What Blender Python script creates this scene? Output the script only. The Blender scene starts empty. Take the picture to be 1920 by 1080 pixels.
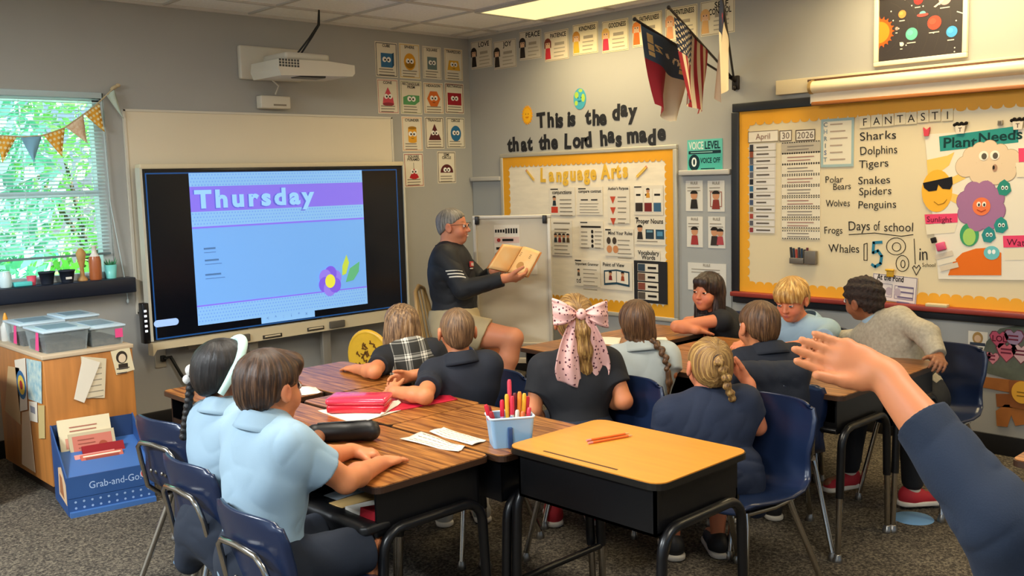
import bpy, bmesh, math, random
import numpy as np
from mathutils import Vector, Matrix
random.seed(7)
PI = math.pi
SC = bpy.context.scene
COL = SC.collection

# ------------------------------------------------------------------ camera (solved from the room's vanishing points)
F = 1807.3
RC = None
def _cam():
    global RC, EYE
    def ray(u, v): return np.array([(u - 960) / F, (540 - v) / F, -1.0])
    ex = ray(2860, 284.); ex /= np.linalg.norm(ex)
    ey = ray(-780, 385.); ey -= ex * (ey @ ex); ey /= np.linalg.norm(ey)
    ez = np.cross(ex, ey)
    RC = np.stack([ex, ey, ez])
    EYE = np.array([-5.440, -6.148, 1.563])
_cam()
cam_d = bpy.data.cameras.new('camera'); cam = bpy.data.objects.new('camera', cam_d); COL.objects.link(cam)
cam_d.sensor_width = 36; cam_d.lens = F / 1920 * 36; cam_d.clip_start = .05; cam_d.clip_end = 200
cam.matrix_world = Matrix([list(RC[0]) + [EYE[0]], list(RC[1]) + [EYE[1]], list(RC[2]) + [EYE[2]], [0, 0, 0, 1]])
SC.camera = cam

# ------------------------------------------------------------------ world, lamps, exposure
w = bpy.data.worlds.new('sky'); SC.world = w; w.use_nodes = True
bg = w.node_tree.nodes['Background']
sky = w.node_tree.nodes.new('ShaderNodeTexSky'); sky.sky_type = 'HOSEK_WILKIE'; sky.turbidity = 4; sky.sun_direction = (-.5, .3, .75)
w.node_tree.links.new(sky.outputs[0], bg.inputs[0]); bg.inputs[1].default_value = 3.5
SC.view_settings.view_transform = 'Standard'; SC.view_settings.look = 'None'
SC.view_settings.gamma = 1; SC.view_settings.use_curve_mapping = False
SC.view_settings.exposure = 0.46
SC.cycles.use_denoising = True
SC.cycles.max_bounces = 8; SC.cycles.sample_clamp_indirect = 6

LAMP_WARM = (1.0, .80, .46)
def area(name, loc, rot, sx, sy, power, color, spread=PI):
    d = bpy.data.lights.new(name, 'AREA'); d.shape = 'RECTANGLE'; d.size = sx; d.size_y = sy; d.energy = power; d.color = color; d.spread = spread
    o = bpy.data.objects.new(name, d); COL.objects.link(o); o.location = loc; o.rotation_euler = rot
    return o
CEIL = 2.74
X0, Y0 = -8.6, -9.3            # the room's far sides, behind the camera
FILL_NEUTRAL = (1.0, .93, .80); FILL_COOL = (.88, .95, 1.0)
TROFFERS = [(-.5, -1.59, 16, LAMP_WARM, 150), (-.5, -4.02, 22.5, LAMP_WARM, 170), (-.5, -6.5, 20, LAMP_WARM, 180), (-3.54, -3.4, 38, FILL_NEUTRAL, 180), (-3.54, -6.2, 30, FILL_NEUTRAL, 180), (-6.6, -2.2, 190, FILL_COOL, 180), (-6.6, -5.2, 92, FILL_COOL, 180)]  # neutral and cool rows: unseen fill lamps added to lift the left side
for tx, ty, p, c, sp in TROFFERS: area('ceiling_lamp', (tx, ty, CEIL - .02), (0, 0, 0), .56, 1.18, p, c, math.radians(sp))

# ------------------------------------------------------------------ pixel -> room helpers (measurements)
def ray(u, v): return RC @ np.array([(u - 960) / F, (540 - v) / F, -1.0])
def at_d(u, v, d): return EYE + ray(u, v) * d
def at_z(u, v, z): r = ray(u, v); return EYE + r * ((z - EYE[2]) / r[2])
def at_y(u, v, y=0.): r = ray(u, v); return EYE + r * ((y - EYE[1]) / r[1])
def at_x(u, v, x=0.): r = ray(u, v); return EYE + r * ((x - EYE[0]) / r[0])

# ------------------------------------------------------------------ materials
def lin(c): return c / 12.92 if c <= .04045 else ((c + .055) / 1.055) ** 2.4
def hexc(h):
    if isinstance(h, str):
        h = h.lstrip('#'); return tuple(lin(int(h[i:i + 2], 16) / 255) for i in (0, 2, 4)) + (1,)
    return tuple(h) + ((1,) if len(h) == 3 else ())
MATS = {}
def mat(name, col, rough=.6, metal=0., var=.0, scale=30., bump=0., bscale=300., spec=.5, emit=0., stretch=None, col2=None, trans=0., alpha=1., coat=0., sheen=0., coord='Object'):
    if name in MATS: return MATS[name]
    m = bpy.data.materials.new(name); m.use_nodes = True; nt = m.node_tree; N = nt.nodes; L = nt.links
    b = N['Principled BSDF']; c = hexc(col)
    b.inputs['Base Color'].default_value = c; b.inputs['Roughness'].default_value = rough; b.inputs['Metallic'].default_value = metal
    b.inputs['Specular IOR Level'].default_value = spec
    b.inputs['Transmission Weight'].default_value = trans; b.inputs['Alpha'].default_value = alpha
    b.inputs['Coat Weight'].default_value = coat; b.inputs['Sheen Weight'].default_value = sheen
    m.diffuse_color = c
    if emit: b.inputs['Emission Color'].default_value = c; b.inputs['Emission Strength'].default_value = emit
    if var or bump or col2:
        tc = N.new('ShaderNodeTexCoord'); mp = N.new('ShaderNodeMapping'); L.new(tc.outputs[coord], mp.inputs[0])
        if stretch: mp.inputs['Scale'].default_value = stretch
        if var or col2:
            nz = N.new('ShaderNodeTexNoise'); nz.inputs['Scale'].default_value = scale; nz.inputs['Detail'].default_value = 4; L.new(mp.outputs[0], nz.inputs['Vector'])
            cr = N.new('ShaderNodeValToRGB'); L.new(nz.outputs[0], cr.inputs[0])
            c2 = hexc(col2) if col2 else tuple(min(1, x * (1 + var)) for x in c[:3]) + (1,)
            c1 = c if col2 else tuple(x * (1 - var) for x in c[:3]) + (1,)
            cr.color_ramp.elements[0].position = .35; cr.color_ramp.elements[1].position = .65
            cr.color_ramp.elements[0].color = c1; cr.color_ramp.elements[1].color = c2
            L.new(cr.outputs[0], b.inputs['Base Color'])
            if emit: L.new(cr.outputs[0], b.inputs['Emission Color'])
        if bump:
            n2 = N.new('ShaderNodeTexNoise'); n2.inputs['Scale'].default_value = bscale; n2.inputs['Detail'].default_value = 3; L.new(mp.outputs[0], n2.inputs['Vector'])
            bp = N.new('ShaderNodeBump'); bp.inputs['Strength'].default_value = bump; bp.inputs['Distance'].default_value = .01
            L.new(n2.outputs[0], bp.inputs['Height']); L.new(bp.outputs[0], b.inputs['Normal'])
    MATS[name] = m
    return m
def P_(h, rough=.75): return mat('ink ' + h, h, rough, spec=.2)     # plain printed colour

# ------------------------------------------------------------------ mesh builder
class MB:
    def __init__(s): s.v = []; s.f = []; s.mi = []; s.sm = []; s.mats = []; s.T = None; s.cur = 0; s.smooth = False
    def use(s, m):
        if m not in s.mats: s.mats.append(m)
        s.cur = s.mats.index(m); return s
    def add(s, vs, fs, smooth=None):
        b = len(s.v)
        for p in vs:
            s.v.append(tuple(s.T @ Vector(p)) if s.T else tuple(p))
        sm = s.smooth if smooth is None else smooth
        for f in fs: s.f.append(tuple(i + b for i in f)); s.mi.append(s.cur); s.sm.append(sm)
        return s
    def box(s, c, size, rot=None, bev=0.):
        x, y, z = [k / 2 for k in size]; R_ = rot.to_3x3() if rot else None
        if bev <= 0:
            vs = [Vector((a * x, b * y, d * z)) for a in (-1, 1) for b in (-1, 1) for d in (-1, 1)]
            fs = [(0, 1, 3, 2), (4, 6, 7, 5), (0, 4, 5, 1), (2, 3, 7, 6), (0, 2, 6, 4), (1, 5, 7, 3)]
            vs = [(R_ @ p if R_ else p) + Vector(c) for p in vs]
            return s.add(vs, fs, False)
        bm = bmesh.new(); bmesh.ops.create_cube(bm, size=1)
        for vv in bm.verts: vv.co = Vector((vv.co.x * 2 * x, vv.co.y * 2 * y, vv.co.z * 2 * z))
        bmesh.ops.bevel(bm, geom=list(bm.edges), offset=min(bev, x * .98, y * .98, z * .98), segments=2, affect='EDGES', profile=.6)
        return s.bm(bm, c, R_, True)
    def bm(s, bm, c=(0, 0, 0), R_=None, smooth=False):
        bm.verts.index_update(); c = Vector(c)
        s.add([(R_ @ p.co if R_ else p.co) + c for p in bm.verts], [tuple(p.index for p in f.verts) for f in bm.faces], smooth); bm.free(); return s
    def quad(s, a, b, c, d): return s.add([a, b, c, d], [(0, 1, 2, 3)])
    def prism(s, poly, z0, z1, axis=None, smooth=False):
        n = len(poly); vs = [(x, y, z0) for x, y in poly] + [(x, y, z1) for x, y in poly]
        fs = [tuple(range(n - 1, -1, -1)), tuple(range(n, 2 * n))] + [(i, (i + 1) % n, n + (i + 1) % n, n + i) for i in range(n)]
        if axis: vs = [axis @ Vector(p) for p in vs]
        return s.add(vs, fs, smooth)
    def tube(s, pts, r, n=10, cap=True, smooth=True):
        pts = [Vector(p) for p in pts]; m = len(pts); rs = r if hasattr(r, '__len__') else [r] * m
        vs = []; up = Vector((0, 0, 1)); t0 = (pts[1] - pts[0]).normalized()
        if abs(t0.dot(up)) > .95: up = Vector((1, 0, 0))
        nrm = (up - t0 * up.dot(t0)).normalized()
        for i, p in enumerate(pts):
            t = (pts[min(i + 1, m - 1)] - pts[max(i - 1, 0)]).normalized()
            nrm = (nrm - t * nrm.dot(t)).normalized(); bi = t.cross(nrm)
            for k in range(n):
                a = 2 * PI * k / n; vs.append(p + (nrm * math.cos(a) + bi * math.sin(a)) * rs[i])
        fs = [(i * n + k, i * n + (k + 1) % n, (i + 1) * n + (k + 1) % n, (i + 1) * n + k) for i in range(m - 1) for k in range(n)]
        s.add(vs, fs, smooth)
        if cap: s.add([vs[k] for k in range(n)], [tuple(range(n - 1, -1, -1))], False); s.add(vs[-n:], [tuple(range(n))], False)
        return s
    def lathe(s, prof, c=(0, 0, 0), n=20, axis=None, smooth=True):
        c = Vector(c); vs = []
        for r, z in prof:
            for k in range(n):
                a = 2 * PI * k / n; p = Vector((r * math.cos(a), r * math.sin(a), z)); vs.append((axis @ p if axis else p) + c)
        m = len(prof); fs = [(i * n + k, i * n + (k + 1) % n, (i + 1) * n + (k + 1) % n, (i + 1) * n + k) for i in range(m - 1) for k in range(n)]
        s.add(vs, fs, smooth)
        if prof[0][0] > 1e-5: s.add(vs[:n], [tuple(range(n - 1, -1, -1))], False)
        if prof[-1][0] > 1e-5: s.add(vs[-n:], [tuple(range(n))], False)
        return s
    def ell(s, c, r, rot=None, nu=20, nv=12):
        if not hasattr(r, '__len__'): r = (r, r, r)
        vs = []; c = Vector(c)
        for j in range(nv + 1):
            th = PI * j / nv
            for i in range(nu):
                a = 2 * PI * i / nu; p = Vector((r[0] * math.sin(th) * math.cos(a), r[1] * math.sin(th) * math.sin(a), r[2] * math.cos(th))); vs.append((rot @ p if rot else p) + c)
        fs = [(j * nu + i, (j + 1) * nu + i, (j + 1) * nu + (i + 1) % nu, j * nu + (i + 1) % nu) for j in range(nv) for i in range(nu)]
        return s.add(vs, fs, True)
    def grid(s, fn, nu, nv, thick=0., smooth=True):
        vs = [Vector(fn(i / nu, j / nv)) for j in range(nv + 1) for i in range(nu + 1)]; W_ = nu + 1
        fs = [(j * W_ + i, j * W_ + i + 1, (j + 1) * W_ + i + 1, (j + 1) * W_ + i) for j in range(nv) for i in range(nu)]
        if thick:
            nr = [Vector((0, 0, 0)) for _ in vs]
            for f in fs:
                k = (vs[f[1]] - vs[f[0]]).cross(vs[f[2]] - vs[f[0]])
                for q in f: nr[q] += k
            n = len(vs); vs = vs + [p - q.normalized() * thick for p, q in zip(vs, nr)]
            fs = fs + [tuple(q + n for q in reversed(f)) for f in fs]
            rim = [i for i in range(nu)] ; b = []
            per = [i for i in range(W_)] + [j * W_ + nu for j in range(1, nv + 1)] + [nv * W_ + i for i in range(nu - 1, -1, -1)] + [j * W_ for j in range(nv - 1, 0, -1)]
            for a, c in zip(per, per[1:] + per[:1]): fs.append((c, a, a + n, c + n))
        return s.add(vs, fs, smooth)
    def build(s, name, parent=None, base=None, smooth=None):
        me = bpy.data.meshes.new(name)
        v = np.array(s.v, float)
        if parent is None:
            lo, hi = v.min(0), v.max(0); o_ = np.array([(lo[0] + hi[0]) / 2, (lo[1] + hi[1]) / 2, lo[2]]) if base is None else np.array(base, float)
        else:
            o_ = np.array(parent['_w'], float) if '_w' in parent else np.zeros(3)
        me.from_pydata((v - o_).tolist(), [], s.f)
        for m in s.mats: me.materials.append(m)
        me.polygons.foreach_set('material_index', s.mi); me.polygons.foreach_set('use_smooth', s.sm if smooth is None else [smooth] * len(s.f))
        me.update(); o = bpy.data.objects.new(name, me); COL.objects.link(o)
        if parent is None: o.location = o_; o['_w'] = list(o_)
        else:
            o.parent = parent; o['_w'] = list(o_)
        return o
def mesh_np(name, v, f, mats, parent=None, smooth=True, mi=None):
    me = bpy.data.meshes.new(name)
    o_ = np.array(parent['_w'], float) if parent is not None and '_w' in parent else np.zeros(3)
    v = v - o_
    me.vertices.add(len(v)); me.vertices.foreach_set('co', v.astype(np.float32).ravel())
    me.loops.add(f.size); me.loops.foreach_set('vertex_index', f.astype(np.int32).ravel())
    me.polygons.add(len(f)); me.polygons.foreach_set('loop_start', np.arange(len(f), dtype=np.int32) * f.shape[1])
    me.update(calc_edges=True); me.validate()
    for m in mats: me.materials.append(m)
    me.polygons.foreach_set('use_smooth', [smooth] * len(me.polygons))
    o = bpy.data.objects.new(name, me); COL.objects.link(o)
    if parent is not None: o.parent = parent; o['_w'] = list(o_)
    return o
def tag(o, label=None, cat=None, group=None, kind=None):
    if label: o['label'] = label
    if cat: o['category'] = cat
    if group: o['group'] = group
    if kind: o['kind'] = kind
    return o
def thing(name, label, cat, loc=(0, 0, 0), rotz=0., group=None):
    o = bpy.data.objects.new(name, None); COL.objects.link(o); o.location = [float(k) for k in loc]; o.rotation_euler = (0, 0, rotz); o.empty_display_size = .1
    o['_w'] = [float(k) for k in loc] if rotz == 0 else [0., 0., 0.]
    return tag(o, label, cat, group)
KIDS = {}
def dup(root, loc, rotz, label=None, group=None):
    r = root.copy(); COL.objects.link(r); r.location = loc; r.rotation_euler = (0, 0, rotz); r['_w'] = [0., 0., 0.]
    if label: r['label'] = label
    if group: r['group'] = group
    for ch in root.children:
        c = ch.copy(); COL.objects.link(c); c.parent = r
        for g in ch.children:
            d = g.copy(); COL.objects.link(d); d.parent = c
    return r
def struct(o): o['kind'] = 'structure'; return o

# ------------------------------------------------------------------ lettering (glyph meshes of the built-in typeface)
GLY = {}
def _glyphs():
    chars = [chr(c) for c in range(33, 127)]
    for style, off in (('r', 0.), ('b', .022), ('k', .045)):
        objs = []
        for c in ['HH'] + chars + ['H%sH' % c for c in chars]:
            cu = bpy.data.curves.new('t', 'FONT'); cu.body = c; cu.offset = off; cu.resolution_u = 3; cu.fill_mode = 'FRONT'
            o = bpy.data.objects.new('t', cu); COL.objects.link(o); objs.append(o)
        dg = bpy.context.evaluated_depsgraph_get(); dg.update(); got = []
        for o in objs:
            me = o.evaluated_get(dg).to_mesh()
            got.append(([tuple(v.co[:2]) for v in me.vertices], [tuple(p.vertices) for p in me.polygons])); o.evaluated_get(dg).to_mesh_clear()
        for o in objs:
            cu = o.data; bpy.data.objects.remove(o); bpy.data.curves.remove(cu)
        wid = lambda g: max(p[0] for p in g[0]) - min(p[0] for p in g[0])
        w0 = wid(got[0]); H = [g for g, c in zip(got[1:], chars) if c == 'H'][0]; cap = max(p[1] for p in H[0]) - 2 * 0
        n = len(chars); d = {}
        for i, c in enumerate(chars):
            g = got[1 + i]; adv = wid(got[1 + n + i]) - w0
            d[c] = ([(x / cap, y / cap) for x, y in g[0]], g[1], adv / cap)
        d[' '] = ([], [], .45); GLY[style] = d
_glyphs()
def twidth(s, h, style='r', sq=1., track=0.): return sum(GLY[style].get(c, GLY[style]['?'])[2] + track for c in s) * h * sq
def text(mb, s, x, y, h, m, w=.001, style='r', align='c', sq=1., jit=0., slope=0., track=0., maxw=None):
    W_ = twidth(s, h, style, sq, track)
    if maxw and W_ > maxw: sq *= maxw / W_; W_ = maxw
    x -= W_ / 2 if align == 'c' else (W_ if align == 'r' else 0); mb.use(m); x00 = x
    for c in s:
        v, f, adv = GLY[style].get(c, GLY[style]['?'])
        if v:
            a = random.uniform(-jit, jit); ca, sa = math.cos(a), math.sin(a); dy = random.uniform(-jit, jit) * h * .5
            mb.add([(x + (p * ca - q * sa) * h * sq, y + dy + (x - x00) * slope + (p * sa + q * ca) * h, w) for p, q in v], f, False)
        x += (adv + track) * h * sq
    return W_
def solid_text(mb, ch, h, th, style='k', sq=1.):
    v, f, adv = GLY[style][ch]; n = len(v); from collections import Counter
    cnt = Counter(); 
    for q in f:
        for a, b in zip(q, q[1:] + q[:1]): cnt[(min(a, b), max(a, b))] += 1
    fs = [tuple(k + n for k in q) for q in f] + [tuple(reversed(q)) for q in f]
    for q in f:
        for a, b in zip(q, q[1:] + q[:1]):
            if cnt[(min(a, b), max(a, b))] == 1: fs.append((a, b, b + n, a + n))
    mb.add([(x * h * sq, y * h, 0) for x, y in v] + [(x * h * sq, y * h, th) for x, y in v], fs, False)
    return adv * h * sq

# flat art on a wall: u to the viewer's right, v up, w out of the wall
def wall_x(y, z, off=0., ang=0.):      # the right wall, x = 0
    return Matrix.Translation((-off, y, z)) @ Matrix(((0, 0, -1, 0), (-1, 0, 0, 0), (0, 1, 0, 0), (0, 0, 0, 1))) @ Matrix.Rotation(ang, 4, 'Z')
def wall_y(x, z, off=0., ang=0.):      # the wall with the screen, y = 0
    return Matrix.Translation((x, -off, z)) @ Matrix(((1, 0, 0, 0), (0, 0, -1, 0), (0, 1, 0, 0), (0, 0, 0, 1))) @ Matrix.Rotation(ang, 4, 'Z')
LAY = .0007
class Art(MB):
    def __init__(s, T): super().__init__(); s.T = T; s.n = 0
    def Z(s, l): s.n += 1; return l * LAY + .002 + (s.n % 120) * 4e-6
    def sheet(s, x, y, w, h, m, th=.002, z=0.): s.use(m); return s.box((x, y, z + th / 2), (w, h, th))
    def rect(s, x, y, w, h, m, l=1): s.use(m); z = s.Z(l); return s.add([(x - w / 2, y - h / 2, z), (x + w / 2, y - h / 2, z), (x + w / 2, y + h / 2, z), (x - w / 2, y + h / 2, z)], [(0, 1, 2, 3)], False)
    def frame(s, x, y, w, h, t, m, l=1):
        for dx, dy, a, b in ((0, h / 2 - t / 2, w, t), (0, -h / 2 + t / 2, w, t), (-w / 2 + t / 2, 0, t, h), (w / 2 - t / 2, 0, t, h)): s.rect(x + dx, y + dy, a, b, m, l)
        return s
    def disc(s, x, y, rx, ry, m, l=2, n=20, a0=0., a1=2 * PI):
        s.use(m); z = s.Z(l); full = abs(a1 - a0 - 2 * PI) < 1e-6
        pts = [(x + rx * math.cos(a0 + (a1 - a0) * k / n), y + ry * math.sin(a0 + (a1 - a0) * k / n), z) for k in range(n if full else n + 1)]
        return s.add(pts, [tuple(range(len(pts)))], False)
    def poly(s, pts, m, l=2): s.use(m); z = s.Z(l); return s.add([(a, b, z) for a, b in pts], [tuple(range(len(pts)))], False)
    def line(s, pts, t, m, l=2):
        s.use(m); z = s.Z(l)
        for (a, b), (c, d) in zip(pts, pts[1:]):
            L_ = math.hypot(c - a, d - b) or 1e-6; nx, ny = -(d - b) / L_ * t / 2, (c - a) / L_ * t / 2; ex, ey = (c - a) / L_ * t * .3, (d - b) / L_ * t * .3
            s.add([(a + nx - ex, b + ny - ey, z), (a - nx - ex, b - ny - ey, z), (c - nx + ex, d - ny + ey, z), (c + nx + ex, d + ny + ey, z)], [(0, 1, 2, 3)], False)
        return s
    def txt(s, t, x, y, h, m, l=2, **k): text(s, t, x, y, h, m, l * LAY + .002, **k); return s
    def bars(s, x, y, w, n, dy, t, m, l=2, jag=.25):
        for i in range(n): f = 1 - jag * random.random(); s.rect(x - w * (1 - f) / 2, y - i * dy, w * f, t, m, l)
        return s
    def eyes(s, x, y, r, l=4):
        for k in (-1, 1): s.disc(x + k * r, y, r, r, P_('f4f0e6'), l, 12); s.disc(x + k * r * .75, y - r * .1, r * .42, r * .42, P_('201a18'), l + 1, 8)
        return s
# ================================================================== the room
def wall_mat():
    return mat('wall paint', 'aaa8a1', .62, var=.015, scale=3, bump=.02, bscale=90, spec=.35)
WALL = wall_mat()
def carpet():
    m = bpy.data.materials.new('carpet'); m.use_nodes = True; N = m.node_tree.nodes; L = m.node_tree.links; b = N['Principled BSDF']
    b.inputs['Roughness'].default_value = .95; b.inputs['Specular IOR Level'].default_value = .1
    tc = N.new('ShaderNodeTexCoord')
    n1 = N.new('ShaderNodeTexNoise'); n1.inputs['Scale'].default_value = 95; n1.inputs['Detail'].default_value = 2; n1.inputs['Roughness'].default_value = .7; L.new(tc.outputs['Object'], n1.inputs['Vector'])
    cr = N.new('ShaderNodeValToRGB'); L.new(n1.outputs[0], cr.inputs[0]); e = cr.color_ramp.elements
    e[0].position = .33; e[0].color = hexc('322e2a'); e[1].position = .68; e[1].color = hexc('8a806d')
    k = cr.color_ramp.elements.new(.5); k.color = hexc('5b544b')
    n2 = N.new('ShaderNodeTexNoise'); n2.inputs['Scale'].default_value = 1.3; L.new(tc.outputs['Object'], n2.inputs['Vector'])
    mx = N.new('ShaderNodeMixRGB'); mx.blend_type = 'MULTIPLY'; mx.inputs[0].default_value = .25; L.new(cr.outputs[0], mx.inputs[1]); L.new(n2.outputs[0], mx.inputs[2])
    L.new(mx.outputs[0], b.inputs['Base Color'])
    bp = N.new('ShaderNodeBump'); bp.inputs['Strength'].default_value = .5; bp.inputs['Distance'].default_value = .01; L.new(n1.outputs[0], bp.inputs['Height']); L.new(bp.outputs[0], b.inputs['Normal'])
    return m
CARPET = carpet()
struct(MB().use(CARPET).box(((X0) / 2, Y0 / 2, -.05), (-X0 + .4, -Y0 + .4, .1)).build('floor'))
# ceiling: lay-in tiles in a metal grid, the troffers set into it
TILE = mat('ceiling tile', 'faf8f3', .9, var=.04, scale=60, bump=.15, bscale=160); TBAR = mat('ceiling grid metal', 'c9c4ba', .6)
m = MB().use(TILE).box((X0 / 2, Y0 / 2, CEIL + .06), (-X0 + .4, -Y0 + .4, .1)); m.use(TBAR)
gx = -.2
while gx > X0: m.box((gx, Y0 / 2, CEIL + .006), (.024, -Y0, .012)); gx -= .605
gy = -.385
while gy > Y0: m.box((X0 / 2, gy, CEIL + .0045), (-X0, .024, .012)); gy -= .605
m.box((-.012, Y0 / 2, CEIL), (.024, -Y0, .02)); m.box((X0 / 2, -.012, CEIL), (-X0, .024, .02))
struct(m.build('ceiling'))
DIFF = mat('lamp diffuser', (1.0, .86, .40), .5, emit=.75)
for i, (tx, ty, p, _c, _s) in enumerate(TROFFERS):
    t = thing('ceiling_light', ['bright ceiling troffer nearest the flags and the corner', 'ceiling troffer beside the long whiteboard', 'rear ceiling troffer on the whiteboard side', 'added fill troffer above the desks', 'added rear fill troffer in the middle of the room', 'added fill troffer on the window side', 'added rear fill troffer on the window side'][i], 'ceiling light', (tx, ty, CEIL), group='ceiling troffers')
    b = MB().use(TBAR)
    for dx, dy, a, c in ((.29, 0, .03, 1.21), (-.29, 0, .03, 1.21), (0, .595, .58, .03), (0, -.595, .58, .03)): b.box((tx + dx, ty + dy, CEIL - .003), (a, c, .014))
    b.build('lamp_frame', t)
    MB().use(DIFF).box((tx, ty, CEIL - .002), (.56, 1.17, .008)).build('diffuser', t)
# walls
WX0, WX1, WZ0, WZ1 = -4.42, -3.045, 1.015, 2.165
TH = .16
m = MB().use(WALL)
m.box(((X0 + WX0) / 2, TH / 2, CEIL / 2), (WX0 - X0, TH, CEIL)); m.box((WX1 / 2 + .08, TH / 2, CEIL / 2), (-WX1 + .16, TH, CEIL))
m.box(((WX0 + WX1) / 2, TH / 2, WZ0 / 2), (WX1 - WX0, TH, WZ0)); m.box(((WX0 + WX1) / 2, TH / 2, (WZ1 + CEIL) / 2), (WX1 - WX0, TH, CEIL - WZ1))
struct(m.build('wall_back'))
struct(MB().use(WALL).box((TH / 2, Y0 / 2, CEIL / 2), (TH, -Y0, CEIL)).build('wall_right'))
m = MB().use(WALL)      # the far side wall, with a long window band added to let in sky fill
m.box((X0 - TH / 2, Y0 / 2, .45), (TH, -Y0, .9)); m.box((X0 - TH / 2, Y0 / 2, (2.3 + CEIL) / 2), (TH, -Y0, CEIL - 2.3))
for a, c in ((Y0, -7.6), (-2.0, 0)): m.box((X0 - TH / 2, (a + c) / 2, 1.6), (TH, abs(c - a), 1.4))
struct(m.build('wall_left'))
m = MB().use(WALL)      # the wall behind the camera, its unseen window band also added for sky fill
m.box((X0 / 2, Y0 - TH / 2, .45), (-X0, TH, .9)); m.box((X0 / 2, Y0 - TH / 2, (2.4 + CEIL) / 2), (-X0, TH, CEIL - 2.4))
for a, c in ((X0, -7.8), (-.8, 0)): m.box(((a + c) / 2, Y0 - TH / 2, 1.65), (abs(c - a), TH, 1.5))
struct(m.build('wall_front'))
BASE = mat('black baseboard', '17171a', .4)
struct(MB().use(BASE).box((X0 / 2, -.006, .055), (-X0, .012, .11), bev=.004).build('baseboard_back'))
struct(MB().use(BASE).box((-.006, Y0 / 2, .055), (.012, -Y0, .11), bev=.004).build('baseboard_right'))
# chair-rail ledge on the right wall, either side of the bulletin board
LEDGE = mat('painted ledge', 'bdb9b0', .5)
m = MB().use(LEDGE)
for a, c in ((-.01, -.37), (-2.16, -2.56)): m.box((-.02, (a + c) / 2, 1.575), (.04, abs(c - a), .035), bev=.006)
struct(m.build('trim_1'))
PANEL = mat('grey tack panel', 'a3a5a3', .7, bump=.05, bscale=200)
m = MB().use(PANEL)
for a, c in ((-.01, -.37), (-2.16, -2.56)): m.box((-.004, (a + c) / 2, .99), (.008, abs(c - a), 1.13))
struct(m.build('trim_2'))
# the window: white frame, glass, navy sill
FRAME = mat('white window vinyl', 'dfe6e8', .4)
m = MB().use(FRAME); cx, cz = (WX0 + WX1) / 2, (WZ0 + WZ1) / 2
for yy, zz0, zz1 in ((.07, WZ0, WZ1),):
    m.box((WX0 + .025, yy, cz), (.05, .08, WZ1 - WZ0)); m.box((WX1 - .03, yy, cz), (.06, .08, WZ1 - WZ0)); m.box((cx, yy, WZ1 - .025), (WX1 - WX0, .08, .05)); m.box((cx, yy, WZ0 + .02), (WX1 - WX0, .08, .04)); m.box((cx, yy, 1.55), (WX1 - WX0, .06, .04)); m.box((cx - .1, yy, cz), (.05, .07, WZ1 - WZ0))
wf = struct(m.build('window_1'))
GLASS = bpy.data.materials.new('window glass'); GLASS.use_nodes = True
_N = GLASS.node_tree.nodes; _L = GLASS.node_tree.links; _N.remove(_N['Principled BSDF'])
_t = _N.new('ShaderNodeBsdfTransparent'); _t.inputs[0].default_value = (.86, .96, .97, 1); _g = _N.new('ShaderNodeBsdfGlossy'); _g.inputs['Roughness'].default_value = .02; _m = _N.new('ShaderNodeMixShader'); _m.inputs[0].default_value = .05
_L.new(_t.outputs[0], _m.inputs[1]); _L.new(_g.outputs[0], _m.inputs[2]); _L.new(_m.outputs[0], _N['Material Output'].inputs[0])
o = MB().use(GLASS).box((cx, .085, cz), (WX1 - WX0 - .08, .006, WZ1 - WZ0 - .08)).build('window_pane', wf)
NAVY = mat('navy painted wood', '141c2c', .35)
o = MB().use(NAVY).box((cx + .02, -.03, .968), (WX1 - WX0 + .12, .16, .095), bev=.008).build('window_sill', wf)
# outside: lawn and shrubs, seen through the blind
struct(MB().use(mat('lawn', '6f9f45', .95, var=.3, scale=8, coord='Object')).box((-4, 9, -.35), (60, 17.4, .1)).build('ground_outside'))
struct(MB().use(mat('paving outside', 'c9d3da', .9, var=.1, scale=4)).box((-4, 1.9, -.28), (30, 2.6, .06)).build('path_outside'))
def bush(label, c, r, n, m1, seed):
    rnd = random.Random(seed); t = thing('shrub', label, 'shrub', (c[0], c[1], -.3), group='shrubs outside the window')
    f = MB().use(m1)
    for k in range(n):
        while True:
            d = Vector((rnd.uniform(-1, 1), rnd.uniform(-1, 1), rnd.uniform(-1, 1)))
            if .45 < d.length < 1: break
        p = Vector((c[0] + d.x * r[0], c[1] + d.y * r[1], c[2] + d.z * r[2])); a = Vector((rnd.gauss(0, 1), rnd.gauss(0, 1), rnd.gauss(0, 1))).normalized(); q = a.orthogonal().normalized(); s = rnd.uniform(.06, .13); e = a.cross(q)
        f.add([p - q * s, p + e * s * .45, p + q * s, p - e * s * .45], [(0, 1, 2, 3)], False)
    f.build('foliage', t)
    b = MB().use(mat('bark', '5a4636', .9))
    for k in range(4):
        a = k * 1.7; b.tube([(c[0], c[1], -.3), (c[0] + .1 * math.cos(a), c[1] + .1 * math.sin(a), c[2] * .5), (c[0] + r[0] * .6 * math.cos(a), c[1] + r[1] * .6 * math.sin(a), c[2] + r[2] * .4)], [.06, .045, .015], 7)
    b.build('stem', t)
LF1 = mat('leaves deep', '7cc3a4', .7, var=.35, scale=3); LF2 = mat('leaves fresh', 'a5dc8a', .7, var=.3, scale=3)
bush('deep green shrub filling the middle of the window', (-3.35, 4.4, 1.5), (1.5, .9, 1.7), 3600, LF1, 1)
bush('fresh green shrub low on the window', (-2.5, 6.7, 1.0), (1.2, .8, .9), 2000, LF2, 2)
bush('tall green tree behind the window shrubs', (-3.0, 10.2, 3.0), (3.2, 1.2, 2.7), 5200, LF1, 3)
bush('fresh green bush behind the deep green shrub', (-.4, 7.6, 1.6), (1.6, .9, 1.7), 2400, LF2, 4)
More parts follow.
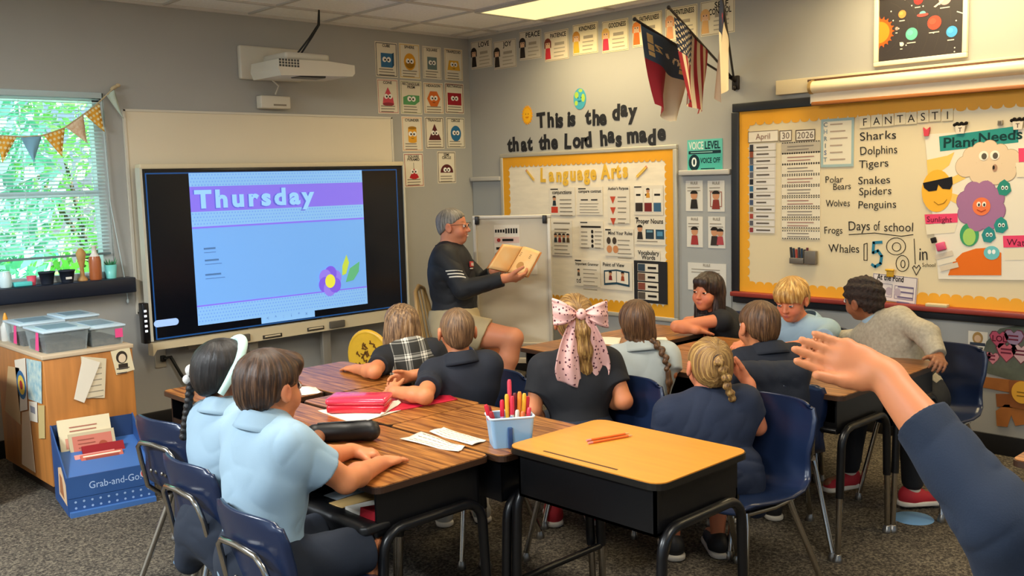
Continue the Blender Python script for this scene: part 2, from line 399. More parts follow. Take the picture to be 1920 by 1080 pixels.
sd = bpy.data.lights.new('sun', 'SUN'); sd.energy = 24; sd.angle = .02; sd.color = (1, .97, .9)
so = bpy.data.objects.new('sun', sd); COL.objects.link(so); so.rotation_euler = Vector((-.55, .35, -.76)).to_track_quat('-Z', 'Y').to_euler()
# portals tell the renderer where the sky comes in
for nm, loc, rot, sx, sy in (('sky_portal', (cx, .2, cz), (-PI / 2, 0, 0), WX1 - WX0, WZ1 - WZ0), ('sky_portal', (X0 - .1, -4.8, 1.6), (0, -PI / 2, 0), 1.4, 5.6), ('sky_portal', (-4.3, Y0 - .1, 1.65), (PI / 2, 0, 0), 7.0, 1.5)):
    pl = area(nm, loc, rot, sx, sy, 1, (1, 1, 1)); pl.data.cycles.is_portal = True
# blind: head rail, slats, bottom rail
bl = thing('window_blind', 'white slatted blind lowered over the bright window', 'blind', (cx, -.02, 2.1))
BL = mat('white blind slat', 'e4eef0', .5)
_b = BL.node_tree.nodes['Principled BSDF']; _t = BL.node_tree.nodes.new('ShaderNodeBsdfTranslucent'); _t.inputs[0].default_value = (.85, .95, .95, 1); _m = BL.node_tree.nodes.new('ShaderNodeMixShader'); _m.inputs[0].default_value = .5
BL.node_tree.links.new(_b.outputs[0], _m.inputs[1]); BL.node_tree.links.new(_t.outputs[0], _m.inputs[2]); BL.node_tree.links.new(_m.outputs[0], BL.node_tree.nodes['Material Output'].inputs[0])
m = MB().use(BL); z = 2.125
while z > 1.185:
    m.box((cx, .005, z), (WX1 - WX0 - .05, .024, .0014), Matrix.Rotation(.32, 4, 'X')); z -= .0225
m.build('slat', bl)
MB().use(BL).box((cx, .0, 2.15), (WX1 - WX0 - .03, .04, .035), bev=.004).build('head_rail', bl)
MB().use(mat('blind bottom rail', '6f8288', .5)).box((cx, .004, 1.172), (WX1 - WX0 - .05, .028, .014), bev=.003).build('bottom_rail', bl)
m = MB().use(BL)
for xx in (WX0 + .15, WX0 + .6, WX1 - .5, WX1 - .16): m.box((xx, -.008, 1.65), (.003, .002, .95))
m.tube([(WX1 - .02, -.02, 2.14), (WX1 - .015, -.025, 1.5), (WX1 + .045, -.03, .96), (WX1 + .05, -.03, .87)], .003, 6)
m.ell((WX1 + .05, -.03, .86), (.009, .009, .016), None, 8, 6)
m.build('cord', bl)
# ================================================================== the wall with the screen
WHITEB = mat('old whiteboard', 'e2d5ba', .35, var=.02, scale=2); ALU = mat('dull aluminium', 'b9b4a8', .4, .6)
t = thing('whiteboard', 'blank cream whiteboard on the wall behind the big screen', 'whiteboard', (-1.885, -.01, .77))
MB().use(WHITEB).box((-1.885, -.0105, 1.42), (2.09, .016, 1.3)).build('board', t)
m = MB().use(mat('board edge', 'd8d0bd', .5))
for a, b, c, d in ((-1.885, 2.066, 2.1, .014), (-1.885, .774, 2.1, .014)): m.box((a, -.0135, b), (c, .022, d))
for a in (-2.93, -.84): m.box((a, -.0135, 1.42), (.014, .022, 1.3))
m.build('edging', t)

# --- shape posters
SP = [('CUBE', (702, 77, 746, 146), '3b6f96', 'cube', '2f3c46'), ('SPHERE', (747, 80, 788, 149), 'e0a02c', 'sphere', 'd8b25c'), ('SQUARE', (791, 86, 828, 149), '6d7f7c', 'square', 'b7b0a0'), ('TRAPEZOID', (832, 90, 868, 152), 'e2ac38', 'trap', 'd0b483'),
      ('CONE', (706, 147, 748, 214), 'd2505c', 'cone', 'c77f7c'), ('RECTANGULAR PRISM', (749, 150, 792, 215), '5f9f66', 'prism', 'a9ad86'), ('HEXAGON', (793, 154, 832, 214), 'd8702e', 'hex', 'cfa27f'), ('RECTANGLE', (833, 155, 870, 214), 'a3262f', 'rect', '7a2a2a'),
      ('CYLINDER', (752, 218, 793, 284), 'e3a32e', 'cyl', 'e0a97d'), ('TRIANGLE', (796, 219, 833, 279), '5d2a2a', 'tri', '4c3a34'), ('CIRCLE', (836, 220, 872, 278), '2f6d97', 'circ', '5b5a50'),
      ('SQUARE PYRAMID', (756, 287, 795, 350), 'b9282c', 'pyr', 'a85650'), ('SEMI CIRCLE', (819, 284, 855, 343), '5a2626', 'semi', '403634')]
PAPER = mat('poster paper', 'e6dcc4', .6); INK = P_('3a342e'); GREYT = P_('8f8574')
adj = dict(cube='a blue cube', sphere='a yellow sphere', square='a grey green square', trap='a yellow trapezoid', cone='a pink cone', prism='a green box shape', hex='an orange hexagon', rect='a dark red rectangle', cyl='a yellow can shape', tri='a dark brown triangle', circ='a blue round disc', pyr='a red pyramid on a string', semi='a dark brown half disc')
for nm, (a, b, c, d), col, kind, edge in SP:
    p0, p1 = at_y(a, b), at_y(c, d); W_, H_ = abs(p1[0] - p0[0]), abs(p0[2] - p1[2]); W_ = min(max(W_, .19), .215); H_ = min(H_, .285); X, Z = (p0[0] + p1[0]) / 2, (p0[2] + p1[2]) / 2
    A = Art(wall_y(X, Z, .0005, random.uniform(-.012, .012))); A.sheet(0, 0, W_, H_, PAPER); A.frame(0, 0, W_ * .93, H_ * .94, .005, P_(edge), 1)
    ws = nm.split(' ')
    for k, wd in enumerate(ws): A.txt(wd, 0, H_ * .36 - k * .024, .021, INK, 2, style='b', maxw=W_ * .8)
    c_ = P_(col); dk = P_('%02x%02x%02x' % tuple(int(int(col[i:i + 2], 16) * .72) for i in (0, 2, 4))); y = -.005 - (.012 if len(ws) > 1 else 0); r = W_ * .27
    if kind in ('square', 'cube'):
        A.rect(0, y, r * 1.9, r * 1.9, c_, 2)
        if kind == 'cube': A.poly([(r * .95, y - r * .95), (r * 1.25, y - r * .6), (r * 1.25, y + r * 1.1), (r * .95, y + r * .95)], dk, 2)
    elif kind in ('sphere', 'circ'): A.disc(0, y, r * 1.05, r * 1.2, c_, 2); A.disc(0, y - r * .35, r * .8, r * .6, dk, 3) if kind == 'sphere' else 0
    elif kind == 'trap': A.poly([(-r * 1.3, y - r * .8), (r * 1.3, y - r * .8), (r * .95, y + r * .7), (-r * .95, y + r * .7)], c_, 2)
    elif kind == 'cone': A.poly([(-r * 1.0, y - r), (r * 1.0, y - r), (r * .85, y - r * .1), (0, y + r * 1.4), (-r * .85, y - r * .1)], c_, 2); A.disc(0, y - r, r, r * .25, dk, 2)
    elif kind == 'prism': A.poly([(-r * 1.4, y - r * .7), (r * .6, y - r * .7), (r * 1.4, y - r * .2), (r * 1.4, y + r * .6), (-r * .5, y + r * .6), (-r * 1.4, y + r * .3)], c_, 2)
    elif kind == 'hex': A.poly([(r * 1.25 * math.cos(q * PI / 3), y + r * 1.25 * math.sin(q * PI / 3)) for q in range(6)], c_, 2)
    elif kind == 'rect': A.rect(0, y, r * 2.7, r * 1.8, c_, 2)
    elif kind == 'cyl': A.rect(0, y, r * 1.5, r * 1.9, c_, 2); A.disc(0, y + r * .95, r * .75, r * .22, dk, 3); A.disc(0, y - r * .95, r * .75, r * .22, c_, 3)
    elif kind == 'tri': A.poly([(-r * 1.25, y - r), (r * 1.25, y - r), (0, y + r * 1.5)], c_, 2)
    elif kind == 'pyr': A.poly([(-r * .9, y - r * .8), (0, y - r * 1.15), (r * .9, y - r * .8), (0, y + r * .6)], c_, 2); A.line([(0, y + r * .6), (0, y + r * 1.4)], .003, INK, 2)
    elif kind == 'semi': A.disc(0, y - r * .5, r * 1.3, r * 1.3, c_, 2, 16, 0, PI)
    A.eyes(0, y + (.1 * r if kind not in ('semi',) else -.05 * r), r * .36)
    if kind in ('sphere', 'cyl', 'trap', 'hex'): A.disc(0, y - r * .45, r * .3, r * .16, dk, 4, 10, PI, 2 * PI)
    A.bars(0, -H_ * .28, W_ * .72, 3, .021, .0075, GREYT, 2)
    tag(A.build('shape_poster'), 'shape poster headed %s with %s wearing googly eyes' % (nm.lower(), adj[kind]), 'poster', 'shape posters by the corner')

# --- projector on its wall arm
WHP = mat('projector white plastic', 'd6cfbd', .45); DKV = mat('dark vent', '4a4a46', .6)
pc = at_y(570, 128, -.42)
t = thing('projector', 'white short-throw projector on a wall arm above the whiteboard', 'projector', (pc[0], -.42, pc[2]))
x, z = pc[0], pc[2]
prof = [(-.29, -.03), (-.27, -.075), (.28, -.055), (.3, -.035), (.3, .02), (.1, .035), (-.28, .03)]
MB().use(WHP).prism([(x + a, z + b) for a, b in prof], .22, .58, Matrix(((1, 0, 0, 0), (0, 0, -1, 0), (0, 1, 0, 0), (0, 0, 0, 1)))).build('housing', t)
m = MB().use(DKV)
for k in range(7):
    for j in range(3): m.box((x - .275 + k * .022, -.5805, z - .012 + j * .018), (.014, .004, .013))
m.build('vent', t)
MB().use(mat('projector lens hood', '2c2a28', .3)).box((x - .02, -.5, z - .066), (.2, .12, .02), bev=.008).build('lens_window', t)
MB().use(WHP).box((x - .02, -.36, z + .065), (.34, .3, .05), bev=.02).build('arm_cover', t)
MB().use(WHP).box((x - .02, -.16, z + .05), (.12, .34, .07), bev=.01).build('wall_arm', t)
a, b = at_y(443, 85), at_y(560, 155)
MB().use(WHP).box(((a[0] + b[0]) / 2, -.02, (a[2] + b[2]) / 2), (abs(b[0] - a[0]), .04, abs(a[2] - b[2])), bev=.012).build('wall_plate', t)
m = MB().use(mat('black cable', '15140f', .5)); cc = at_z(598, 19, CEIL)
for k in (0, .03): m.tube([(cc[0], cc[1], CEIL), (cc[0] - .01 - k * .3, cc[1] - .01, CEIL - .1), (cc[0] - .07 - k * .5, cc[1] - .0, CEIL - .19), (x + .0 - k, -.37, z + .085)], .0065, 8)
m.build('cable', t)
a, b = at_y(478, 180), at_y(535, 206)
t = thing('wall_speaker', 'small white box hanging under the projector', 'wall box', ((a[0] + b[0]) / 2, -.05, (a[2] + b[2]) / 2))
MB().use(WHP).box(((a[0] + b[0]) / 2, -.045, (a[2] + b[2]) / 2), (abs(b[0] - a[0]), .07, abs(a[2] - b[2])), bev=.01).build('case', t)
m = MB().use(WHP); m.tube([((a[0] + b[0]) / 2 + .02, -.04, b[2] + .1), ((a[0] + b[0]) / 2 + .05, -.04, b[2] + .16), ((a[0] + b[0]) / 2 - .03, -.03, b[2] + .23)], .006, 7); m.build('cable', t)
MB().use(GREYT).box(((a[0] + b[0]) / 2 + .03, -.0805, b[2] + .025), (.1, .002, .012)).build('label_strip', t)

# --- big interactive screen on a stand
TVY = -.125
def S(u, v): p = at_y(u, v, TVY - .04); return (p[0] + 1.88, p[2] - 1.14)
tv = thing('interactive_screen', 'big interactive screen showing a blue Thursday slide', 'screen', (-1.88, TVY, 0))
BLK = mat('screen black plastic', '0c0d11', .25); BEZ = mat('cream screen trim', 'd9c9a6', .45)
MB().use(BLK).box((-1.885, TVY, 1.15), (2.05, .07, 1.1), bev=.008).build('screen_body', tv)
m = MB().use(BEZ); m.box((-1.885, TVY - .005, 1.708), (2.06, .08, .032), bev=.006); m.build('top_trim', tv)
m = MB().use(mat('pale metal edge', 'cfcab8', .4)); m.box((-2.912, TVY - .01, 1.15), (.016, .07, 1.1)); m.build('side_trim', tv); m = MB().use(MATS['pale metal edge']); m.box((-.857, TVY - .01, 1.15), (.014, .07, 1.1)); m.build('side_trim', tv)
def E_(h, s=.85): return mat('screen ' + h, h, .3, emit=s * .49, spec=.3)
A = Art(Matrix.Translation((-1.88, TVY - .036, 1.14)) @ Matrix(((1, 0, 0, 0), (0, 0, -1, 0), (0, 1, 0, 0), (0, 0, 0, 1))))
A.rect(0, .005, 2.0, 1.07, mat('screen dark glass', '060910', .18, emit=.35, spec=.4), 0)
l0, r0, t0, b0 = S(273, 330)[0], S(743, 320)[0], S(500, 322)[1], S(500, 608)[1]
for (a, b), (c, d) in (((l0, t0), (r0, t0)), ((r0, t0), (r0, b0)), ((l0, b0), (r0, b0)), ((l0, t0), (l0, b0))): A.line([(a, b), (c, d)], .009, E_('1c4a86', .7), 1)
sl, sr = S(362, 460)[0], S(684, 450)[0]; st, sb = S(500, 322)[1], S(530, 590)[1]; sc_, sw = (sl + sr) / 2, sr - sl
def yy(u, v): return S(u, v)[1]
SLB = E_('6fa5e8', .95); BAND = E_('82b4ea', .95); PUR = E_('7f6fe6', .95); LNE = E_('6a7ad8', .95)
A.rect(sc_, (st + sb) / 2, sw, st - sb, SLB, 2)
y1, y2, y3, y4 = yy(520, 346), yy(530, 390), yy(530, 418), yy(530, 556)
A.rect(sc_, (st + y1) / 2, sw, st - y1, BAND, 3); A.rect(sc_, (y1 + y2) / 2, sw, y1 - y2, PUR, 3); A.rect(sc_, (y2 + y3) / 2, sw, y2 - y3, BAND, 3); A.rect(sc_, y3, sw, .012, PUR, 4)
A.rect(sc_, (y4 + sb) / 2, sw, y4 - sb, BAND, 3); A.rect(sc_, y4, sw, .01, PUR, 4)
dots = E_('6c9fd8', .9)
for (ya, yb) in ((st, y1), (y2, y3), (y4, sb)):
    n = int((ya - yb) / .022)
    for r in range(n):
        for q in range(62): A.rect(sl + (q + .5 + .5 * (r % 2)) * sw / 63, ya - .014 - r * .022, .009, .009, dots, 4)
A.txt('Thursday', sl + .026, y2 + .022, (y1 - y2) * .74, E_('5f62cc', .9), 4, style='k', align='l', track=.16, sq=1.16)
A.txt('Thursday', sl + .034, y2 + .027, (y1 - y2) * .70, E_('8fc3f2', 1.0), 6, style='k', align='l', track=.215, sq=1.16)
TXT = E_('4f76a8', .8)
for (u, v, wd) in ((382, 470, .085), (384, 492, .12), (385, 519, .14)):
    a = S(u, v); A.bars(a[0] + wd / 2, a[1] + .012, wd, 1, .02, .012, TXT, 4); A.rect(a[0] + wd / 2, a[1] - .014, wd, .004, TXT, 4)
fc = S(619, 527)
for k in range(6): q = k * PI / 3 + .4; A.disc(fc[0] + .05 * math.cos(q), fc[1] + .055 * math.sin(q), .052, .056, E_('7a5ce0' if k % 2 else '8d7ae8', .9), 5)
A.disc(fc[0], fc[1], .043, .05, E_('d9d84a', .95), 6)
lf = S(648, 498); A.poly([(lf[0] - .035, lf[1] - .07), (lf[0] - .03, lf[1] + .0), (lf[0] + .01, lf[1] + .08), (lf[0] + .03, lf[1] + .02), (lf[0] + .0, lf[1] - .06)], E_('b9cf4c', .9), 6)
lf = S(662, 510); A.poly([(lf[0] - .07, lf[1] - .07), (lf[0] - .03, lf[1] + .03), (lf[0] + .06, lf[1] + .075), (lf[0] + .05, lf[1] + .0), (lf[0] - .0, lf[1] - .06)], E_('5fae7e', .9), 5)
tb = S(490, 600), S(590, 585); A.rect((tb[0][0] + tb[1][0]) / 2, b0 + .045, tb[1][0] - tb[0][0], .075, BAND, 3)
for k in range(6): A.txt('<^:i*x'[k], tb[0][0] + .05 + k * .062, b0 + .03, .024, TXT, 5)
pl = S(312, 605); A.rect(pl[0], pl[1], .12, .045, E_('9dbdf0', .9), 3); A.disc(pl[0] - .06, pl[1], .0225, .0225, E_('9dbdf0', .9), 3); A.disc(pl[0] + .06, pl[1], .0225, .0225, E_('9dbdf0', .9), 3)
A.build('display', tv)
# pen tray under the screen
prof = [(-2.93, .585), (-.86, .585), (-.86, .555), (-1.02, .545), (-1.07, .515), (-2.47, .515), (-2.53, .545), (-2.9, .545), (-2.93, .5)]
AX = Matrix(((1, 0, 0, 0), (0, 0, -1, 0), (0, 1, 0, 0), (0, 0, 0, 1)))
MB().use(BEZ).prism([(-2.925, .592), (-.86, .592), (-.862, .568), (-1.03, .56), (-1.075, .512), (-2.43, .507), (-2.52, .545), (-2.9, .548), (-2.925, .51)], -TVY + .0, -TVY + .075, AX).build('pen_tray', tv)
m = MB().use(mat('tray recess', '3a332a', .5))
for u, v, wd in ((511, 630, .15), (634, 607, .05), (0, 0, 0), (592, 616, .14)):
    if wd: p = at_y(u, v, TVY - .076); m.box((p[0], TVY - .0765, p[2]), (wd, .004, .026), bev=.0015)
m.build('tray_recess', tv)
for u, v in ((511, 630), (592, 616)): m = MB().use(mat('silver pen', 'b5ab97', .35, .5)); p = at_y(u, v, TVY - .08); m.tube([(p[0] - .06, TVY - .08, p[2]), (p[0] + .06, TVY - .08, p[2] + .001)], .008, 8); m.build('tray_pen', tv)
for u, v in ((453, 636), (633, 609)): m = MB().use(mat('felt eraser', '5d564a', .9)); p = at_y(u, v, TVY - .085); m.box((p[0], TVY - .08, p[2] + .005), (.13, .02, .05), bev=.006); m.build('tray_eraser', tv)
m = MB().use(BLK); p = at_y(268, 607, TVY); m.box((-2.94, TVY - .01, .72), (.045, .06, .26), bev=.008); m.build('button_bar', tv)
m = MB().use(mat('button glow', 'e8eef4', .4, emit=.6))
for k in range(5): m.box((-2.945, TVY - .042, .80 - k * .032), (.016, .004, .014))
m.build('button', tv)
LEGM = mat('grey stand metal', '9a9488', .45, .3)
for xx in (-2.19, -1.6):
    MB().use(LEGM).box((xx, TVY + .01, .3), (.07, .045, .6), bev=.005).build('stand_post', tv)
MB().use(mat('dark stand base', '3c3c3c', .5)).box((-1.9, TVY + .0, .02), (1.3, .16, .04), bev=.01).build('stand_base', tv)
MB().use(LEGM).box((-1.9, TVY + .03, .53), (1.5, .03, .05)).build('cross_bar', tv)
# wall socket and cable under the screen
p = at_y(300, 672); t = thing('wall_outlet', 'beige wall outlet under the big screen with a plug in it', 'outlet', (p[0], -.01, p[2]))
MB().use(mat('outlet plate', 'b3a994', .5)).box((p[0], -.006, p[2]), (.075, .012, .12), bev=.004).build('plate', t)
MB().use(mat('black cable', '15140f', .5)).box((p[0] + .01, -.025, p[2]), (.03, .035, .04), bev=.006).build('plug', t)
p2 = at_y(350, 735)
tag(MB().use(mat('black cable', '15140f', .5)).tube([(p[0] + .01, -.04, p[2]), (p[0] + .05, -.05, p[2] + .01), (p[0] + .11, -.06, p[2] - .12), (p[0] + .22, -.06, p[2] - .3), (p[0] + .36, -.06, p[2] - .43), (p[0] + .5, -.07, .012)], .011, 8).build('power_cable'), 'black power cable drooping from the outlet under the screen', 'cable')
tag(MB().use(mat('white cord', 'd8d2c6', .5)).tube([(-2.98, -.06, .008), (-2.8, -.08, .008), (-2.65, -.07, .008), (-2.5, -.06, .008)], .007, 8).build('white_cable'), 'thin white cord lying along the black baseboard', 'cord')

# --- bunting over the window
pts = [at_y(u, v, -.045) for u, v in ((-120, 215), (-40, 244), (0, 254), (40, 257), (80, 254), (120, 240), (160, 212), (185, 192), (213, 166))]
tag(MB().use(mat('twine', 'c9b48c', .9)).tube(pts, .004, 6).build('bunting_string'), 'beige twine strung across the window blind', 'string')
k = MB().use(mat('twine', 'c9b48c', .9)); p = at_y(214, 164, -.03); k.ell(p, (.03, .012, .012), Matrix.Rotation(-.5, 3, 'Y'), 10, 6); k.ell(p + np.array([.025, 0, .014]), (.016, .012, .012), None, 10, 6)
tag(k.build('twine_knot'), 'knotted twine end fixed at the top window corner', 'knot')
YEL = mat('yellow dotted cotton', 'e2a22c', .8); BLU = mat('sky blue cotton', '7fb3cc', .8); PEA = mat('peach flowered cotton', 'd9b48c', .8, col2='e8d2b4', scale=90); LAC = mat('pale lace', 'bcc9b8', .9); DOT = P_('f0dfa8')
for (q, lab) in (((( -60, 250), (-12, 256), (-38, 300)), 'peach flowered bunting flag at the window edge'), (((-6, 253), (31, 257), (5, 305)), 'first yellow dotted bunting flag from the window edge'), (((38, 257), (78, 256), (64, 304)), 'plain sky blue bunting flag over the window'), (((82, 254), (121, 241), (117, 294)), 'yellow dotted bunting flag beside the plain blue one'), (((124, 239), (156, 216), (164, 268)), 'peach flowered bunting flag over the window'), (((158, 214), (186, 194), (196, 247)), 'highest yellow dotted bunting flag over the window'), (((199, 178), (214, 168), (231, 222)), 'pale lace bunting flag hanging at the window corner')):
    A_ = [Vector(at_y(u, v, -.05)) for u, v in q]; mm = YEL if 'yellow' in lab else BLU if 'blue' in lab else PEA if 'peach' in lab else LAC
    m = MB().use(mm); n = 8
    def fl(a, b):
        top = A_[0].lerp(A_[1], a); p = top.lerp(A_[2], b); p.y += .006 * math.sin(a * 6 + b * 3); return p
    m.grid(fl, 8, 8, .0015)
    if mm is YEL:
        m.use(DOT)
        for j in range(5):
            for i in range(5 - j):
                a, b = (i + .5 + .0 * j) / (5 - j), (j + .35) / 5.2; c = fl(a, b); c.y -= .004; m.add([(c.x + .0085 * math.cos(q_), c.y, c.z + .0085 * math.sin(q_)) for q_ in [k * PI / 5 for k in range(10)]], [tuple(range(9, -1, -1))], False)
    tag(m.build('bunting_flag'), lab, 'bunting flag', 'bunting flags over the window')
# --- things on the sill
SZ = 1.017
def sill(u): return at_y(u, 520, -.06)[0]
POT = mat('black nursery pot', '1b2230', .6); SOIL = mat('soil', '3a2c22', .95)
for u, lab in ((89, 'black plastic pot on the sill beside the pink cup'), (127, 'black plastic pot with a white label on the sill')):
    x = sill(u); t = thing('plant_pot', lab, 'pot', (x, -.05, SZ), group='black pots on the window sill'); MB().use(POT).lathe([(.033, 0), (.045, .066), (.048, .066), (.048, .075), (.042, .075), (.04, .06)], (x, -.05, SZ), 16).build('pot', t); MB().use(SOIL).lathe([(0.001, .062), (.041, .062)], (x, -.05, SZ), 16).build('soil', t)
    if u == 127: MB().use(P_('e8e4dc')).box((x - .005, -.093, SZ + .028), (.035, .003, .014)).build('pot_label', t)
x = sill(62); tag(MB().use(mat('pink cup', 'e0566e', .5)).lathe([(.02, 0), (.028, .055), (.026, .055), (.018, .004)], (x, -.03, SZ + .0), 14).build('paper_cup'), 'pink cup on the window sill', 'cup')
x = sill(42); tag(MB().use(mat('turquoise plastic', '59d3d0', .4)).box((x, -.045, SZ + .013), (.1, .06, .026), bev=.006).build('turquoise_tray'), 'turquoise tray lying on the window sill', 'tray')
x = sill(181); t = thing('soap_bottle', 'clear bottle of orange brown soap on the sill', 'bottle', (x, -.05, SZ))
MB().use(mat('orange soap', 'b0643a', .25)).lathe([(.034, 0), (.037, .01), (.037, .12), (.03, .145)], (x, -.05, SZ), 16).build('bottle', t); MB().use(mat('white pump', 'e8e2d8', .4)).lathe([(.03, .145), (.016, .165), (.012, .2), (.02, .205), (.02, .212)], (x, -.05, SZ), 12).build('pump', t)
x = sill(157); t = thing('wooden_figure', 'tan wooden figure standing on the sill beside the soap bottle', 'figure', (x, -.04, SZ)); MB().use(mat('tan wood', 'b98a4e', .6, var=.15, scale=20)).lathe([(.03, 0), (.03, .01), (.014, .03), (.012, .08), (.022, .12), (.03, .17), (.012, .2)], (x, -.04, SZ), 14).build('body', t)
x = sill(211); t = thing('seedling_cup', 'clear turquoise cup with a green seedling at the sill end', 'seedling', (x, -.04, SZ)); MB().use(mat('turquoise cup', '7fdcd2', .3)).lathe([(.03, 0), (.038, .085), (.036, .085), (.028, .004)], (x, -.04, SZ), 14).build('cup', t)
m = MB().use(mat('seedling leaf', '3f8a5a', .6))
for k in range(9): a = k * 2.4; m.add([(x, -.04, SZ + .06), (x + .03 * math.cos(a) - .008 * math.sin(a), -.04 + .03 * math.sin(a) + .008 * math.cos(a), SZ + .09), (x + .045 * math.cos(a), -.04 + .045 * math.sin(a), SZ + .1 + .004 * k), (x + .03 * math.cos(a) + .008 * math.sin(a), -.04 + .03 * math.sin(a) - .008 * math.cos(a), SZ + .09)], [(0, 1, 2, 3)], False)
m.build('leaf', t)
x = sill(12); t = thing('glass_jar', 'pale glass jar at the near end of the sill', 'jar', (x, -.04, SZ)); MB().use(mat('pale glass', 'cfe6e8', .15)).lathe([(.03, 0), (.034, .01), (.034, .07), (.026, .085), (.026, .095)], (x, -.04, SZ), 14).build('jar', t)
# ================================================================== the right wall
def box_x(a, b, c, d, off=0.):
    p0, p1 = at_x(a, b, -off), at_x(c, d, -off); return (p0[1] + p1[1]) / 2, (p0[2] + p1[2]) / 2, abs(p0[1] - p1[1]), abs(p0[2] - p1[2])
def box_x4(tl, br, off=0.):   # skewed quad: mid-heights of its two ends
    return box_x(tl[0], tl[1], br[0], br[1], off)
# --- fruit posters under the ceiling
FR = [('LOVE', (883, 78, 924, 126), '2e2722', 'd8cdb6'), ('JOY', (926, 78, 969, 126), '3b3128', 'd8cdb6'), ('PEACE', (974, 61, 1016, 108), '332b26', 'd8cdb6'), ('PATIENCE', (1021, 58, 1067, 113), '7a3a2c', 'e6d6b8'),
      ('KINDNESS', (1074, 47, 1122, 99), 'c98a3a', 'eeddb6'), ('GOODNESS', (1129, 38, 1179, 97), 'e0b060', 'eeddb6'), ('FAITHFULNESS', (1186, 25, 1242, 86), 'e8863a', 'eeddb6'), ('GENTLENESS', (1248, 14, 1308, 74), 'dd9a6a', 'eeddb6'), ('SELF CONTROL', (1314, 3, 1378, 62), 'e3b070', 'e6d9ba')]
FRL = {'LOVE': 'a dark haired child', 'JOY': 'a child in a dark hood', 'PEACE': 'a dark curly child', 'PATIENCE': 'a brown haired girl in red', 'KINDNESS': 'a sleeping child and yellow ball', 'GOODNESS': 'a blond child with a red and blue ball', 'FAITHFULNESS': 'an orange animal', 'GENTLENESS': 'a red haired child half hidden by a flag', 'SELF CONTROL': 'a blond child behind the white flag'}
for nm, q, col, pc_ in FR:
    y, z, W_, H_ = box_x(*q); W_ = min(max(W_, .24), .285); H_ = min(H_, .222)
    A = Art(wall_x(y, z, .0005, random.uniform(-.015, .015))); A.sheet(0, 0, W_, H_, mat('fruit paper ' + pc_, pc_, .6)); A.frame(0, 0, W_ * .96, H_ * .95, .003, P_('8a7d68'), 1)
    ws = nm.split(' ')
    for k, wd in enumerate(ws): A.txt(wd, W_ * .12 if len(wd) < 6 else 0.02, H_ * .27 - k * .04, .038 if len(wd) < 8 else .033, P_('231d18'), 2, style='b', maxw=W_ * .66, track=.02)
    c_ = P_(col); x = -W_ * .36
    A.disc(x, H_ * .1, .03, .036, P_('e5b890'), 2); A.disc(x, H_ * .13, .034, .034, c_, 3, 16, 0, PI); A.rect(x - .03, H_ * .06, .012, .05, c_, 3); A.rect(x + .03, H_ * .06, .012, .05, c_, 3)
    body = {'PATIENCE': 'c8323a', 'KINDNESS': 'e0b23a', 'GOODNESS': 'cf3b50', 'FAITHFULNESS': 'e0702e'}.get(nm, col)
    A.poly([(x - .03, -H_ * .42), (x + .03, -H_ * .42), (x + .022, -H_ * .05), (x - .022, -H_ * .05)], P_(body), 2)
    for k in (-1, 1): A.disc(x + k * .011, H_ * .09, .004, .005, P_('231d18'), 4, 8)
    A.bars(W_ * .14, H_ * .05, W_ * .42, 1, .02, .022, P_('a99c86'), 2); A.bars(W_ * .14, -H_ * .1, W_ * .5, 3, .028, .008, P_('b3a78f'), 2)
    tag(A.build('fruit_poster'), '%s poster with %s, in the ceiling row' % (nm.lower(), FRL[nm]), 'poster', 'word posters in a row under the ceiling')

# --- the verse in black cut-out letters
BL_ = mat('black card letters', '17181c', .6)
VL = [('This', [(1008, 239, 31), (1027, 238, 30), (1042, 238, 25), (1046, 238, 22)], 'first line'), ('is', [(1064, 236, 25), (1069, 235, 21)], 'first line'), ('the', [(1099, 232, 26), (1111, 234, 30), (1124, 234, 21)], 'first line'), ('day', [(1148, 224, 30), (1164, 217, 21), (1180, 222, 22)], 'first line'),
      ('that', [(953, 284, 24), (962, 283, 29), (978, 283, 20), (990, 281, 24)], 'second line'), ('the', [(1012, 280, 25), (1020, 279, 28), (1034, 279, 19)], 'second line'), ('Lord', [(1058, 278, 28), (1075, 277, 20), (1089, 277, 20), (1097, 276, 28)], 'second line'), ('has', [(1126, 273, 27), (1140, 266, 19), (1155, 274, 19)], 'second line'), ('made', [(1176, 268, 20), (1200, 266, 19), (1215, 272, 28), (1233, 262, 20)], 'second line')]
H0 = {'T': 1, 'L': 1}
for wd, ps, ln in VL:
    for i, (c, (u, v, hpx)) in enumerate(zip(wd, ps)):
        p = at_x(u, v); capm = .112
        m = MB(); m.T = wall_x(p[1], p[2], .0005, random.uniform(-.06, .06)); m.use(BL_); solid_text(m, c, capm, .003, 'k', .92)
        nth = ['first', 'second', 'third', 'fourth'][i]
        tag(m.build('letter_cutout'), 'black cut out letter %s, %s of the word %s in the %s' % (c, nth, wd, ln), 'letter', 'black letters of the wall verse')
y, z, _, _ = box_x(975, 194, 1003, 238); m = Art(wall_x(y, z, .0005)); m.use(P_('efa51f')); pts = []
for k in range(36): r = .062 if k % 2 else .05; pts.append((r * math.cos(k * PI / 18), r * 1.25 * math.sin(k * PI / 18)))
m.prism(pts, 0, .003); m.disc(0, 0, .043, .055, P_('f6b824'), 2); 
for k in (-1, 1): m.disc(k * .014, .008, .005, .006, P_('a86c12'), 3, 8)
m.disc(0, -.012, .02, .014, P_('d8850f'), 3, 10, PI, 2 * PI)
tag(m.build('sun_cutout'), 'yellow smiling sun cut out left of the first verse line', 'sun cut-out')
y, z, _, _ = box_x(1073, 166, 1102, 205); m = Art(wall_x(y, z, .0005)); m.use(mat('globe blue', '3f9fb4', .6)); m.prism([(.062 * math.cos(k * PI / 14), .078 * math.sin(k * PI / 14)) for k in range(28)], 0, .003)
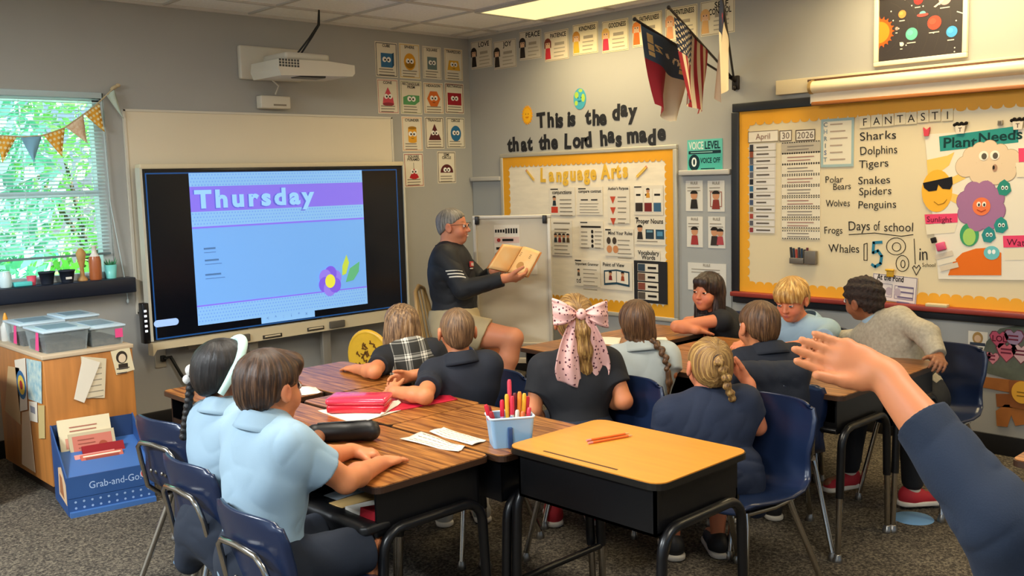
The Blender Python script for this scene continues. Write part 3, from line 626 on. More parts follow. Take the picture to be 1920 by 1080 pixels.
for (a, b, c, d) in ((-.03, .03, .02, .024), (.035, .005, .018, .03), (-.035, -.03, .016, .018), (.01, .06, .02, .012)): m.disc(a, b, c, d, P_('a5c64a'), 2, 14)
for k in (-1, 1): m.disc(k * .016, .008, .005, .006, P_('1c4a58'), 3, 8)
m.disc(0, -.012, .018, .012, P_('1c6a80'), 3, 10, PI, 2 * PI)
tag(m.build('globe_cutout'), 'blue and green smiling globe cut out above the verse', 'globe cut-out')

# --- scalloped border strips
GOLD = mat('yellow border card', 'eaa51e', .55, var=.03, scale=4)
def scallop(A, x0, x1, y, depth, sgn, pitch, l=3, vert=False, m=GOLD):
    """a strip between a straight edge at y and bumps reaching depth*sgn from it, running x0..x1"""
    A.use(m); n = max(2, round(abs(x1 - x0) / pitch)); z = A.Z(l)
    for i in range(n):
        a, b = x0 + (x1 - x0) * i / n, x0 + (x1 - x0) * (i + 1) / n; pts = [(a, y), (b, y)]
        for k in range(11): t = 1 - k / 10; pts.append((a + (b - a) * t, y + sgn * depth * (.76 + .24 * math.sqrt(max(0, 1 - (2 * t - 1) ** 2)))))
        if vert: pts = [(q, p) for p, q in pts]
        if (sgn < 0) != vert: pts = pts[::-1]
        A.add([(p, q, z) for p, q in pts], [tuple(range(len(pts)))], False)

# --- Language Arts bulletin board
LY0, LY1, LZ0, LZ1 = -.385, -2.118, .555, 1.755
ly, lz, lw, lh = (LY0 + LY1) / 2, (LZ0 + LZ1) / 2, abs(LY1 - LY0), LZ1 - LZ0
t = thing('bulletin_board', 'yellow bordered language arts bulletin board', 'bulletin board', (-.012, ly, LZ0))
A = Art(wall_x(ly, lz, .0005)); A.sheet(0, 0, lw, lh, mat('striped backing paper', 'f0e4cb', .8, var=.04, scale=6, stretch=(1, 1, 5)), .016); A.build('backing', t)
A = Art(wall_x(ly, lz, .0005)); A.use(mat('board frame metal', 'c2bcab', .4, .3))
for dx, dy, a, b in ((0, lh / 2, lw + .03, .03), (0, -lh / 2, lw + .03, .03), (lw / 2, 0, .03, lh - .03), (-lw / 2, 0, .03, lh - .03)): A.box((dx, dy, .012), (a, b, .026), bev=.004)
A.build('frame', t)
A = Art(wall_x(ly, lz, .0165)); iw, ih = lw / 2 - .015, lh / 2 - .015
scallop(A, -iw, iw, ih, .08, -1, .05, 1); scallop(A, -iw, iw, -ih, .088, 1, .05, 0); scallop(A, -ih, ih, -iw, .075, 1, .05, 0, True); scallop(A, -ih, ih, iw, .075, -1, .05, 0, True)
A.build('border', t)
LO = .0205
YT = mat('yellow card letters', 'e8b93c', .6); WTX = mat('pale letter centre', 'efe0bd', .6)
lp = [(1013, 340), (1030, 340), (1043, 340), (1056, 339), (1069, 338), (1083, 337), (1096, 337), (1107, 336), (1128, 335), (1146, 334), (1156, 333), (1168, 332)]
nth = ['first', 'second', 'third', 'fourth', 'fifth', 'sixth', 'seventh', 'eighth']
for i, (c, (u, v)) in enumerate(zip('LanguageArts', lp)):
    p = at_x(u, v, -LO); m = MB(); m.T = wall_x(p[1], p[2], LO, random.uniform(-.05, .05)); m.use(YT); solid_text(m, c, .105, .002, 'k', .8)
    wd = 'Language' if i < 8 else 'Arts'
    tag(m.build('title_letter'), 'yellow outlined title letter %s, %s of the word %s on the bulletin board' % (c, nth[i if i < 8 else i - 8], wd), 'letter', 'yellow title letters')
for (a, b, c, d), lab in (((985, 317, 1003, 340), 'yellow paper pencil before the word Language'), ((1215, 310, 1192, 334), 'yellow paper pencil after the word Arts')):
    p, q = at_x(a, b, -LO), at_x(c, d, -LO); v = Vector((-(q[1] - p[1]), q[2] - p[2])); L_ = v.length; m = Art(wall_x((p[1] + q[1]) / 2, (p[2] + q[2]) / 2, LO, math.atan2(v.y, v.x)))
    m.sheet(0, 0, L_ * .8, .02, YT); m.poly([(L_ * .4, -.01), (L_ * .52, 0), (L_ * .4, .01)], P_('e8cfa0'), 1); m.rect(-L_ * .38, 0, .012, .02, P_('d88a70'), 1); m.rect(0, .003, L_ * .76, .005, P_('f3d27a'), 1)
    tag(m.build('paper_pencil'), lab, 'paper pencil')
WP = mat('white copy paper', 'e9dfca', .6); BK = P_('26221f')
def sheet(q, label, fn, cat='worksheet', name='anchor_chart', group='charts on the language arts board', off=LO, m=WP, ang=0.):
    y, z, W_, H_ = box_x(*q, off); A = Art(wall_x(y, z, off, ang)); A.sheet(0, 0, W_, H_, m); fn(A, W_, H_); return tag(A.build(name), label, cat, group)
def pic(A, x, y, s, c): A.disc(x, y + s * .5, s * .3, s * .32, P_('c9906a'), 3, 12); A.disc(x, y + s * .62, s * .34, s * .26, BK, 4, 12, 0, PI); A.poly([(x - s * .35, y - s * .5), (x + s * .35, y - s * .5), (x + s * .25, y + s * .2), (x - s * .25, y + s * .2)], P_(c), 3)
def f1(A, W, H): A.rect(-W * .3, H * .44, W * .3, .008, BK); A.txt('conjunctions', 0, H * .27, .028, BK, 2, style='b', maxw=W * .9); A.rect(-W * .3, -H * .3, W * .26, H * .22, P_('cf4530')); pic(A, -W * .3, -H * .02, .055, '2d3a40'); A.bars(W * .16, H * .06, W * .5, 5, .03, .008, GREYT)
def f2(A, W, H): A.rect(-W * .3, H * .44, W * .3, .008, BK); A.txt('compare contrast', 0, H * .3, .022, BK, 2, style='b', maxw=W * .9); A.bars(-W * .2, H * .04, W * .3, 1, .03, .009, BK); A.bars(W * .2, H * .04, W * .3, 1, .03, .009, BK); A.bars(0, -H * .1, W * .8, 4, .022, .004, GREYT)
def f3(A, W, H):
    A.txt("Author's Purpose", 0, H * .4, .02, BK, 2, style='b', maxw=W * .92)
    for k in range(3): A.poly([(-W * .38, H * (.22 - .29 * k)), (-W * .12, H * (.22 - .29 * k)), (-W * .25, H * (.02 - .29 * k))], P_('c65038')); A.bars(W * .18, H * (.2 - .29 * k), W * .42, 2, .03, .007, GREYT)
def f4(A, W, H):
    for k, c in enumerate(('c89870', 'd39a4a', '6f8fa6')): A.rect((k - 1) * W * .31, -H * .02, W * .27, H * .8, P_('f2ead8'), 2); A.rect((k - 1) * W * .31, -H * .24, W * .25, H * .3, P_(('3b3430', '7a2c2c', '3f6584')[k]), 3); A.bars((k - 1) * W * .31, H * .18, W * .2, 1, .03, .014, BK, 3)
    A.rect(-W * .35, H * .45, W * .25, .008, BK); pic(A, .0, H * .2, .05, 'd99a3a')
def f5(A, W, H): A.rect(0, H * .42, W * .8, .012, GREYT); A.bars(0, H * .25, W * .7, 3, .026, .008, GREYT); [pic(A, (k - 1.5) * W * .2, -H * .03, .05, ('2d3a40', '8a3030', '3b3430', '5c4a30')[k]) for k in range(4)]; A.bars(0, -H * .22, W * .75, 3, .03, .006, GREYT)
def f6(A, W, H): A.rect(-W * .3, H * .44, W * .3, .008, BK); A.bars(0, H * .28, W * .85, 1, .03, .014, BK, jag=.05); A.bars(-W * .25, H * .08, W * .35, 5, .03, .006, GREYT); [A.disc(W * .05, H * (.1 - .18 * k), .012, .014, BK) for k in range(4)]; A.bars(W * .3, H * .1, W * .3, 5, .03, .006, GREYT)
def f7(A, W, H): A.rect(-W * .38, H * .45, W * .2, .01, BK); A.txt('Mind Your Rules', W * .04, H * .28, .024, BK, 2, style='b', maxw=W * .84); [A.disc(-W * (.36 - .2 * k), H * .06, .02, .026, P_('4a4038'), 2) for k in range(2)]; [A.disc(-W * (.34 - .22 * k), -H * .25, .026, .028, P_('d39060'), 2) for k in range(2)]; A.bars(W * .2, H * .08, W * .5, 5, .032, .006, GREYT)
def f8(A, W, H):
    A.rect(-W * .42, H * .45, W * .1, .01, BK); A.txt('Proper Nouns', 0, H * .26, .034, BK, 2, style='b', maxw=W * .88)
    pic(A, -W * .32, -H * .12, .075, '34302e'); A.rect(0, -H * .12, W * .27, H * .34, P_('2f3f4a'), 2); A.rect(0, -H * .02, W * .2, H * .08, P_('6f98a8'), 3); A.rect(W * .33, -H * .12, W * .27, H * .34, P_('2d5066'), 2); A.rect(W * .33, -H * .1, W * .18, H * .16, P_('5a93b4'), 3); A.bars(0, -H * .38, W * .85, 1, .02, .006, GREYT)
def f9(A, W, H): A.rect(-W * .35, H * .46, W * .25, .01, BK); A.txt('Important Grammar', 0, H * .3, .02, BK, 2, style='b', maxw=W * .9); pic(A, -W * .33, -H * .02, .04, '5a5046'); A.txt('td', -W * .33, -H * .38, .04, BK, 2); A.bars(W * .14, H * .14, W * .58, 6, .03, .005, GREYT)
def f10(A, W, H):
    A.txt('Point of View', -W * .1, H * .34, .026, BK, 2, style='b', maxw=W * .76); A.poly([(-W * .42, -H * .36), (0, -H * .3), (W * .42, -H * .36), (W * .42, H * .18), (0, H * .24), (-W * .42, H * .18)], P_('2a4a5c'), 2)
    A.poly([(-W * .38, -H * .28), (-W * .01, -H * .22), (-W * .01, H * .18), (-W * .38, H * .13)], P_('efe6d2'), 3); A.poly([(W * .01, -H * .22), (W * .38, -H * .28), (W * .38, H * .13), (W * .01, H * .18)], P_('efe6d2'), 3)
    pic(A, -W * .2, -H * .04, .05, '8a3030'); pic(A, W * .2, -H * .04, .05, 'a34a2a')
def f11(A, W, H): A.txt('Vocabulary', 0, H * .06, .03, BK, 2, style='b', maxw=W * .92); A.txt('Words', 0, -H * .38, .03, BK, 2, style='b')
for q, lab, fn in (((1030, 352, 1079, 404), 'conjunctions chart with a red box drawing', f1), ((1082, 351, 1131, 403), 'compare and contrast chart with two columns', f2), ((1139, 349, 1181, 419), 'tall chart with three red triangles about purpose', f3), ((1188, 348, 1244, 403), 'chart of three picture cards at the top end', f4), ((1034, 413, 1074, 480), 'tall chart with four small figures beside the easel', f5), ((1086, 414, 1132, 465), 'chart with a column of black dots', f6), ((1134, 428, 1189, 482), 'mind your rules chart with brown faces', f7), ((1190, 406, 1248, 460), 'proper nouns chart with blue pictures', f8), ((1077, 486, 1126, 539), 'important grammar chart at the bottom', f9), ((1128, 490, 1186, 546), 'point of view chart with an open blue book', f10), ((1195, 468, 1238, 490), 'small vocabulary words heading card', f11)):
    sheet(q, lab, fn)
y, z, W_, H_ = box_x(1189, 488, 1252, 571, LO); t = thing('pocket_chart', 'black pocket chart with four white word cards', 'pocket chart', (-LO, y, z - H_ / 2))
A = Art(wall_x(y, z, LO)); A.sheet(0, 0, W_, H_, mat('black chart cloth', '1d1c20', .8), .004); A.build('chart', t)
for k, wd in enumerate(('rags', 'Families', 'abacus', 'obedient')):
    A = Art(wall_x(y, z + H_ * (.34 - .225 * k), LO + .004)); A.sheet(-W_ * .07, 0, W_ * .62, H_ * .19, WP); A.rect(-W_ * .26, 0, W_ * .22, H_ * .17, P_(('3a4a58', '7a5a4a', '8a4a3a', '5a5148')[k]), 2); A.bars(W_ * .07, 0, W_ * .28, 1, .02, .016, BK, 2); A.build('word_card', t)

# --- teal sign and the rule cards
def fv(A, W, H):
    T2 = P_('3fb0a2'); TD = P_('16343c'); A.rect(0, -H * .22, W * .96, H * .5, P_('4fb5a6'), 1)
    text(A, 'VOICE', -W * .24, H * .2, .05, P_('dff0e4'), LAY * 2 + .002, style='b', maxw=W * .42); text(A, 'LEVEL', W * .22, H * .2, .05, TD, LAY * 2 + .002, style='b', maxw=W * .44)
    A.rect(0, H * .1, W * .92, H * .1, TD, 2); A.bars(0, H * .1, W * .8, 1, .02, .006, P_('8cc4bc'), 3); A.disc(-W * .3, -H * .22, .045, .055, TD, 2); A.txt('0', -W * .3, -H * .34, .06, P_('e8f2ee'), 3, style='b'); A.txt('VOICE OFF', W * .16, -H * .24, .034, TD, 2, style='b', maxw=W * .56); A.bars(W * .14, -H * .42, W * .5, 1, .02, .006, TD)
sheet((1289, 263, 1355, 320), 'teal voice level sign above the ledge', fv, 'sign', 'voice_sign', None, .001, mat('teal card', '63c5b4', .6))
rc = ['2d2a28', '8a3a34', 'a33a3a', '3b3330', '8a7a60']
for k, (q, lab) in enumerate((((1286, 339, 1318, 396), 'rule card showing a dark standing figure, upper row'), ((1327, 339, 1359, 397), 'rule card with a red framed picture, upper row'), ((1288, 406, 1318, 464), 'rule card showing a figure in red, lower row'), ((1328, 406, 1360, 466), 'rule card showing two children, lower row'), ((1290, 492, 1362, 548), 'wide rule sheet partly behind the dark haired girl'))):
    def fr(A, W, H, k=k):
        A.txt('RULE', 0, H * .38, .018, GREYT, 2, style='b'); A.bars(0, H * .27, W * .8, 2, .02, .005, GREYT); pic(A, -W * .12 if k == 3 else 0, -H * .2, .09, rc[k]); 
        if k == 3: pic(A, W * .22, -H * .2, .08, 'b04a50')
        if k == 1: A.frame(0, -H * .1, W * .7, H * .5, .006, P_('a06a5a'), 2)
    sheet(q, lab, fr, 'card', 'rule_card', 'rule cards on the grey panel', .0085, mat('pale card', 'dcd8cc', .6))

# --- the long whiteboard with the yellow border
BY0, BY1, BZ0, BZ1 = -2.585, -6.2, .735, 2.0
by, bz, bw, bh = (BY0 + BY1) / 2, (BZ0 + BZ1) / 2, abs(BY1 - BY0), BZ1 - BZ0
board = thing('marker_board', 'long whiteboard with yellow scalloped border and handwriting', 'whiteboard', (-.01, by, BZ0))
A = Art(wall_x(by, bz, .0005)); A.sheet(0, 0, bw, bh, mat('cream marker board', 'e0cfa8', .3, var=.015, scale=2), .018); A.build('board', board)
A = Art(wall_x(by, bz, .0005)); A.use(mat('black board frame', '1d1e22', .4)); A.box((-bw / 2 + .02, -.008, .016), (.055, bh - .078, .034), bev=.004); A.box((0, bh / 2 - .018, .016), (bw, .055, .034), bev=.004); A.box((0, -bh / 2 + .01, .016), (bw, .05, .034), bev=.004); A.box((bw / 2 - .02, -.008, .016), (.055, bh - .078, .034), bev=.004); A.build('frame', board)
A = Art(wall_x(by, bz, .0005)); A.use(mat('red brown tray', '8c2f24', .45, var=.15, scale=4)); A.box((0, -bh / 2 + .045, .045), (bw - .02, .03, .07), bev=.006); A.build('tray', board)
A = Art(wall_x(by, bz, .0185)); iw, ih = bw / 2 - .045, bh / 2 - .045
scallop(A, -iw, iw, ih, .092, -1, .062, 0); scallop(A, -iw, iw, -ih, .085, 1, .062, 0); scallop(A, -ih, ih, -iw, .078, 1, .06, -1, True)
A.build('border', board)
BO = .0215
PEN = P_('2a2624', .5)
def hand(s, u, v, hpx, jit=.06, u2=None, pm=PEN, style='r'):
    p = at_x(u, v, -BO); h = hpx / (F / (RC.T @ (p - EYE))[2] * -1); W0 = None
    if u2: q = at_x(u2, v, -BO); W0 = abs(q[1] - p[1])
    WR = MB(); WR.T = wall_x(p[1], p[2], BO, .02); sq = 1. if not W0 else W0 / twidth(s, h, style); text(WR, s, 0, 0, h, pm, .0006, style=style, align='l', sq=sq, jit=jit); WR.build('handwritten_word', board)
for s, u, v, h, u2 in (('Sharks', 1612, 264, 15, 1681), ('Dolphins', 1612, 291, 15, 1683), ('Tigers', 1610, 315, 14, 1667), ('Snakes', 1608, 346, 14, 1670), ('Spiders', 1610, 366, 14, 1672), ('Penguins', 1608, 391, 14, 1681), ('Polar', 1547, 343, 12, 1581), ('Bears', 1561, 356, 12, 1596), ('Wolves', 1548, 388, 13, 1594), ('Frogs', 1545, 438, 13, 1580), ('Whales', 1554, 473, 15, 1612), ('Days', 1590, 432, 17, 1632), ('of', 1638, 432, 17, 1650), ('school', 1657, 434, 16, 1713), ('in', 1722, 488, 24, 1741), ('School', 1729, 500, 7, 1754)): hand(s, u, v, h, .07, u2)
def stroke(pts, tpx=2.2, m=PEN):
    WR = MB().use(m); q = [at_x(u, v, -BO) for u, v in pts]; th = tpx * .0024
    for a, b in zip(q, q[1:]):
        d = Vector((0, b[1] - a[1], b[2] - a[2])); n = Vector((0, -d.z, d.y)).normalized() * th / 2; e = d.normalized() * th * .3; a, b = Vector(a) - e, Vector(b) + e; a.x = b.x = -BO - .0006
        WR.add([a + n, a - n, b - n, b + n], [(0, 1, 2, 3)], False)
    WR.build('pen_stroke', board)
stroke([(1592, 440), (1640, 437), (1690, 443), (1712, 440)])
TEAL = P_('2b7a96', .5)
stroke([(1620, 458), (1626, 456), (1626, 488), (1620, 488), (1620, 458)], 2)
stroke([(1653, 454), (1638, 455), (1637, 474), (1646, 470), (1653, 480), (1651, 494), (1641, 500), (1635, 496)], 7, TEAL)
def loop(cx_, cy_, rx, ry, n=18): return [(cx_ + rx * math.cos(2 * PI * k / n), cy_ + ry * math.sin(2 * PI * k / n)) for k in range(n + 1)]
for l_ in (loop(1680, 462, 18, 16), loop(1681, 463, 8, 8), loop(1692, 494, 12, 15), loop(1693, 495, 4, 7)): stroke(l_, 1.8)
stroke([(1714, 448), (1716, 495)], 1.8); stroke([(1718, 516), (1711, 502), (1714, 498), (1718, 503), (1723, 497), (1726, 502), (1718, 516)], 1.8)
# things stuck to the whiteboard
def card(q, name, label, fn, cat='card', group=None, m=WP, off=BO, ang=.0): return sheet(q, label, fn, cat, name, group, off, m, ang)
card((1403, 247, 1460, 265), 'month_card', 'date card reading April', lambda A, W, H: (A.frame(0, 0, W, H, .004, P_('7a6a58')), A.txt('April', 0, -.017, .036, P_('8d6a5a'), 2)), 'date card', 'date cards')
card((1462, 245, 1485, 264), 'day_card', 'date card reading 30', lambda A, W, H: (A.frame(0, 0, W, H, .005, P_('5a4c40')), A.txt('30', 0, -.018, .038, P_('6a5a50'), 2)), 'date card', 'date cards')
card((1492, 244, 1529, 263), 'year_card', 'date card reading 2026', lambda A, W, H: (A.frame(0, 0, W, H, .006, P_('5a4c40')), A.txt('2026', 0, -.018, .038, P_('6a5a50'), 2)), 'date card', 'date cards')
ic = ['3a3a40', '8a4a34', '5a5a60', '2f5f8a', '5d5d64', '2a2a2e', '3b6a8a', '2a2a30', '44506a', '8a7a5a', 'a3443a', '5a5a60', '8a3a3a']
for k in range(13):
    v = 270 + k * 12.95
    def fs(A, W, H, k=k): A.rect(-W * .41, 0, W * .14, H * .8, P_(ic[k])); A.bars(W * .08, 0, W * .6, 1, .02, .009, P_('5f564c'), jag=.4); A.frame(W * .08, 0, W * .8, H * .96, .0015, P_('bdb29c'))
    card((1405, v, 1455 - .15 * k, v + 12.2), 'schedule_strip', 'schedule strip, %s from the top under the April card' % ['topmost one', 'second', 'third', 'fourth', 'fifth', 'sixth', 'seventh', 'eighth', 'ninth', 'tenth', 'eleventh', 'twelfth', 'lowest one'][k], fs, 'strip', 'schedule strips', mat('strip paper', 'dcd6cc', .6))
for k in range(9):
    v = 267 + k * 20.5
    def fd(A, W, H, k=k):
        n = 16
        for j in range(n):
            A.rect(-W / 2 + (j + .5) * W / n, H / 2 - .004, W / n * .5, .006, BK); A.rect(-W / 2 + (j + .5) * W / n, -H / 2 + .004, W / n * .5, .006, BK)
        A.bars(0, .008, W * .7, 2, .02, .006, P_('a3776a' if k % 2 else '8a8074'))
    card((1466, v, 1538, v + 18.5), 'dotted_card', 'dot bordered sentence card, %s of the column' % ['top one', 'second', 'third', 'fourth', 'fifth', 'sixth', 'seventh', 'eighth', 'bottom one'][k], fd, 'card', 'dot bordered sentence cards', mat('grey card' if k == 0 else 'cream card', 'b8ad98' if k == 0 else 'e3d8be', .6), ang=.01)
def fch(A, W, H):
    A.frame(0, 0, W, H, .016, P_('9fb6b4')); 
    for k, c in enumerate('CHRIST'): A.txt(c, -W * .36, H * (.34 - .145 * k), .026, P_(('6a7a80', '8a9aa0', '7a8a90', '5f6f78', '5f6f90', '7a8a90')[k]), 2, style='b'); A.bars(W * .08, H * (.34 - .145 * k) + .012, W * .6, 1, .02, .008, P_('b09c88'), jag=.5)
card((1540, 224, 1601, 312), 'acrostic_chart', 'blue bordered acrostic chart beside the sharks list', fch, 'chart', None, mat('acrostic paper', 'e2d9c0', .6))
for k, (c, u, v) in enumerate(zip('FANTASTI', (1622, 1644, 1666, 1688, 1709, 1731, 1753.5, 1777), (229, 227, 225.5, 223, 222, 219, 217, 216))):
    card((u - 10, v - 11, u + 10, v + 11), 'letter_tile', 'white letter tile %s, %s of the title row above the sharks list' % (c, ['first', 'second', 'third', 'fourth', 'fifth', 'sixth', 'seventh', 'last'][k]), lambda A, W, H, c=c: (A.txt(c, 0, -.021, .042, P_('2c2622'), 2, style='r'), A.rect(0, -H * .47, W, .003, P_('b3a384'))), 'letter tile', 'letter tiles of the board title', mat('letter tile paper', 'e4d6b4', .6), ang=.03)
y, z, W_, H_ = box_x(1484, 460, 1536, 498, BO); t = thing('marker_holder', 'clear magnetic holder full of dark markers on the whiteboard', 'marker holder', (-BO - .02, y, z - H_ / 2))
A = Art(wall_x(y, z, BO)); A.use(mat('smoky plastic', '6a6258', .25)); A.box((W_ * .26, -.01, .02), (W_ * .4, H_ * .7, .03), bev=.004); A.box((-W_ * .22, -H_ * .28, .02), (W_ * .5, H_ * .3, .035), bev=.004); A.build('case', t)
A = Art(wall_x(y, z, BO))
for k, c in enumerate(('1c1a1c', '24303f', 'a33b30', '2b2b36', '16324a', '1d1d1f', '5a2330')): A.use(mat('marker ' + c, c, .4)); A.tube([(-W_ * .42 + k * .017, -H_ * .36, .02), (-W_ * .46 + k * .019, H_ * (.42 - .05 * (k % 3)), .022)], .0075, 8)
A.build('marker', t)
def fpd(A, W, H): A.frame(0, 0, W * .98, H * .98, .003, P_('6a5f70')); A.txt('At the Pond', -W * .1, H * .28, .034, BK, 2, style='b', maxw=W * .6); A.frame(-W * .24, -H * .1, W * .4, H * .5, .003, P_('8a8090')); A.bars(W * .26, H * .1, W * .36, 5, .03, .009, P_('6f6482')); A.frame(W * .22, -H * .12, W * .42, H * .5, .003, P_('6f6482')); [A.disc(-W * .3 + .05 * k, -H * .12, .02, .024, P_('b8a8b0'), 2) for k in range(3)]
card((1636, 514, 1719, 569), 'pond_worksheet', 'at the pond worksheet clipped low on the whiteboard', fpd, 'worksheet', None, mat('lilac paper', 'e0d4cc', .6), BO + .004, -.06)
y, z, W_, H_ = box_x(1664, 503, 1679, 520, BO); m = Art(wall_x(y, z, BO + .008)); m.use(mat('yellow clip', 'd9a51e', .4)); m.box((0, 0, .008), (.04, .045, .016), bev=.005); m.box((0, .018, .014), (.05, .012, .02), bev=.004); tag(m.build('magnet_clip'), 'yellow magnet clip holding the pond worksheet', 'clip')
y, z, W_, H_ = box_x(1732, 237, 1745, 257, BO); m = Art(wall_x(y, z, BO)); m.use(mat('red clip', 'd0313f', .4)); m.prism([(-.012, -.024), (.012, -.024), (.018, .024), (.004, .012), (-.004, .012), (-.018, .024)], 0, .014); tag(m.build('magnet_clip'), 'small red magnet clip beside the title row', 'clip')
y, z, W_, H_ = box_x(1871, 225, 1881, 235, BO); m = Art(wall_x(y, z, BO)); m.use(mat('grey clip', 'a99e88', .4)); m.box((0, 0, .006), (.026, .026, .012), bev=.003); m.use(P_('6a6258')); m.box((0, 0, .0125), (.016, .016, .002)); tag(m.build('magnet_clip'), 'small square grey magnet above the plant banner', 'clip')
for (u, v), lab in (((1802, 240), 'white pot magnet with black soil above the word Plant'), ((1910, 232), 'white pot magnet with black soil at the banner end')):
    p = at_x(u, v, -BO); t = thing('pot_magnet', lab, 'magnet', (-BO, p[1], p[2])); A = Art(wall_x(p[1], p[2], BO + .004)); A.use(P_('ded3c0')); A.prism([(-.02, -.03), (.02, -.03), (.026, .012), (-.026, .012)], 0, .01); A.txt('T', 0, -.02, .022, P_('5a4a44'), 12, style='b'); A.build('pot', t)
    A = Art(wall_x(p[1], p[2], BO + .004)); A.use(P_('17120f')); [A.ell((-.03 + .012 * k, .018 + .006 * (k % 2), .006), (.011, .01, .006), None, 8, 6) for k in range(6)]; A.build('soil', t)
# the plant chart
PO = BO + .001
t = thing('plant_chart', 'plant needs chart with a paper flower, cloud, sun and pot', 'chart', (-PO, -4.4, .95))
def PX(u, v): p = at_x(u, v, -PO); return (-(p[1] + 4.4), p[2] - 1.4)
AT = wall_x(-4.4, 1.4, PO)
def pp(A, pts, m, l): A.poly([PX(u, v) for u, v in pts], m, l)
def pc2(A, u, v, ru, rv, m, l, n=24): c = PX(u, v); e = PX(u + ru, v); f_ = PX(u, v - rv); A.disc(c[0], c[1], abs(e[0] - c[0]), abs(f_[1] - c[1]), m, l, n)
A = Art(AT); A.use(WP); q = [PX(1734, 252), PX(1760, 523), PX(1975, 526), PX(1975, 236)]; A.prism([q[1], q[2], q[3], q[0]], 0, .002); A.build('chart_paper', t)
A = Art(AT); pp(A, [(1761, 256), (1763, 284), (1910, 267), (1909, 236)], P_('2f8f88'), 1); a, b = PX(1768, 277), PX(1904, 262)
text(A, 'Plant', a[0], a[1], .054, P_('123a3a'), 2 * LAY + .002, style='b', align='l', sq=1.18); c = PX(1838, 272); text(A, 'Needs', c[0] - .012, c[1] + .012, .052, P_('123a3a'), 2 * LAY + .002, style='b', align='l', sq=1.15, slope=.06); A.build('banner', t)
A = Art(AT); YS = P_('f2b33a'); 
for q in (((1738, 300), (1775, 292), (1768, 312), (1740, 330)), ((1770, 340), (1815, 318), (1810, 335), (1775, 352)), ((1785, 362), (1820, 372), (1800, 385), (1782, 376)), ((1750, 305), (1790, 285), (1780, 310), (1760, 325))): pp(A, q, P_('f5c566'), 1)
pc2(A, 1757, 358, 29, 40, YS, 2); pp(A, [(1731, 343), (1786, 331), (1787, 345), (1782, 355), (1768, 354), (1760, 346), (1757, 357), (1742, 359), (1733, 352)], P_('1a1a20'), 4)
A.line([PX(1752, 378), PX(1760, 384), PX(1770, 381), PX(1776, 374)], .004, P_('a8741c'), 4); A.build('paper_sun', t)
A = Art(AT); CL = P_('e2c9a8'); DKL = P_('b39a78')
for u, v, r in ((1812, 312, 20), (1822, 292, 16), (1838, 282, 15), (1856, 278, 15), (1876, 284, 14), (1895, 298, 18), (1888, 322, 18), (1868, 328, 18), (1838, 325, 20), (1855, 305, 24)): pc2(A, u, v, r + 1, r + 1, DKL, 2, 20); pc2(A, u, v, r, r, CL, 3, 20)
for u, v in ((1845, 292), (1866, 291)): pc2(A, u, v, 9, 9, P_('f3ead6'), 5); pc2(A, u + 1, v + 1, 5, 6, P_('5c564c'), 6)
pc2(A, 1866, 315, 5, 7, P_('b08a72'), 5); pc2(A, 1864, 314, 2, 4, BK, 6); A.build('paper_cloud', t)
A = Art(AT)
for k in range(8): q = k * PI / 4 + .3; pc2(A, 1840 + 29 * math.cos(q), 386 + 30 * math.sin(q), 19, 20, P_('8a5c80'), 3, 20); pc2(A, 1840 + 29 * math.cos(q), 386 + 30 * math.sin(q), 18, 19, P_('a5739a'), 4, 20)
pc2(A, 1841, 387, 17, 17, P_('ec7a4a'), 6); 
for u in (1836, 1846): pc2(A, u, 383, 4, 5, P_('f3ead6'), 7, 12); pc2(A, u + .5, 384, 2, 3, P_('3a3a40'), 8, 10)
A.line([PX(1833, 393), PX(1841, 397), PX(1849, 393)], .004, P_('a83a24'), 8); A.build('paper_flower', t)
for u, v, c in ((1884, 352, '2f8a7a'), (1878, 422, '2d8f86'), (1855, 440, '2f8a8a')):
    A = Art(AT); pp(A, [(u - 14, v), (u - 10, v + 13), (u + 3, v + 15), (u + 13, v + 6), (u + 10, v - 8), (u, v - 16), (u - 9, v - 10)], P_(c), 5); pc2(A, u - 3, v, 3, 4, P_('e8efe6'), 6, 10); pc2(A, u + 4, v, 3, 4, P_('e8efe6'), 6, 10); pc2(A, u - 3, v + .5, 1.5, 2, BK, 7, 8); pc2(A, u + 4, v + .5, 1.5, 2, BK, 7, 8); A.build('paper_leaf', t)
A = Art(AT); pc2(A, 1818, 440, 18, 22, P_('3f9a6a'), 4); pc2(A, 1818, 444, 12, 16, P_('a5cf6a'), 5); A.build('paper_leaf', t)
A = Art(AT); pp(A, [(1778, 516), (1788, 490), (1805, 474), (1830, 466), (1856, 464), (1878, 474), (1878, 516)], P_('e5701f'), 3); pc2(A, 1860, 474, 15, 13, P_('6fc0c4'), 5); pc2(A, 1856, 472, 3.5, 4.5, P_('eef2ee'), 6, 10); pc2(A, 1864, 472, 3.5, 4.5, P_('eef2ee'), 6, 10); A.build('paper_pot', t)
A = Art(AT); PK = P_('e8476e'); pp(A, [(1734, 402), (1736, 420), (1796, 417), (1796, 400)], PK, 3); a = PX(1738, 416); text(A, 'Sunlight', a[0], a[1], .03, P_('5a1a2e'), LAY * 4 + .002, style='r', align='l', maxw=.17, jit=.05)
pp(A, [(1736, 421), (1738, 440), (1790, 436), (1796, 418)], P_('e8dcc0'), 2); A.build('name_tag', t); A = Art(AT); pp(A, [(1881, 442), (1882, 464), (1975, 462), (1975, 440)], PK, 3); a = PX(1888, 460); text(A, 'Water', a[0], a[1], .034, P_('5a1a2e'), LAY * 4 + .002, style='r', align='l', jit=.05)
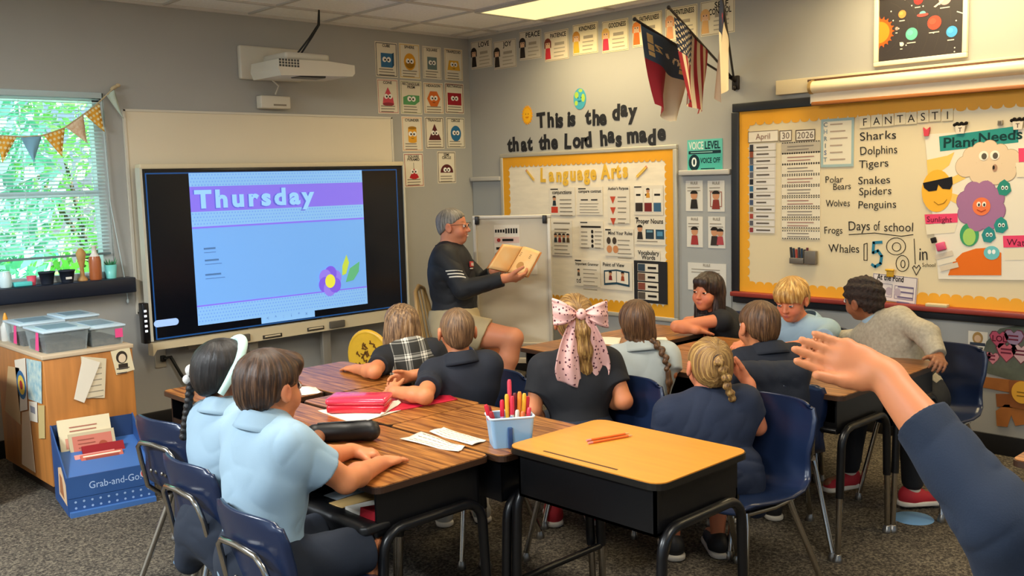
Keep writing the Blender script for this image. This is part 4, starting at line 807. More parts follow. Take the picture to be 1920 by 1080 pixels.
pp(A, [(1882, 466), (1884, 488), (1975, 486), (1975, 464)], P_('e8dcc0'), 2); A.build('name_tag', t); A = Art(AT); pp(A, [(1910, 278), (1975, 276), (1975, 300), (1911, 304)], PK, 4); pp(A, [(1905, 305), (1975, 302), (1975, 332), (1907, 332)], P_('e8dcc0'), 4); A.build('name_tag', t)
p = at_x(1766, 462, -PO); t2 = thing('pink_clip', 'pink clip hanging on slanted paper strips beside the orange pot', 'clip', (-PO, p[1], p[2])); A = Art(wall_x(p[1], p[2], PO + .004, .3)); A.use(mat('pink clip', 'd64a72', .4)); A.box((0, 0, .008), (.05, .045, .016), bev=.005); A.use(P_('24201e')); A.box((-.03, .045, .006), (.03, .03, .012), bev=.004); A.build('clip', t2)
A = Art(wall_x(p[1], p[2], PO + .003, .3)); [A.rect(.0 + .005 * k, -.05 - .035 * k, .1, .028, P_('e8dcc4' if k % 2 else 'd8c8b0'), k) for k in range(3)]; A.build('paper_strip', t2)
y, z, W_, H_ = box_x(1737, 548, 1790, 556, BO); tag(MB().use(mat('dry eraser felt', 'c8b48c', .8)).box((-.06, y, .802), (.04, .12, .02), bev=.005).build('board_eraser'), 'pale eraser lying on the whiteboard tray', 'eraser')

# --- rails, rolled screen and map rail above the long whiteboard
m = MB().use(mat('painted rail', 'd9c8a2', .6)); m.box((-.016, -4.5, 2.082), (.032, 3.2, .088), bev=.004); 
for y in (-3.25, -3.62, -4.12, -4.42): m.use(mat('screw', '6a5a40', .4, .6)); m.ell((-.033, y, 2.09), (.003, .006, .006), None, 8, 6)
struct(m.build('trim_3'))
p = at_x(1518, 176, -.1); q = at_x(1518, 199, -.12)
t = thing('roller_screen', 'rolled up projection screen in a long cream tube', 'projection screen', (-.1, -4.6, 1.98)); ys = p[1]
MB().use(mat('cream tube', 'e8d8b0', .35)).tube([(-.085, ys, 2.06), (-.085, -6.0, 2.06)], .036, 16).build('tube', t)
m = MB().use(mat('brass cap', 'b3945a', .4, .4)); m.tube([(-.085, ys + .004, 2.06), (-.085, ys - .015, 2.06)], .04, 16); m.box((-.04, ys - .005, 2.07), (.08, .014, .07)); m.build('end_bracket', t)
MB().use(mat('white screen edge', 'd5cdb8', .6)).box((-.08, (ys - 6.0) / 2 - .03, 2.0), (.006, 2.9, .07)).build('screen_edge', t)
MB().use(mat('wood rail', 'a05f24', .45, var=.2, scale=6, stretch=(1, .15, 1))).box((-.09, (q[1] - 6.0) / 2, 1.962), (.03, abs(-6.0 - q[1]), .022), bev=.005).build('wood_batten', t)
m = MB().use(mat('dark brown strip', '5c3a20', .6)); m.box((-.05, (ys - 6.0) / 2, 2.103), (.03, 2.9, .014)); m.build('brown_strip', t)  # dark brown strip between the rail and the tube
# --- solar system poster
a, b = at_x(1641, 5, -.01), at_x(1814, 112, -.01); lo = at_x(1643, 121, -.01)
W_ = abs(a[1] - b[1]); zb = (lo[2] + b[2]) / 2 + .0; H_ = .40; y = (a[1] + b[1]) / 2; z = zb + H_ / 2
t = thing('framed_poster', 'framed dark poster of the sun and planets', 'framed poster', (-.01, y, zb))
A = Art(wall_x(y, z, .0005)); A.use(mat('white frame', 'e8dcc0', .4)); tt = .026
for dx, dy, c, d in ((0, H_ / 2 - tt / 2, W_, tt), (0, -H_ / 2 + tt / 2, W_, tt), (W_ / 2 - tt / 2, 0, tt, H_ - 2 * tt), (-W_ / 2 + tt / 2, 0, tt, H_ - 2 * tt)): A.box((dx, dy, .012), (c, d, .024), bev=.004)
A.build('frame', t)
A = Art(wall_x(y, z, .008)); A.sheet(0, 0, W_ - .04, H_ - .04, mat('dark space print', '2b2422', .5), .003); iw, ih = W_ / 2 - .028, H_ / 2 - .028
for r in (.12, .17, .22, .28, .34, .4): A.line([p_ for p_ in ((-iw + r * math.cos(q_), -.01 + r * math.sin(q_)) for q_ in [-1.2 + 2.4 * k / 24 for k in range(25)]) if abs(p_[0]) < iw and abs(p_[1]) < ih], .0015, P_('4d443e'), 2)
A.disc(-iw, -.01, .075, .075, P_('e85a1f'), 3, 24, -PI / 2, PI / 2); A.disc(-iw, -.01, .06, .06, P_('f08a2a'), 4, 24, -PI / 2, PI / 2)
for k in range(11): q_ = -PI / 2 + k * PI / 10; A.poly([(-iw + .07 * math.cos(q_ - .12), -.01 + .07 * math.sin(q_ - .12)), (-iw + .09 * math.cos(q_), -.01 + .09 * math.sin(q_)), (-iw + .07 * math.cos(q_ + .12), -.01 + .07 * math.sin(q_ + .12))], P_('e85a1f'), 3)
for x_, y_, r_, c in ((-.1, .075, .022, 'd98a4a'), (-.01, .14, .026, 'c93a38'), (.08, .005, .038, 'd94a3a'), (.175, -.055, .03, '4a9ad0'), (-.045, -.04, .034, '5fae9c'), (.135, .125, .034, 'd9a0a0'), (.215, .155, .028, '4aa5c8'), (-.13, .0, .01, '9a8a80'), (-.1, -.09, .012, 'd8cfc0')): A.disc(x_, y_, r_, r_, P_(c), 4); A.disc(x_ - r_ * .25, y_ + r_ * .2, r_ * .5, r_ * .45, P_('%02x%02x%02x' % tuple(min(255, int(int(c[i:i + 2], 16) * 1.15)) for i in (0, 2, 4))), 5, 12); A.bars(x_, y_ - r_ - .014, r_ * 1.5, 1, .01, .005, P_('d8cfc0'), 4)
A.poly([(.075, .09), (.085, .085), (.2, .16), (.19, .168)], P_('e0c8b8'), 6); A.disc(.015, .055, .032, .01, P_('c9504a'), 5); A.disc(.015, .062, .018, .014, P_('6fa5b0'), 6, 14, 0, PI)
for k in range(16): A.disc(random.uniform(-.2, .24), random.uniform(-ih, ih), .004, .004, P_('e8e0d0'), 3, 6)
A.poly([(.2, .05), (.235, .035), (.232, .03), (.198, .045)], P_('c8c8c0'), 3); A.poly([(.09, .165), (.13, .18), (.128, .172), (.092, .16)], P_('c8c8c0'), 3)
A.build('print', t)

# --- three flags in one bracket
BR = at_x(1378, 152, -.02); t = thing('flag_bracket', 'dark wall bracket holding three flag poles', 'bracket', BR)
m = MB().use(mat('dark bracket metal', '241d18', .4, .5)); m.box((-.01, BR[1], BR[2] - .01), (.02, .05, .09), bev=.006)
SOCK = Vector((-.05, BR[1] + .012, BR[2] + .03))
m.tube([(-.01, BR[1], BR[2]), (-.05, BR[1] + .01, BR[2] + .02)], .012, 8); m.tube([(-.01, BR[1] - .0, BR[2] + .01), (-.05, BR[1] + .03, BR[2] + .035)], .012, 8); m.ell((-.03, BR[1] - .005, BR[2] - .045), (.012, .012, .018), None, 10, 8)
m.build('socket', t)
def tip(u, v, L_):
    d0 = ray(u, v); o = EYE - np.array(SOCK); a = d0 @ d0; b = 2 * d0 @ o; c = o @ o - L_ * L_; disc = b * b - 4 * a * c
    s = (-b - math.sqrt(max(disc, 0))) / (2 * a); return Vector(EYE + d0 * s)
POLE = mat('dark flag pole', '221a16', .4)
def flag_thing(label, tp, s0, s1, drop, design, sag, nu, nv, lean, seed, off, lat=0.):
    """pole from the bracket to tp; cloth hung from the pole between fractions s0 (near the tip) and s1, falling drop"""
    base = SOCK + Vector(off); t = thing('flag', label, 'flag', base, group=None)
    MB().use(POLE).tube([base, base.lerp(tp, .5), tp], .0075, 8).ell(tp, (.012, .012, .012), None, 8, 6).build('pole', t)
    a, b = tp.lerp(base, s0), tp.lerp(base, s1); rnd = random.Random(seed); m = MB(); hw = (b - a); side = Vector((hw.x, hw.y, 0)).normalized(); nrm = Vector((-side.y, side.x, 0))
    def pt(i, j):   # i along the hoist, j down the fly
        p = a.lerp(b, i); k = j ** 1.1; q = Vector((p.x, p.y, p.z)) ; g = lean(i, j)
        top = a.lerp(b, .5); q = q.lerp(Vector((top.x, top.y, q.z)), g[0] * k); q.z = p.z * (1 - k * g[1]) + (top.z) * k * g[1] - drop(i) * j
        q += nrm * (sag * math.sin(i * 9.5 + j * 2.0 + seed) * (.15 + .85 * j)); q += side * g[2] * k + Vector((-.7, .7, 0)) * lat * k ** .5 * (1 - i)
        return q
    ps = [[pt(i / nu, j / nv) for i in range(nu + 1)] for j in range(nv + 1)]
    for j in range(nv):
        for i in range(nu):
            m.use(design((i + .5) / nu, (j + .5) / nv)); m.add([ps[j][i], ps[j][i + 1], ps[j + 1][i + 1], ps[j + 1][i]], [(0, 1, 2, 3)], True)
    o = m.build('cloth', t); bm = bmesh.new(); bm.from_mesh(o.data); bmesh.ops.remove_doubles(bm, verts=bm.verts, dist=1e-5); bm.to_mesh(o.data); bm.free()
    return t
cl = lambda n, h: mat('flag ' + n, h, .85, bump=.08, bscale=400)
RED, WHT, BLU2, NVY, GLD = cl('red', 'a32430'), cl('white', 'e3d3b4'), cl('blue', '3d4f63'), cl('navy', '26304a'), cl('gold', 'd9b87a')
def inpoly(x, y, cx, cy, r): return (x - cx) ** 2 + (y - cy) ** 2 < r * r
def star(x, y, cx, cy, r):
    dx, dy = x - cx, y - cy; rr = math.hypot(dx, dy); q = (math.atan2(dy, dx) + PI / 2) % (2 * PI / 5) - PI / 5; return rr < r * .38 / max(.38, math.cos(abs(q)) * .9 - .0) if rr > r * .45 else True if rr < r * .45 else False
def nc(i, j):       # carolina: blue band at the hoist, red and white bars
    x, y = i, j / .42
    if y < 1:
        if abs(x - .52) < .055 and abs(y - .5) < .09: return WHT if inpoly(x, y * .9, .52, .45, .055) else BLU2
        for lx, kind in ((.3, 'N'), (.74, 'C')):
            a_, b_ = (x - lx) / .07, (y - .5) / .11
            if abs(a_) < 1 and abs(b_) < 1:
                if kind == 'N': return GLD if (abs(b_) > .62 or abs(a_ * 1 - b_) < .4) else BLU2
                r_ = math.hypot(a_, b_); return WHT if (.5 < r_ < 1 and not (b_ > .1 and abs(a_) < .5)) else BLU2
        for cx_ in (.16, .86):
            if abs(x - cx_) < .05 and abs(y - .5) < .33 and ((y * 9) % 1 > .12): return GLD
        return BLU2
    return RED if i < .5 else WHT
def us(i, j):
    if i < .54 and j < .42:
        u, v = i / .54 * 9, j / .42 * 11; a_, b_ = int(u), int(v)
        return WHT if ((a_ + b_) % 2 == 0 and math.hypot(u - a_ - .5, (v - b_ - .5)) < .42) else NVY
    return RED if int(i * 13) % 2 == 0 else WHT
def chf(i, j):
    if i < .5 and j < .33: return RED if (abs(i - .25) < .03 and .06 < j < .27) or (abs(j - .13) < .02 and abs(i - .25) < .1) else NVY
    return WHT
flag_thing('north carolina state flag, red white and blue, hanging from the lowest pole', tip(1190, 36, 1.12), .06, .56, lambda i: .46 - .08 * abs(i - .7), nc, .03, 48, 72, lambda i, j: (.62, .55, -.03), 1, (0, .01, -.01))
flag_thing('flag with stars and stripes hanging from the middle pole', tip(1254, 14, 1.12), .08, .58, lambda i: .42, us, .03, 52, 66, lambda i, j: (.5, .5, .02), 2, (0, .0, 0))
flag_thing('white flag with a dark blue corner on the upright pole', tip(1352, -18, .95), .04, .6, lambda i: .52 - .22 * i, chf, .03, 36, 48, lambda i, j: (.62, .6, .03), 3, (0, -.02, 0), .05)

# --- below the whiteboard: small card, heart collage, brown paper figure
def fsc(A, W, H): A.disc(0, H * .2, .028, .034, P_('b08a50'), 2); A.disc(0, H * .18, .018, .02, P_('e0b890'), 3); A.rect(0, -H * .08, W * .8, H * .14, P_('3d4450'), 2); A.bars(0, -H * .25, W * .7, 2, .03, .008, P_('4a4640'))
sheet((1816, 620, 1851, 664), 'small portrait card under the long whiteboard', fsc, 'card', 'portrait_card', None, .001, WP)
t = thing('heart_collage', 'grey green paper banner with pink candy hearts', 'collage', (-.002, -4.45, .55)); HO = .002
def HX(u, v): p = at_x(u, v, -HO); return (-(p[1] + 4.4), p[2] - .8)
HT = wall_x(-4.4, .8, HO); A = Art(HT); A.use(mat('grey green paper', '5f6455', .8, var=.12, scale=20)); A.prism([HX(*q) for q in ((1832, 694), (1960, 730), (1962, 600), (1875, 616), (1850, 640))], 0, .002); A.build('banner_paper', t)
def heart(A, u, v, s, m, l): c = HX(u, v); A.poly([(c[0] + s * x_, c[1] + s * y_) for x_, y_ in ((0, -1), (.7, -.25), (.95, .3), (.7, .75), (.3, .8), (0, .5), (-.3, .8), (-.7, .75), (-.95, .3), (-.7, -.25))], m, l)
for u, v, s, c, tx in ((1874, 636, .05, 'c95a70', 'LOL'), (1901, 634, .052, 'a58aa0', 'HUG'), (1848, 669, .034, 'd88a90', ''), (1862, 671, .034, 'd88a90', ''), (1888, 659, .055, 'd8707c', 'LOVE'), (1915, 662, .055, 'e0b8b4', 'YOU')):
    A = Art(HT); heart(A, u, v, s * 1.12, P_('7a3a48'), 1); heart(A, u, v, s, P_(c), 2); c_ = HX(u, v)
    if tx == 'LOL': A.txt(tx, c_[0], c_[1] - .012, .032, P_('6a1f30'), 4, style='b', maxw=s * 1.5)
    else: A.bars(c_[0], c_[1] + .012, s * 1.1, 2, .02, .009, P_('7a2f40'), 4)
    A.build('candy_heart', t)
t = thing('paper_figure', 'brown paper bag figure with a round yellow tag', 'paper figure', (-.002, -4.45, .15)); BRN = mat('brown kraft paper', 'a8662c', .8, var=.08, scale=12); BRD = mat('dark kraft paper', '8a4f22', .8, var=.08, scale=12)
A = Art(HT)
for l, q, mm in ((0, ((1842, 706), (1842, 726), (1895, 736), (1895, 712)), BRN), (1, ((1868, 738), (1870, 762), (1900, 764), (1898, 738)), BRD), (1, ((1868, 770), (1870, 798), (1890, 800), (1897, 778), (1905, 798), (1925, 795), (1925, 760), (1885, 758)), BRN), (2, ((1893, 712), (1895, 762), (1960, 775), (1960, 715)), BRD)):
    A.use(mm); p_ = [HX(*k) for k in q]; A.prism(p_, .001 + l * .004, .004 + l * .004)
A.build('bag_body', t)
A = Art(HT); c = HX(1918, 735); A.use(P_('e0a63a')); A.prism([(c[0] + .052 * math.cos(k * PI / 12), c[1] + .06 * math.sin(k * PI / 12)) for k in range(24)][::1], .013, .016); A.bars(c[0], c[1], .05, 2, .02, .006, P_('8a6420'), 21); A.build('round_tag', t)
# ================================================================== furniture
def wood_top():
    m = bpy.data.materials.new('walnut laminate'); m.use_nodes = True; N = m.node_tree.nodes; L = m.node_tree.links; b = N['Principled BSDF']; b.inputs['Roughness'].default_value = .3; b.inputs['Specular IOR Level'].default_value = .6
    tc = N.new('ShaderNodeTexCoord'); mp = N.new('ShaderNodeMapping'); mp.inputs['Scale'].default_value = (26, 1.6, 26); mp.inputs['Rotation'].default_value = (0, 0, .0); L.new(tc.outputs['Object'], mp.inputs[0])
    n1 = N.new('ShaderNodeTexNoise'); n1.inputs['Scale'].default_value = 3.2; n1.inputs['Detail'].default_value = 6; n1.inputs['Distortion'].default_value = .3; L.new(mp.outputs[0], n1.inputs['Vector'])
    cr = N.new('ShaderNodeValToRGB'); L.new(n1.outputs[0], cr.inputs[0]); e = cr.color_ramp.elements; e[0].position = .36; e[0].color = hexc('643516'); e[1].position = .66; e[1].color = hexc('b87838')
    L.new(cr.outputs[0], b.inputs['Base Color']); return m
WOOD = wood_top(); EDGE = mat('dark brown edge band', '3a2416', .45); BLKM = mat('black enamel metal', '0d0d0f', .32, spec=.5); CHR = mat('chrome tube', 'b9b4ac', .16, 1.0); FOOTM = mat('steel glide', '8f8a82', .3, .9)
MAPLE = mat('golden maple laminate', 'd2882a', .35, var=.05, scale=5, stretch=(9, 1, 9)); BEDGE = mat('black edge band', '17140f', .4)
DH = .68
def rrect(x, y, r, n=5):
    pts = []
    for sx, sy, a0 in ((1, 1, 0), (-1, 1, PI / 2), (-1, -1, PI), (1, -1, 3 * PI / 2)):
        for k in range(n + 1): a = a0 + k / n * PI / 2; pts.append((sx * (x - r) + r * math.cos(a), sy * (y - r) + r * math.sin(a)))
    return pts
def make_desk(name, label, cat, top, edge, sx=.457, sy=.61, bar=False, rad=.03, DH=.68):
    t = thing(name, label, cat); hx, hy = sx / 2, sy / 2
    MB().use(top).prism(rrect(hx - .003, hy - .003, rad), DH - .004, DH).use(edge).prism(rrect(hx, hy, rad), DH - .022, DH - .003).build('desktop', t)
    m = MB().use(BLKM); z0, z1 = DH - .165, DH - .022; bx, by_ = hx - .025, hy - .035
    m.box((0, 0, z0 + .004), (2 * bx, 2 * by_, .008)); m.box((bx - .004, 0, (z0 + z1) / 2), (.008, 2 * by_, z1 - z0))
    for s in (-1, 1): m.box((0, s * (by_ - .004), (z0 + z1) / 2), (2 * bx, .008, z1 - z0))
    m.tube([(-bx, -by_, z0 + .012), (-bx, by_, z0 + .012)], .012, 8); m.box((-bx + .004, 0, z0 + .028), (.006, 2 * by_, .035)); m.build('book_box', t)
    for sxx in (-1, 1):
        for s in (-1, 1):
            y = s * (by_ + .018); x = sxx * (hx - .03); xf = sxx * (hx - .008); zb = z0 + .02
            pts = [(0, y, zb), (x * .62, y, zb)] + [(x - sxx * .075 + sxx * .075 * math.sin(k * PI / 10), y, zb - .075 + .075 * math.cos(k * PI / 10)) for k in range(6)] + [(x + (xf - x) * .45, y, .26)]
            lg = MB().use(BLKM).tube(pts, .0165, 10).build('leg', t); lg_w = list(lg['_w'])
            MB().use(CHR).tube([(x + (xf - x) * .4, y, .29), (xf, y, .03)], .0125, 10).build('leg_insert', lg)
            MB().use(FOOTM).lathe([(.012, .032), (.016, .028), (.016, .02), (.021, .014), (.021, 0)], (xf, y, 0), 12).build('glide', lg)
        if bar and sxx == 1: pass
    if bar:
        for s in (-1, 1): y = s * (by_ + .018); MB().use(BLKM).tube([(-hx + .02, y, .26), (hx - .02, y, .26)], .012, 8).build('side_bar', t)
    return t
desk0 = make_desk('student_desk', '', 'desk', WOOD, EDGE)
DL = [(-3.63, -3.585, 0, 'walnut student desk in front of the brown haired boy in pale blue'), (-3.63, -2.975, 0, 'walnut student desk in front of the girl with the mint headband'), (-3.45, -2.345, 0, 'walnut student desk nearest the big screen, window side'),
      (-3.165, -3.63, PI, 'walnut student desk carrying the blue marker tub'), (-3.155, -3.02, PI, 'walnut student desk carrying the flat red folder'), (-2.985, -2.40, PI, 'walnut student desk under the plaid girl\'s arm'),
      (-1.72, -4.045, 0, 'walnut student desk in front of the boy in the long navy vest'), (-1.26, -4.06, PI, 'walnut student desk under the hand of the boy in the grey hoodie'), (-1.72, -3.435, 0, 'walnut student desk between the vest boy and the braided girl'), (-1.26, -3.45, PI, 'walnut student desk in front of the blond boy'),
      (-1.72, -2.825, 0, 'walnut student desk in front of the braided girl'), (-1.185, -2.79, PI / 2, 'walnut student desk turned sideways before the dark haired girl'),
      (-2.17, -5.43, 0, 'walnut desk corner at the edge beside the raised sleeve')]
for i, (x, y, a, lab) in enumerate(DL):
    if i == 0: desk0.location = (x, y, 0); desk0.rotation_euler = (0, 0, a); desk0['label'] = lab; desk0['group'] = 'walnut student desks'
    else: dup(desk0, (x, y, 0), a, lab, 'walnut student desks')
YD = make_desk('student_desk', 'single yellow topped student desk with two orange pencils', 'desk', MAPLE, BEDGE, .46, .62, True, .045, .715)
YD.location = (-3.15, -4.245, .0); YD.rotation_euler = (0, 0, PI)
MB().use(mat('pencil groove', '4a2e0c', .6)).box((.195, -.02, .7154), (.008, .3, .0012), bev=.0004).build('pencil_groove', YD)

# --- shell chairs
SHELL = mat('navy chair plastic', '172440', .28, bump=.03, bscale=250, spec=.5)
def make_chair(label):
    t = thing('school_chair', label, 'chair')
    prof = [(.205, .385, .17), (.19, .405, .18), (.14, .415, .195), (.05, .405, .2), (-.06, .40, .2), (-.13, .408, .195), (-.175, .435, .185), (-.198, .48, .175), (-.212, .54, .175), (-.225, .6, .185), (-.24, .67, .185), (-.247, .705, .17), (-.25, .725, .14)]
    def fn(u, v):
        k = v * (len(prof) - 1); i = min(int(k), len(prof) - 2); f_ = k - i; a, b = prof[i], prof[i + 1]; x, z, h = [a[q] + (b[q] - a[q]) * f_ for q in range(3)]; s = 2 * u - 1
        back = min(1, max(0, (z - .43) / .12)); y = s * h; x += back * .035 * s * s; z += (1 - back) * .018 * s * s
        if v > .93: z -= .012 * s ** 4
        return (x, y, z)
    m = MB().use(SHELL); m.smooth = True; m.grid(fn, 14, 36, .009); m.build('shell', t)
    m = MB().use(CHR)
    for s in (-1, 1): pass
    m.tube([(-.02, -.12, .385), (-.16, -.125, .39), (-.215, -.128, .44), (-.235, -.128, .55), (-.248, -.118, .60), (-.252, -.09, .622), (-.253, 0, .628), (-.252, .09, .622), (-.248, .118, .60), (-.235, .128, .55), (-.215, .128, .44), (-.16, .125, .39), (-.02, .12, .385)], .0095, 8)
    m.build('back_frame', t)
    m = MB().use(CHR)
    for s in (-1, 1): m.tube([(.15, s * .15, .385), (0, s * .16, .382), (-.12, s * .15, .385)], .01, 8)
    m.tube([(.12, -.15, .384), (.12, .15, .384)], .01, 8); m.build('seat_frame', t)
    for sx, x0, x1 in ((1, .14, .215), (-1, -.1, -.24)):
        for s in (-1, 1):
            lg = MB().use(CHR).tube([(x0, s * .15, .39), (x0 + (x1 - x0) * .08, s * .16, .345), (x1, s * .205, .03)], .0115, 9).build('leg', t)
            MB().use(FOOTM).lathe([(.011, .034), (.014, .026), (.018, .014), (.018, 0)], (x1, s * .205, 0), 12).build('glide', lg)
    m = MB().use(FOOTM)
    for s in (-1, 0, 1): m.ell((-.213 + .035 * (s * .4) ** 2 + .0, s * .075, .5), (.006, .008, .008), None, 8, 6); m.ell((-.226, s * .075, .51), (.006, .008, .008), None, 8, 6)
    m.build('rivet', t)
    return t
CH = [(-4.035, -3.87, .0, 'navy shell chair under the brown haired boy in pale blue'), (-3.935, -3.30, .0, 'navy shell chair under the girl with the mint headband'), (-3.76, -2.68, .12, 'empty navy shell chair beside the headband girl, nearest the book stand'),
      (-2.48, -4.22, PI - .12, 'navy shell chair under the girl with the short knotted ponytail'), (-2.56, -3.60, PI, 'navy shell chair under the girl with the pink bow'), (-2.16, -3.28, .45, 'navy shell chair under the girl with the long braid'),
      (-.99, -4.27, PI - .1, 'navy shell chair behind the boy in the grey hoodie'), (-.86, -3.56, PI, 'navy shell chair under the blond boy'), (-.64, -2.93, PI, 'navy shell chair under the dark haired girl in black'), (-2.50, -2.40, PI, 'navy shell chair under the plaid girl'), (-2.80, -3.06, PI, 'navy shell chair with a teal sticker under the boy in the navy polo'),
      (-1.89, -4.0, .7, 'navy shell chair under the boy in the long navy vest'), (-3.72, -5.92, 1.9, 'navy shell chair under the person raising a hand')]
chair0 = make_chair('')
first = True
for x, y, a, lab in CH:
    if not lab: continue
    if first: chair0.location = (x, y, 0); chair0.rotation_euler = (0, 0, a); chair0['label'] = lab; chair0['group'] = 'navy shell chairs'; first = False
    else:
        cc = dup(chair0, (x, y, 0), a, lab, 'navy shell chairs')
        if 'teal sticker' in lab: st = MB().use(mat('teal sticker', '2f8f8a', .5)); st.box((-.26, .05, .665), (.003, .035, .05)).box((-.259, .0, .65), (.003, .02, .02)); so_ = st.build('sticker'); so_.parent = cc; so_.location = so_['_w']
# ================================================================== smooth bodies: blended solids turned into one surface
def V(*a): return np.array(a[0] if len(a) == 1 else a, float)
def nrm(v): v = np.asarray(v, float); return v / (np.linalg.norm(v) + 1e-12)
def rc(a, b, ra, rb, k=.02, op='u'): return dict(t='rc', a=V(a), b=V(b), ra=ra, rb=rb, k=k, op=op)
def el(c, r, R=None, k=.02, op='u'): return dict(t='el', c=V(c), r=V(r) if hasattr(r, '__len__') else V(r, r, r), R=np.eye(3) if R is None else np.asarray(R), k=k, op=op)
def bx(c, h, R=None, rd=.005, k=.01, op='u'): return dict(t='bx', c=V(c), h=V(h), R=np.eye(3) if R is None else np.asarray(R), rd=rd, k=k, op=op)
def cut(p, n, k=.004): return dict(t='pl', p=V(p), n=nrm(n), k=k, op='i')
def pd(q, X):
    t = q['t']
    if t == 'rc':
        ba = q['b'] - q['a']; pa = X - q['a']; h = np.clip(pa @ ba / max(ba @ ba, 1e-9), 0, 1)
        d = np.sqrt(((pa - h[:, None] * ba) ** 2).sum(1)) - (q['ra'] + (q['rb'] - q['ra']) * h)
        if q.get('capend'): d = np.maximum(d, (X - q['b']) @ nrm(ba))
        return d
    if t == 'el':
        p = (X - q['c']) @ q['R']; k0 = np.sqrt(((p / q['r']) ** 2).sum(1)); k1 = np.sqrt(((p / q['r'] ** 2) ** 2).sum(1)); return k0 * (k0 - 1) / np.maximum(k1, 1e-6) + (k0 < 1e-6) * -q['r'].min()
    if t == 'bx':
        p = np.abs((X - q['c']) @ q['R']) - q['h'] + q['rd']; return np.sqrt((np.maximum(p, 0) ** 2).sum(1)) + np.minimum(p.max(1), 0) - q['rd']
    return (X - q['p']) @ q['n']
def comb(d, e, q):
    k = q['k']
    if q['op'] == 'u': h = np.maximum(k - np.abs(d - e), 0) / k; return np.minimum(d, e) - h * h * k * .25
    e2 = -e if q['op'] == 's' else e
    h = np.maximum(k - np.abs(d - e2), 0) / k; return np.maximum(d, e2) + h * h * k * .25
def field(prims, X, disp=None):
    d = np.full(len(X), 9.)
    for q in prims: d = comb(d, pd(q, X), q)
    return d + disp(X) if disp is not None else d
def sdf_mesh(prims, vox=.005, disp=None, B=8, dmax=.0):
    lo = np.full(3, 1e9); hi = -lo
    for q in prims:
        if q['op'] != 'u': continue
        if q['t'] == 'rc': ps = [(q['a'], q['ra']), (q['b'], q['rb'])]
        elif q['t'] == 'el': ps = [(q['c'], q['r'].max())]
        else: ps = [(q['c'], np.linalg.norm(q['h']))]
        for c, r in ps: lo = np.minimum(lo, c - r); hi = np.maximum(hi, c + r)
    lo -= vox * 3 + dmax; hi += vox * 3 + dmax
    nb = np.ceil((hi - lo) / (vox * B)).astype(int); n = nb * B
    gi = np.stack(np.meshgrid(*[np.arange(k) for k in nb], indexing='ij'), -1).reshape(-1, 3)
    ctr = lo + (gi * B + B / 2 - .5) * vox; hd = vox * B * .5 * 1.7321
    d = np.full(len(ctr), 9.); rel = []
    for q in prims:
        e = pd(q, ctr); d = comb(d, e, q); rel.append((e < hd * 1.35 + q['k'] + .004) if q['op'] != 'i' else (e > -hd * 1.35 - q['k'] - .004))
    act = np.abs(d) < hd * 1.7 + .012 + dmax
    G = np.where(np.repeat(np.repeat(np.repeat(d.reshape(nb), B, 0), B, 1), B, 2) < 0, -1., 1.).astype(np.float32)
    ai = np.nonzero(act)[0]; off = np.stack(np.meshgrid(*[np.arange(B)] * 3, indexing='ij'), -1).reshape(-1, 3)
    vi = (gi[ai][:, None, :] * B + off[None]).reshape(-1, 3); X = lo + vi * vox; D = np.full((len(ai), B ** 3), 9.); X = X.reshape(len(ai), B ** 3, 3)
    for q, r in zip(prims, rel):
        s = np.nonzero(r[ai])[0]
        if len(s): D[s] = comb(D[s].ravel(), pd(q, X[s].reshape(-1, 3)), q).reshape(len(s), -1)
    D = D.ravel()
    if disp is not None: D = D + disp(X.reshape(-1, 3))
    G[vi[:, 0], vi[:, 1], vi[:, 2]] = D
    ins = G < 0; cnt = np.zeros(tuple(n - 1), np.uint8)
    for a in (0, 1):
        for b in (0, 1):
            for c in (0, 1): cnt += ins[a:n[0] - 1 + a, b:n[1] - 1 + b, c:n[2] - 1 + c]
    cells = np.argwhere((cnt > 0) & (cnt < 8)); idx = np.full(tuple(n - 1), -1, np.int32); idx[tuple(cells.T)] = np.arange(len(cells))
    cv = {}
    for a in (0, 1):
        for b in (0, 1):
            for c in (0, 1): cv[a, b, c] = G[cells[:, 0] + a, cells[:, 1] + b, cells[:, 2] + c]
    acc = np.zeros((len(cells), 3)); num = np.zeros(len(cells))
    for p in cv:
        for ax in range(3):
            if p[ax]: continue
            q = list(p); q[ax] = 1; g0, g1 = cv[p], cv[tuple(q)]; m = (g0 < 0) != (g1 < 0); t = np.where(m, g0 / np.where(m, g0 - g1, 1), 0)
            for k in range(3): acc[:, k] += m * ((t if k == ax else p[k]))
            num += m
    vs = lo + (cells + acc / num[:, None]) * vox
    fs = []
    for ax in range(3):
        s0 = [slice(None)] * 3; s1 = [slice(None)] * 3; s0[ax] = slice(0, n[ax] - 1); s1[ax] = slice(1, n[ax]); A_, B_ = ins[tuple(s0)], ins[tuple(s1)]
        e = np.argwhere(A_ != B_); o1, o2 = (ax + 1) % 3, (ax + 2) % 3; ok = (e[:, o1] > 0) & (e[:, o2] > 0) & (e[:, o1] < n[o1] - 1) & (e[:, o2] < n[o2] - 1); e = e[ok]
        pos = A_[tuple(e.T)]
        def at(d1, d2): w_ = e.copy(); w_[:, o1] -= d1; w_[:, o2] -= d2; return idx[tuple(w_.T)]
        f = np.stack([at(1, 1), at(0, 1), at(0, 0), at(1, 0)], 1); f[~pos] = f[~pos][:, ::-1]; fs.append(f)
    f = np.concatenate(fs); f = f[(f >= 0).all(1)]
    return vs, f
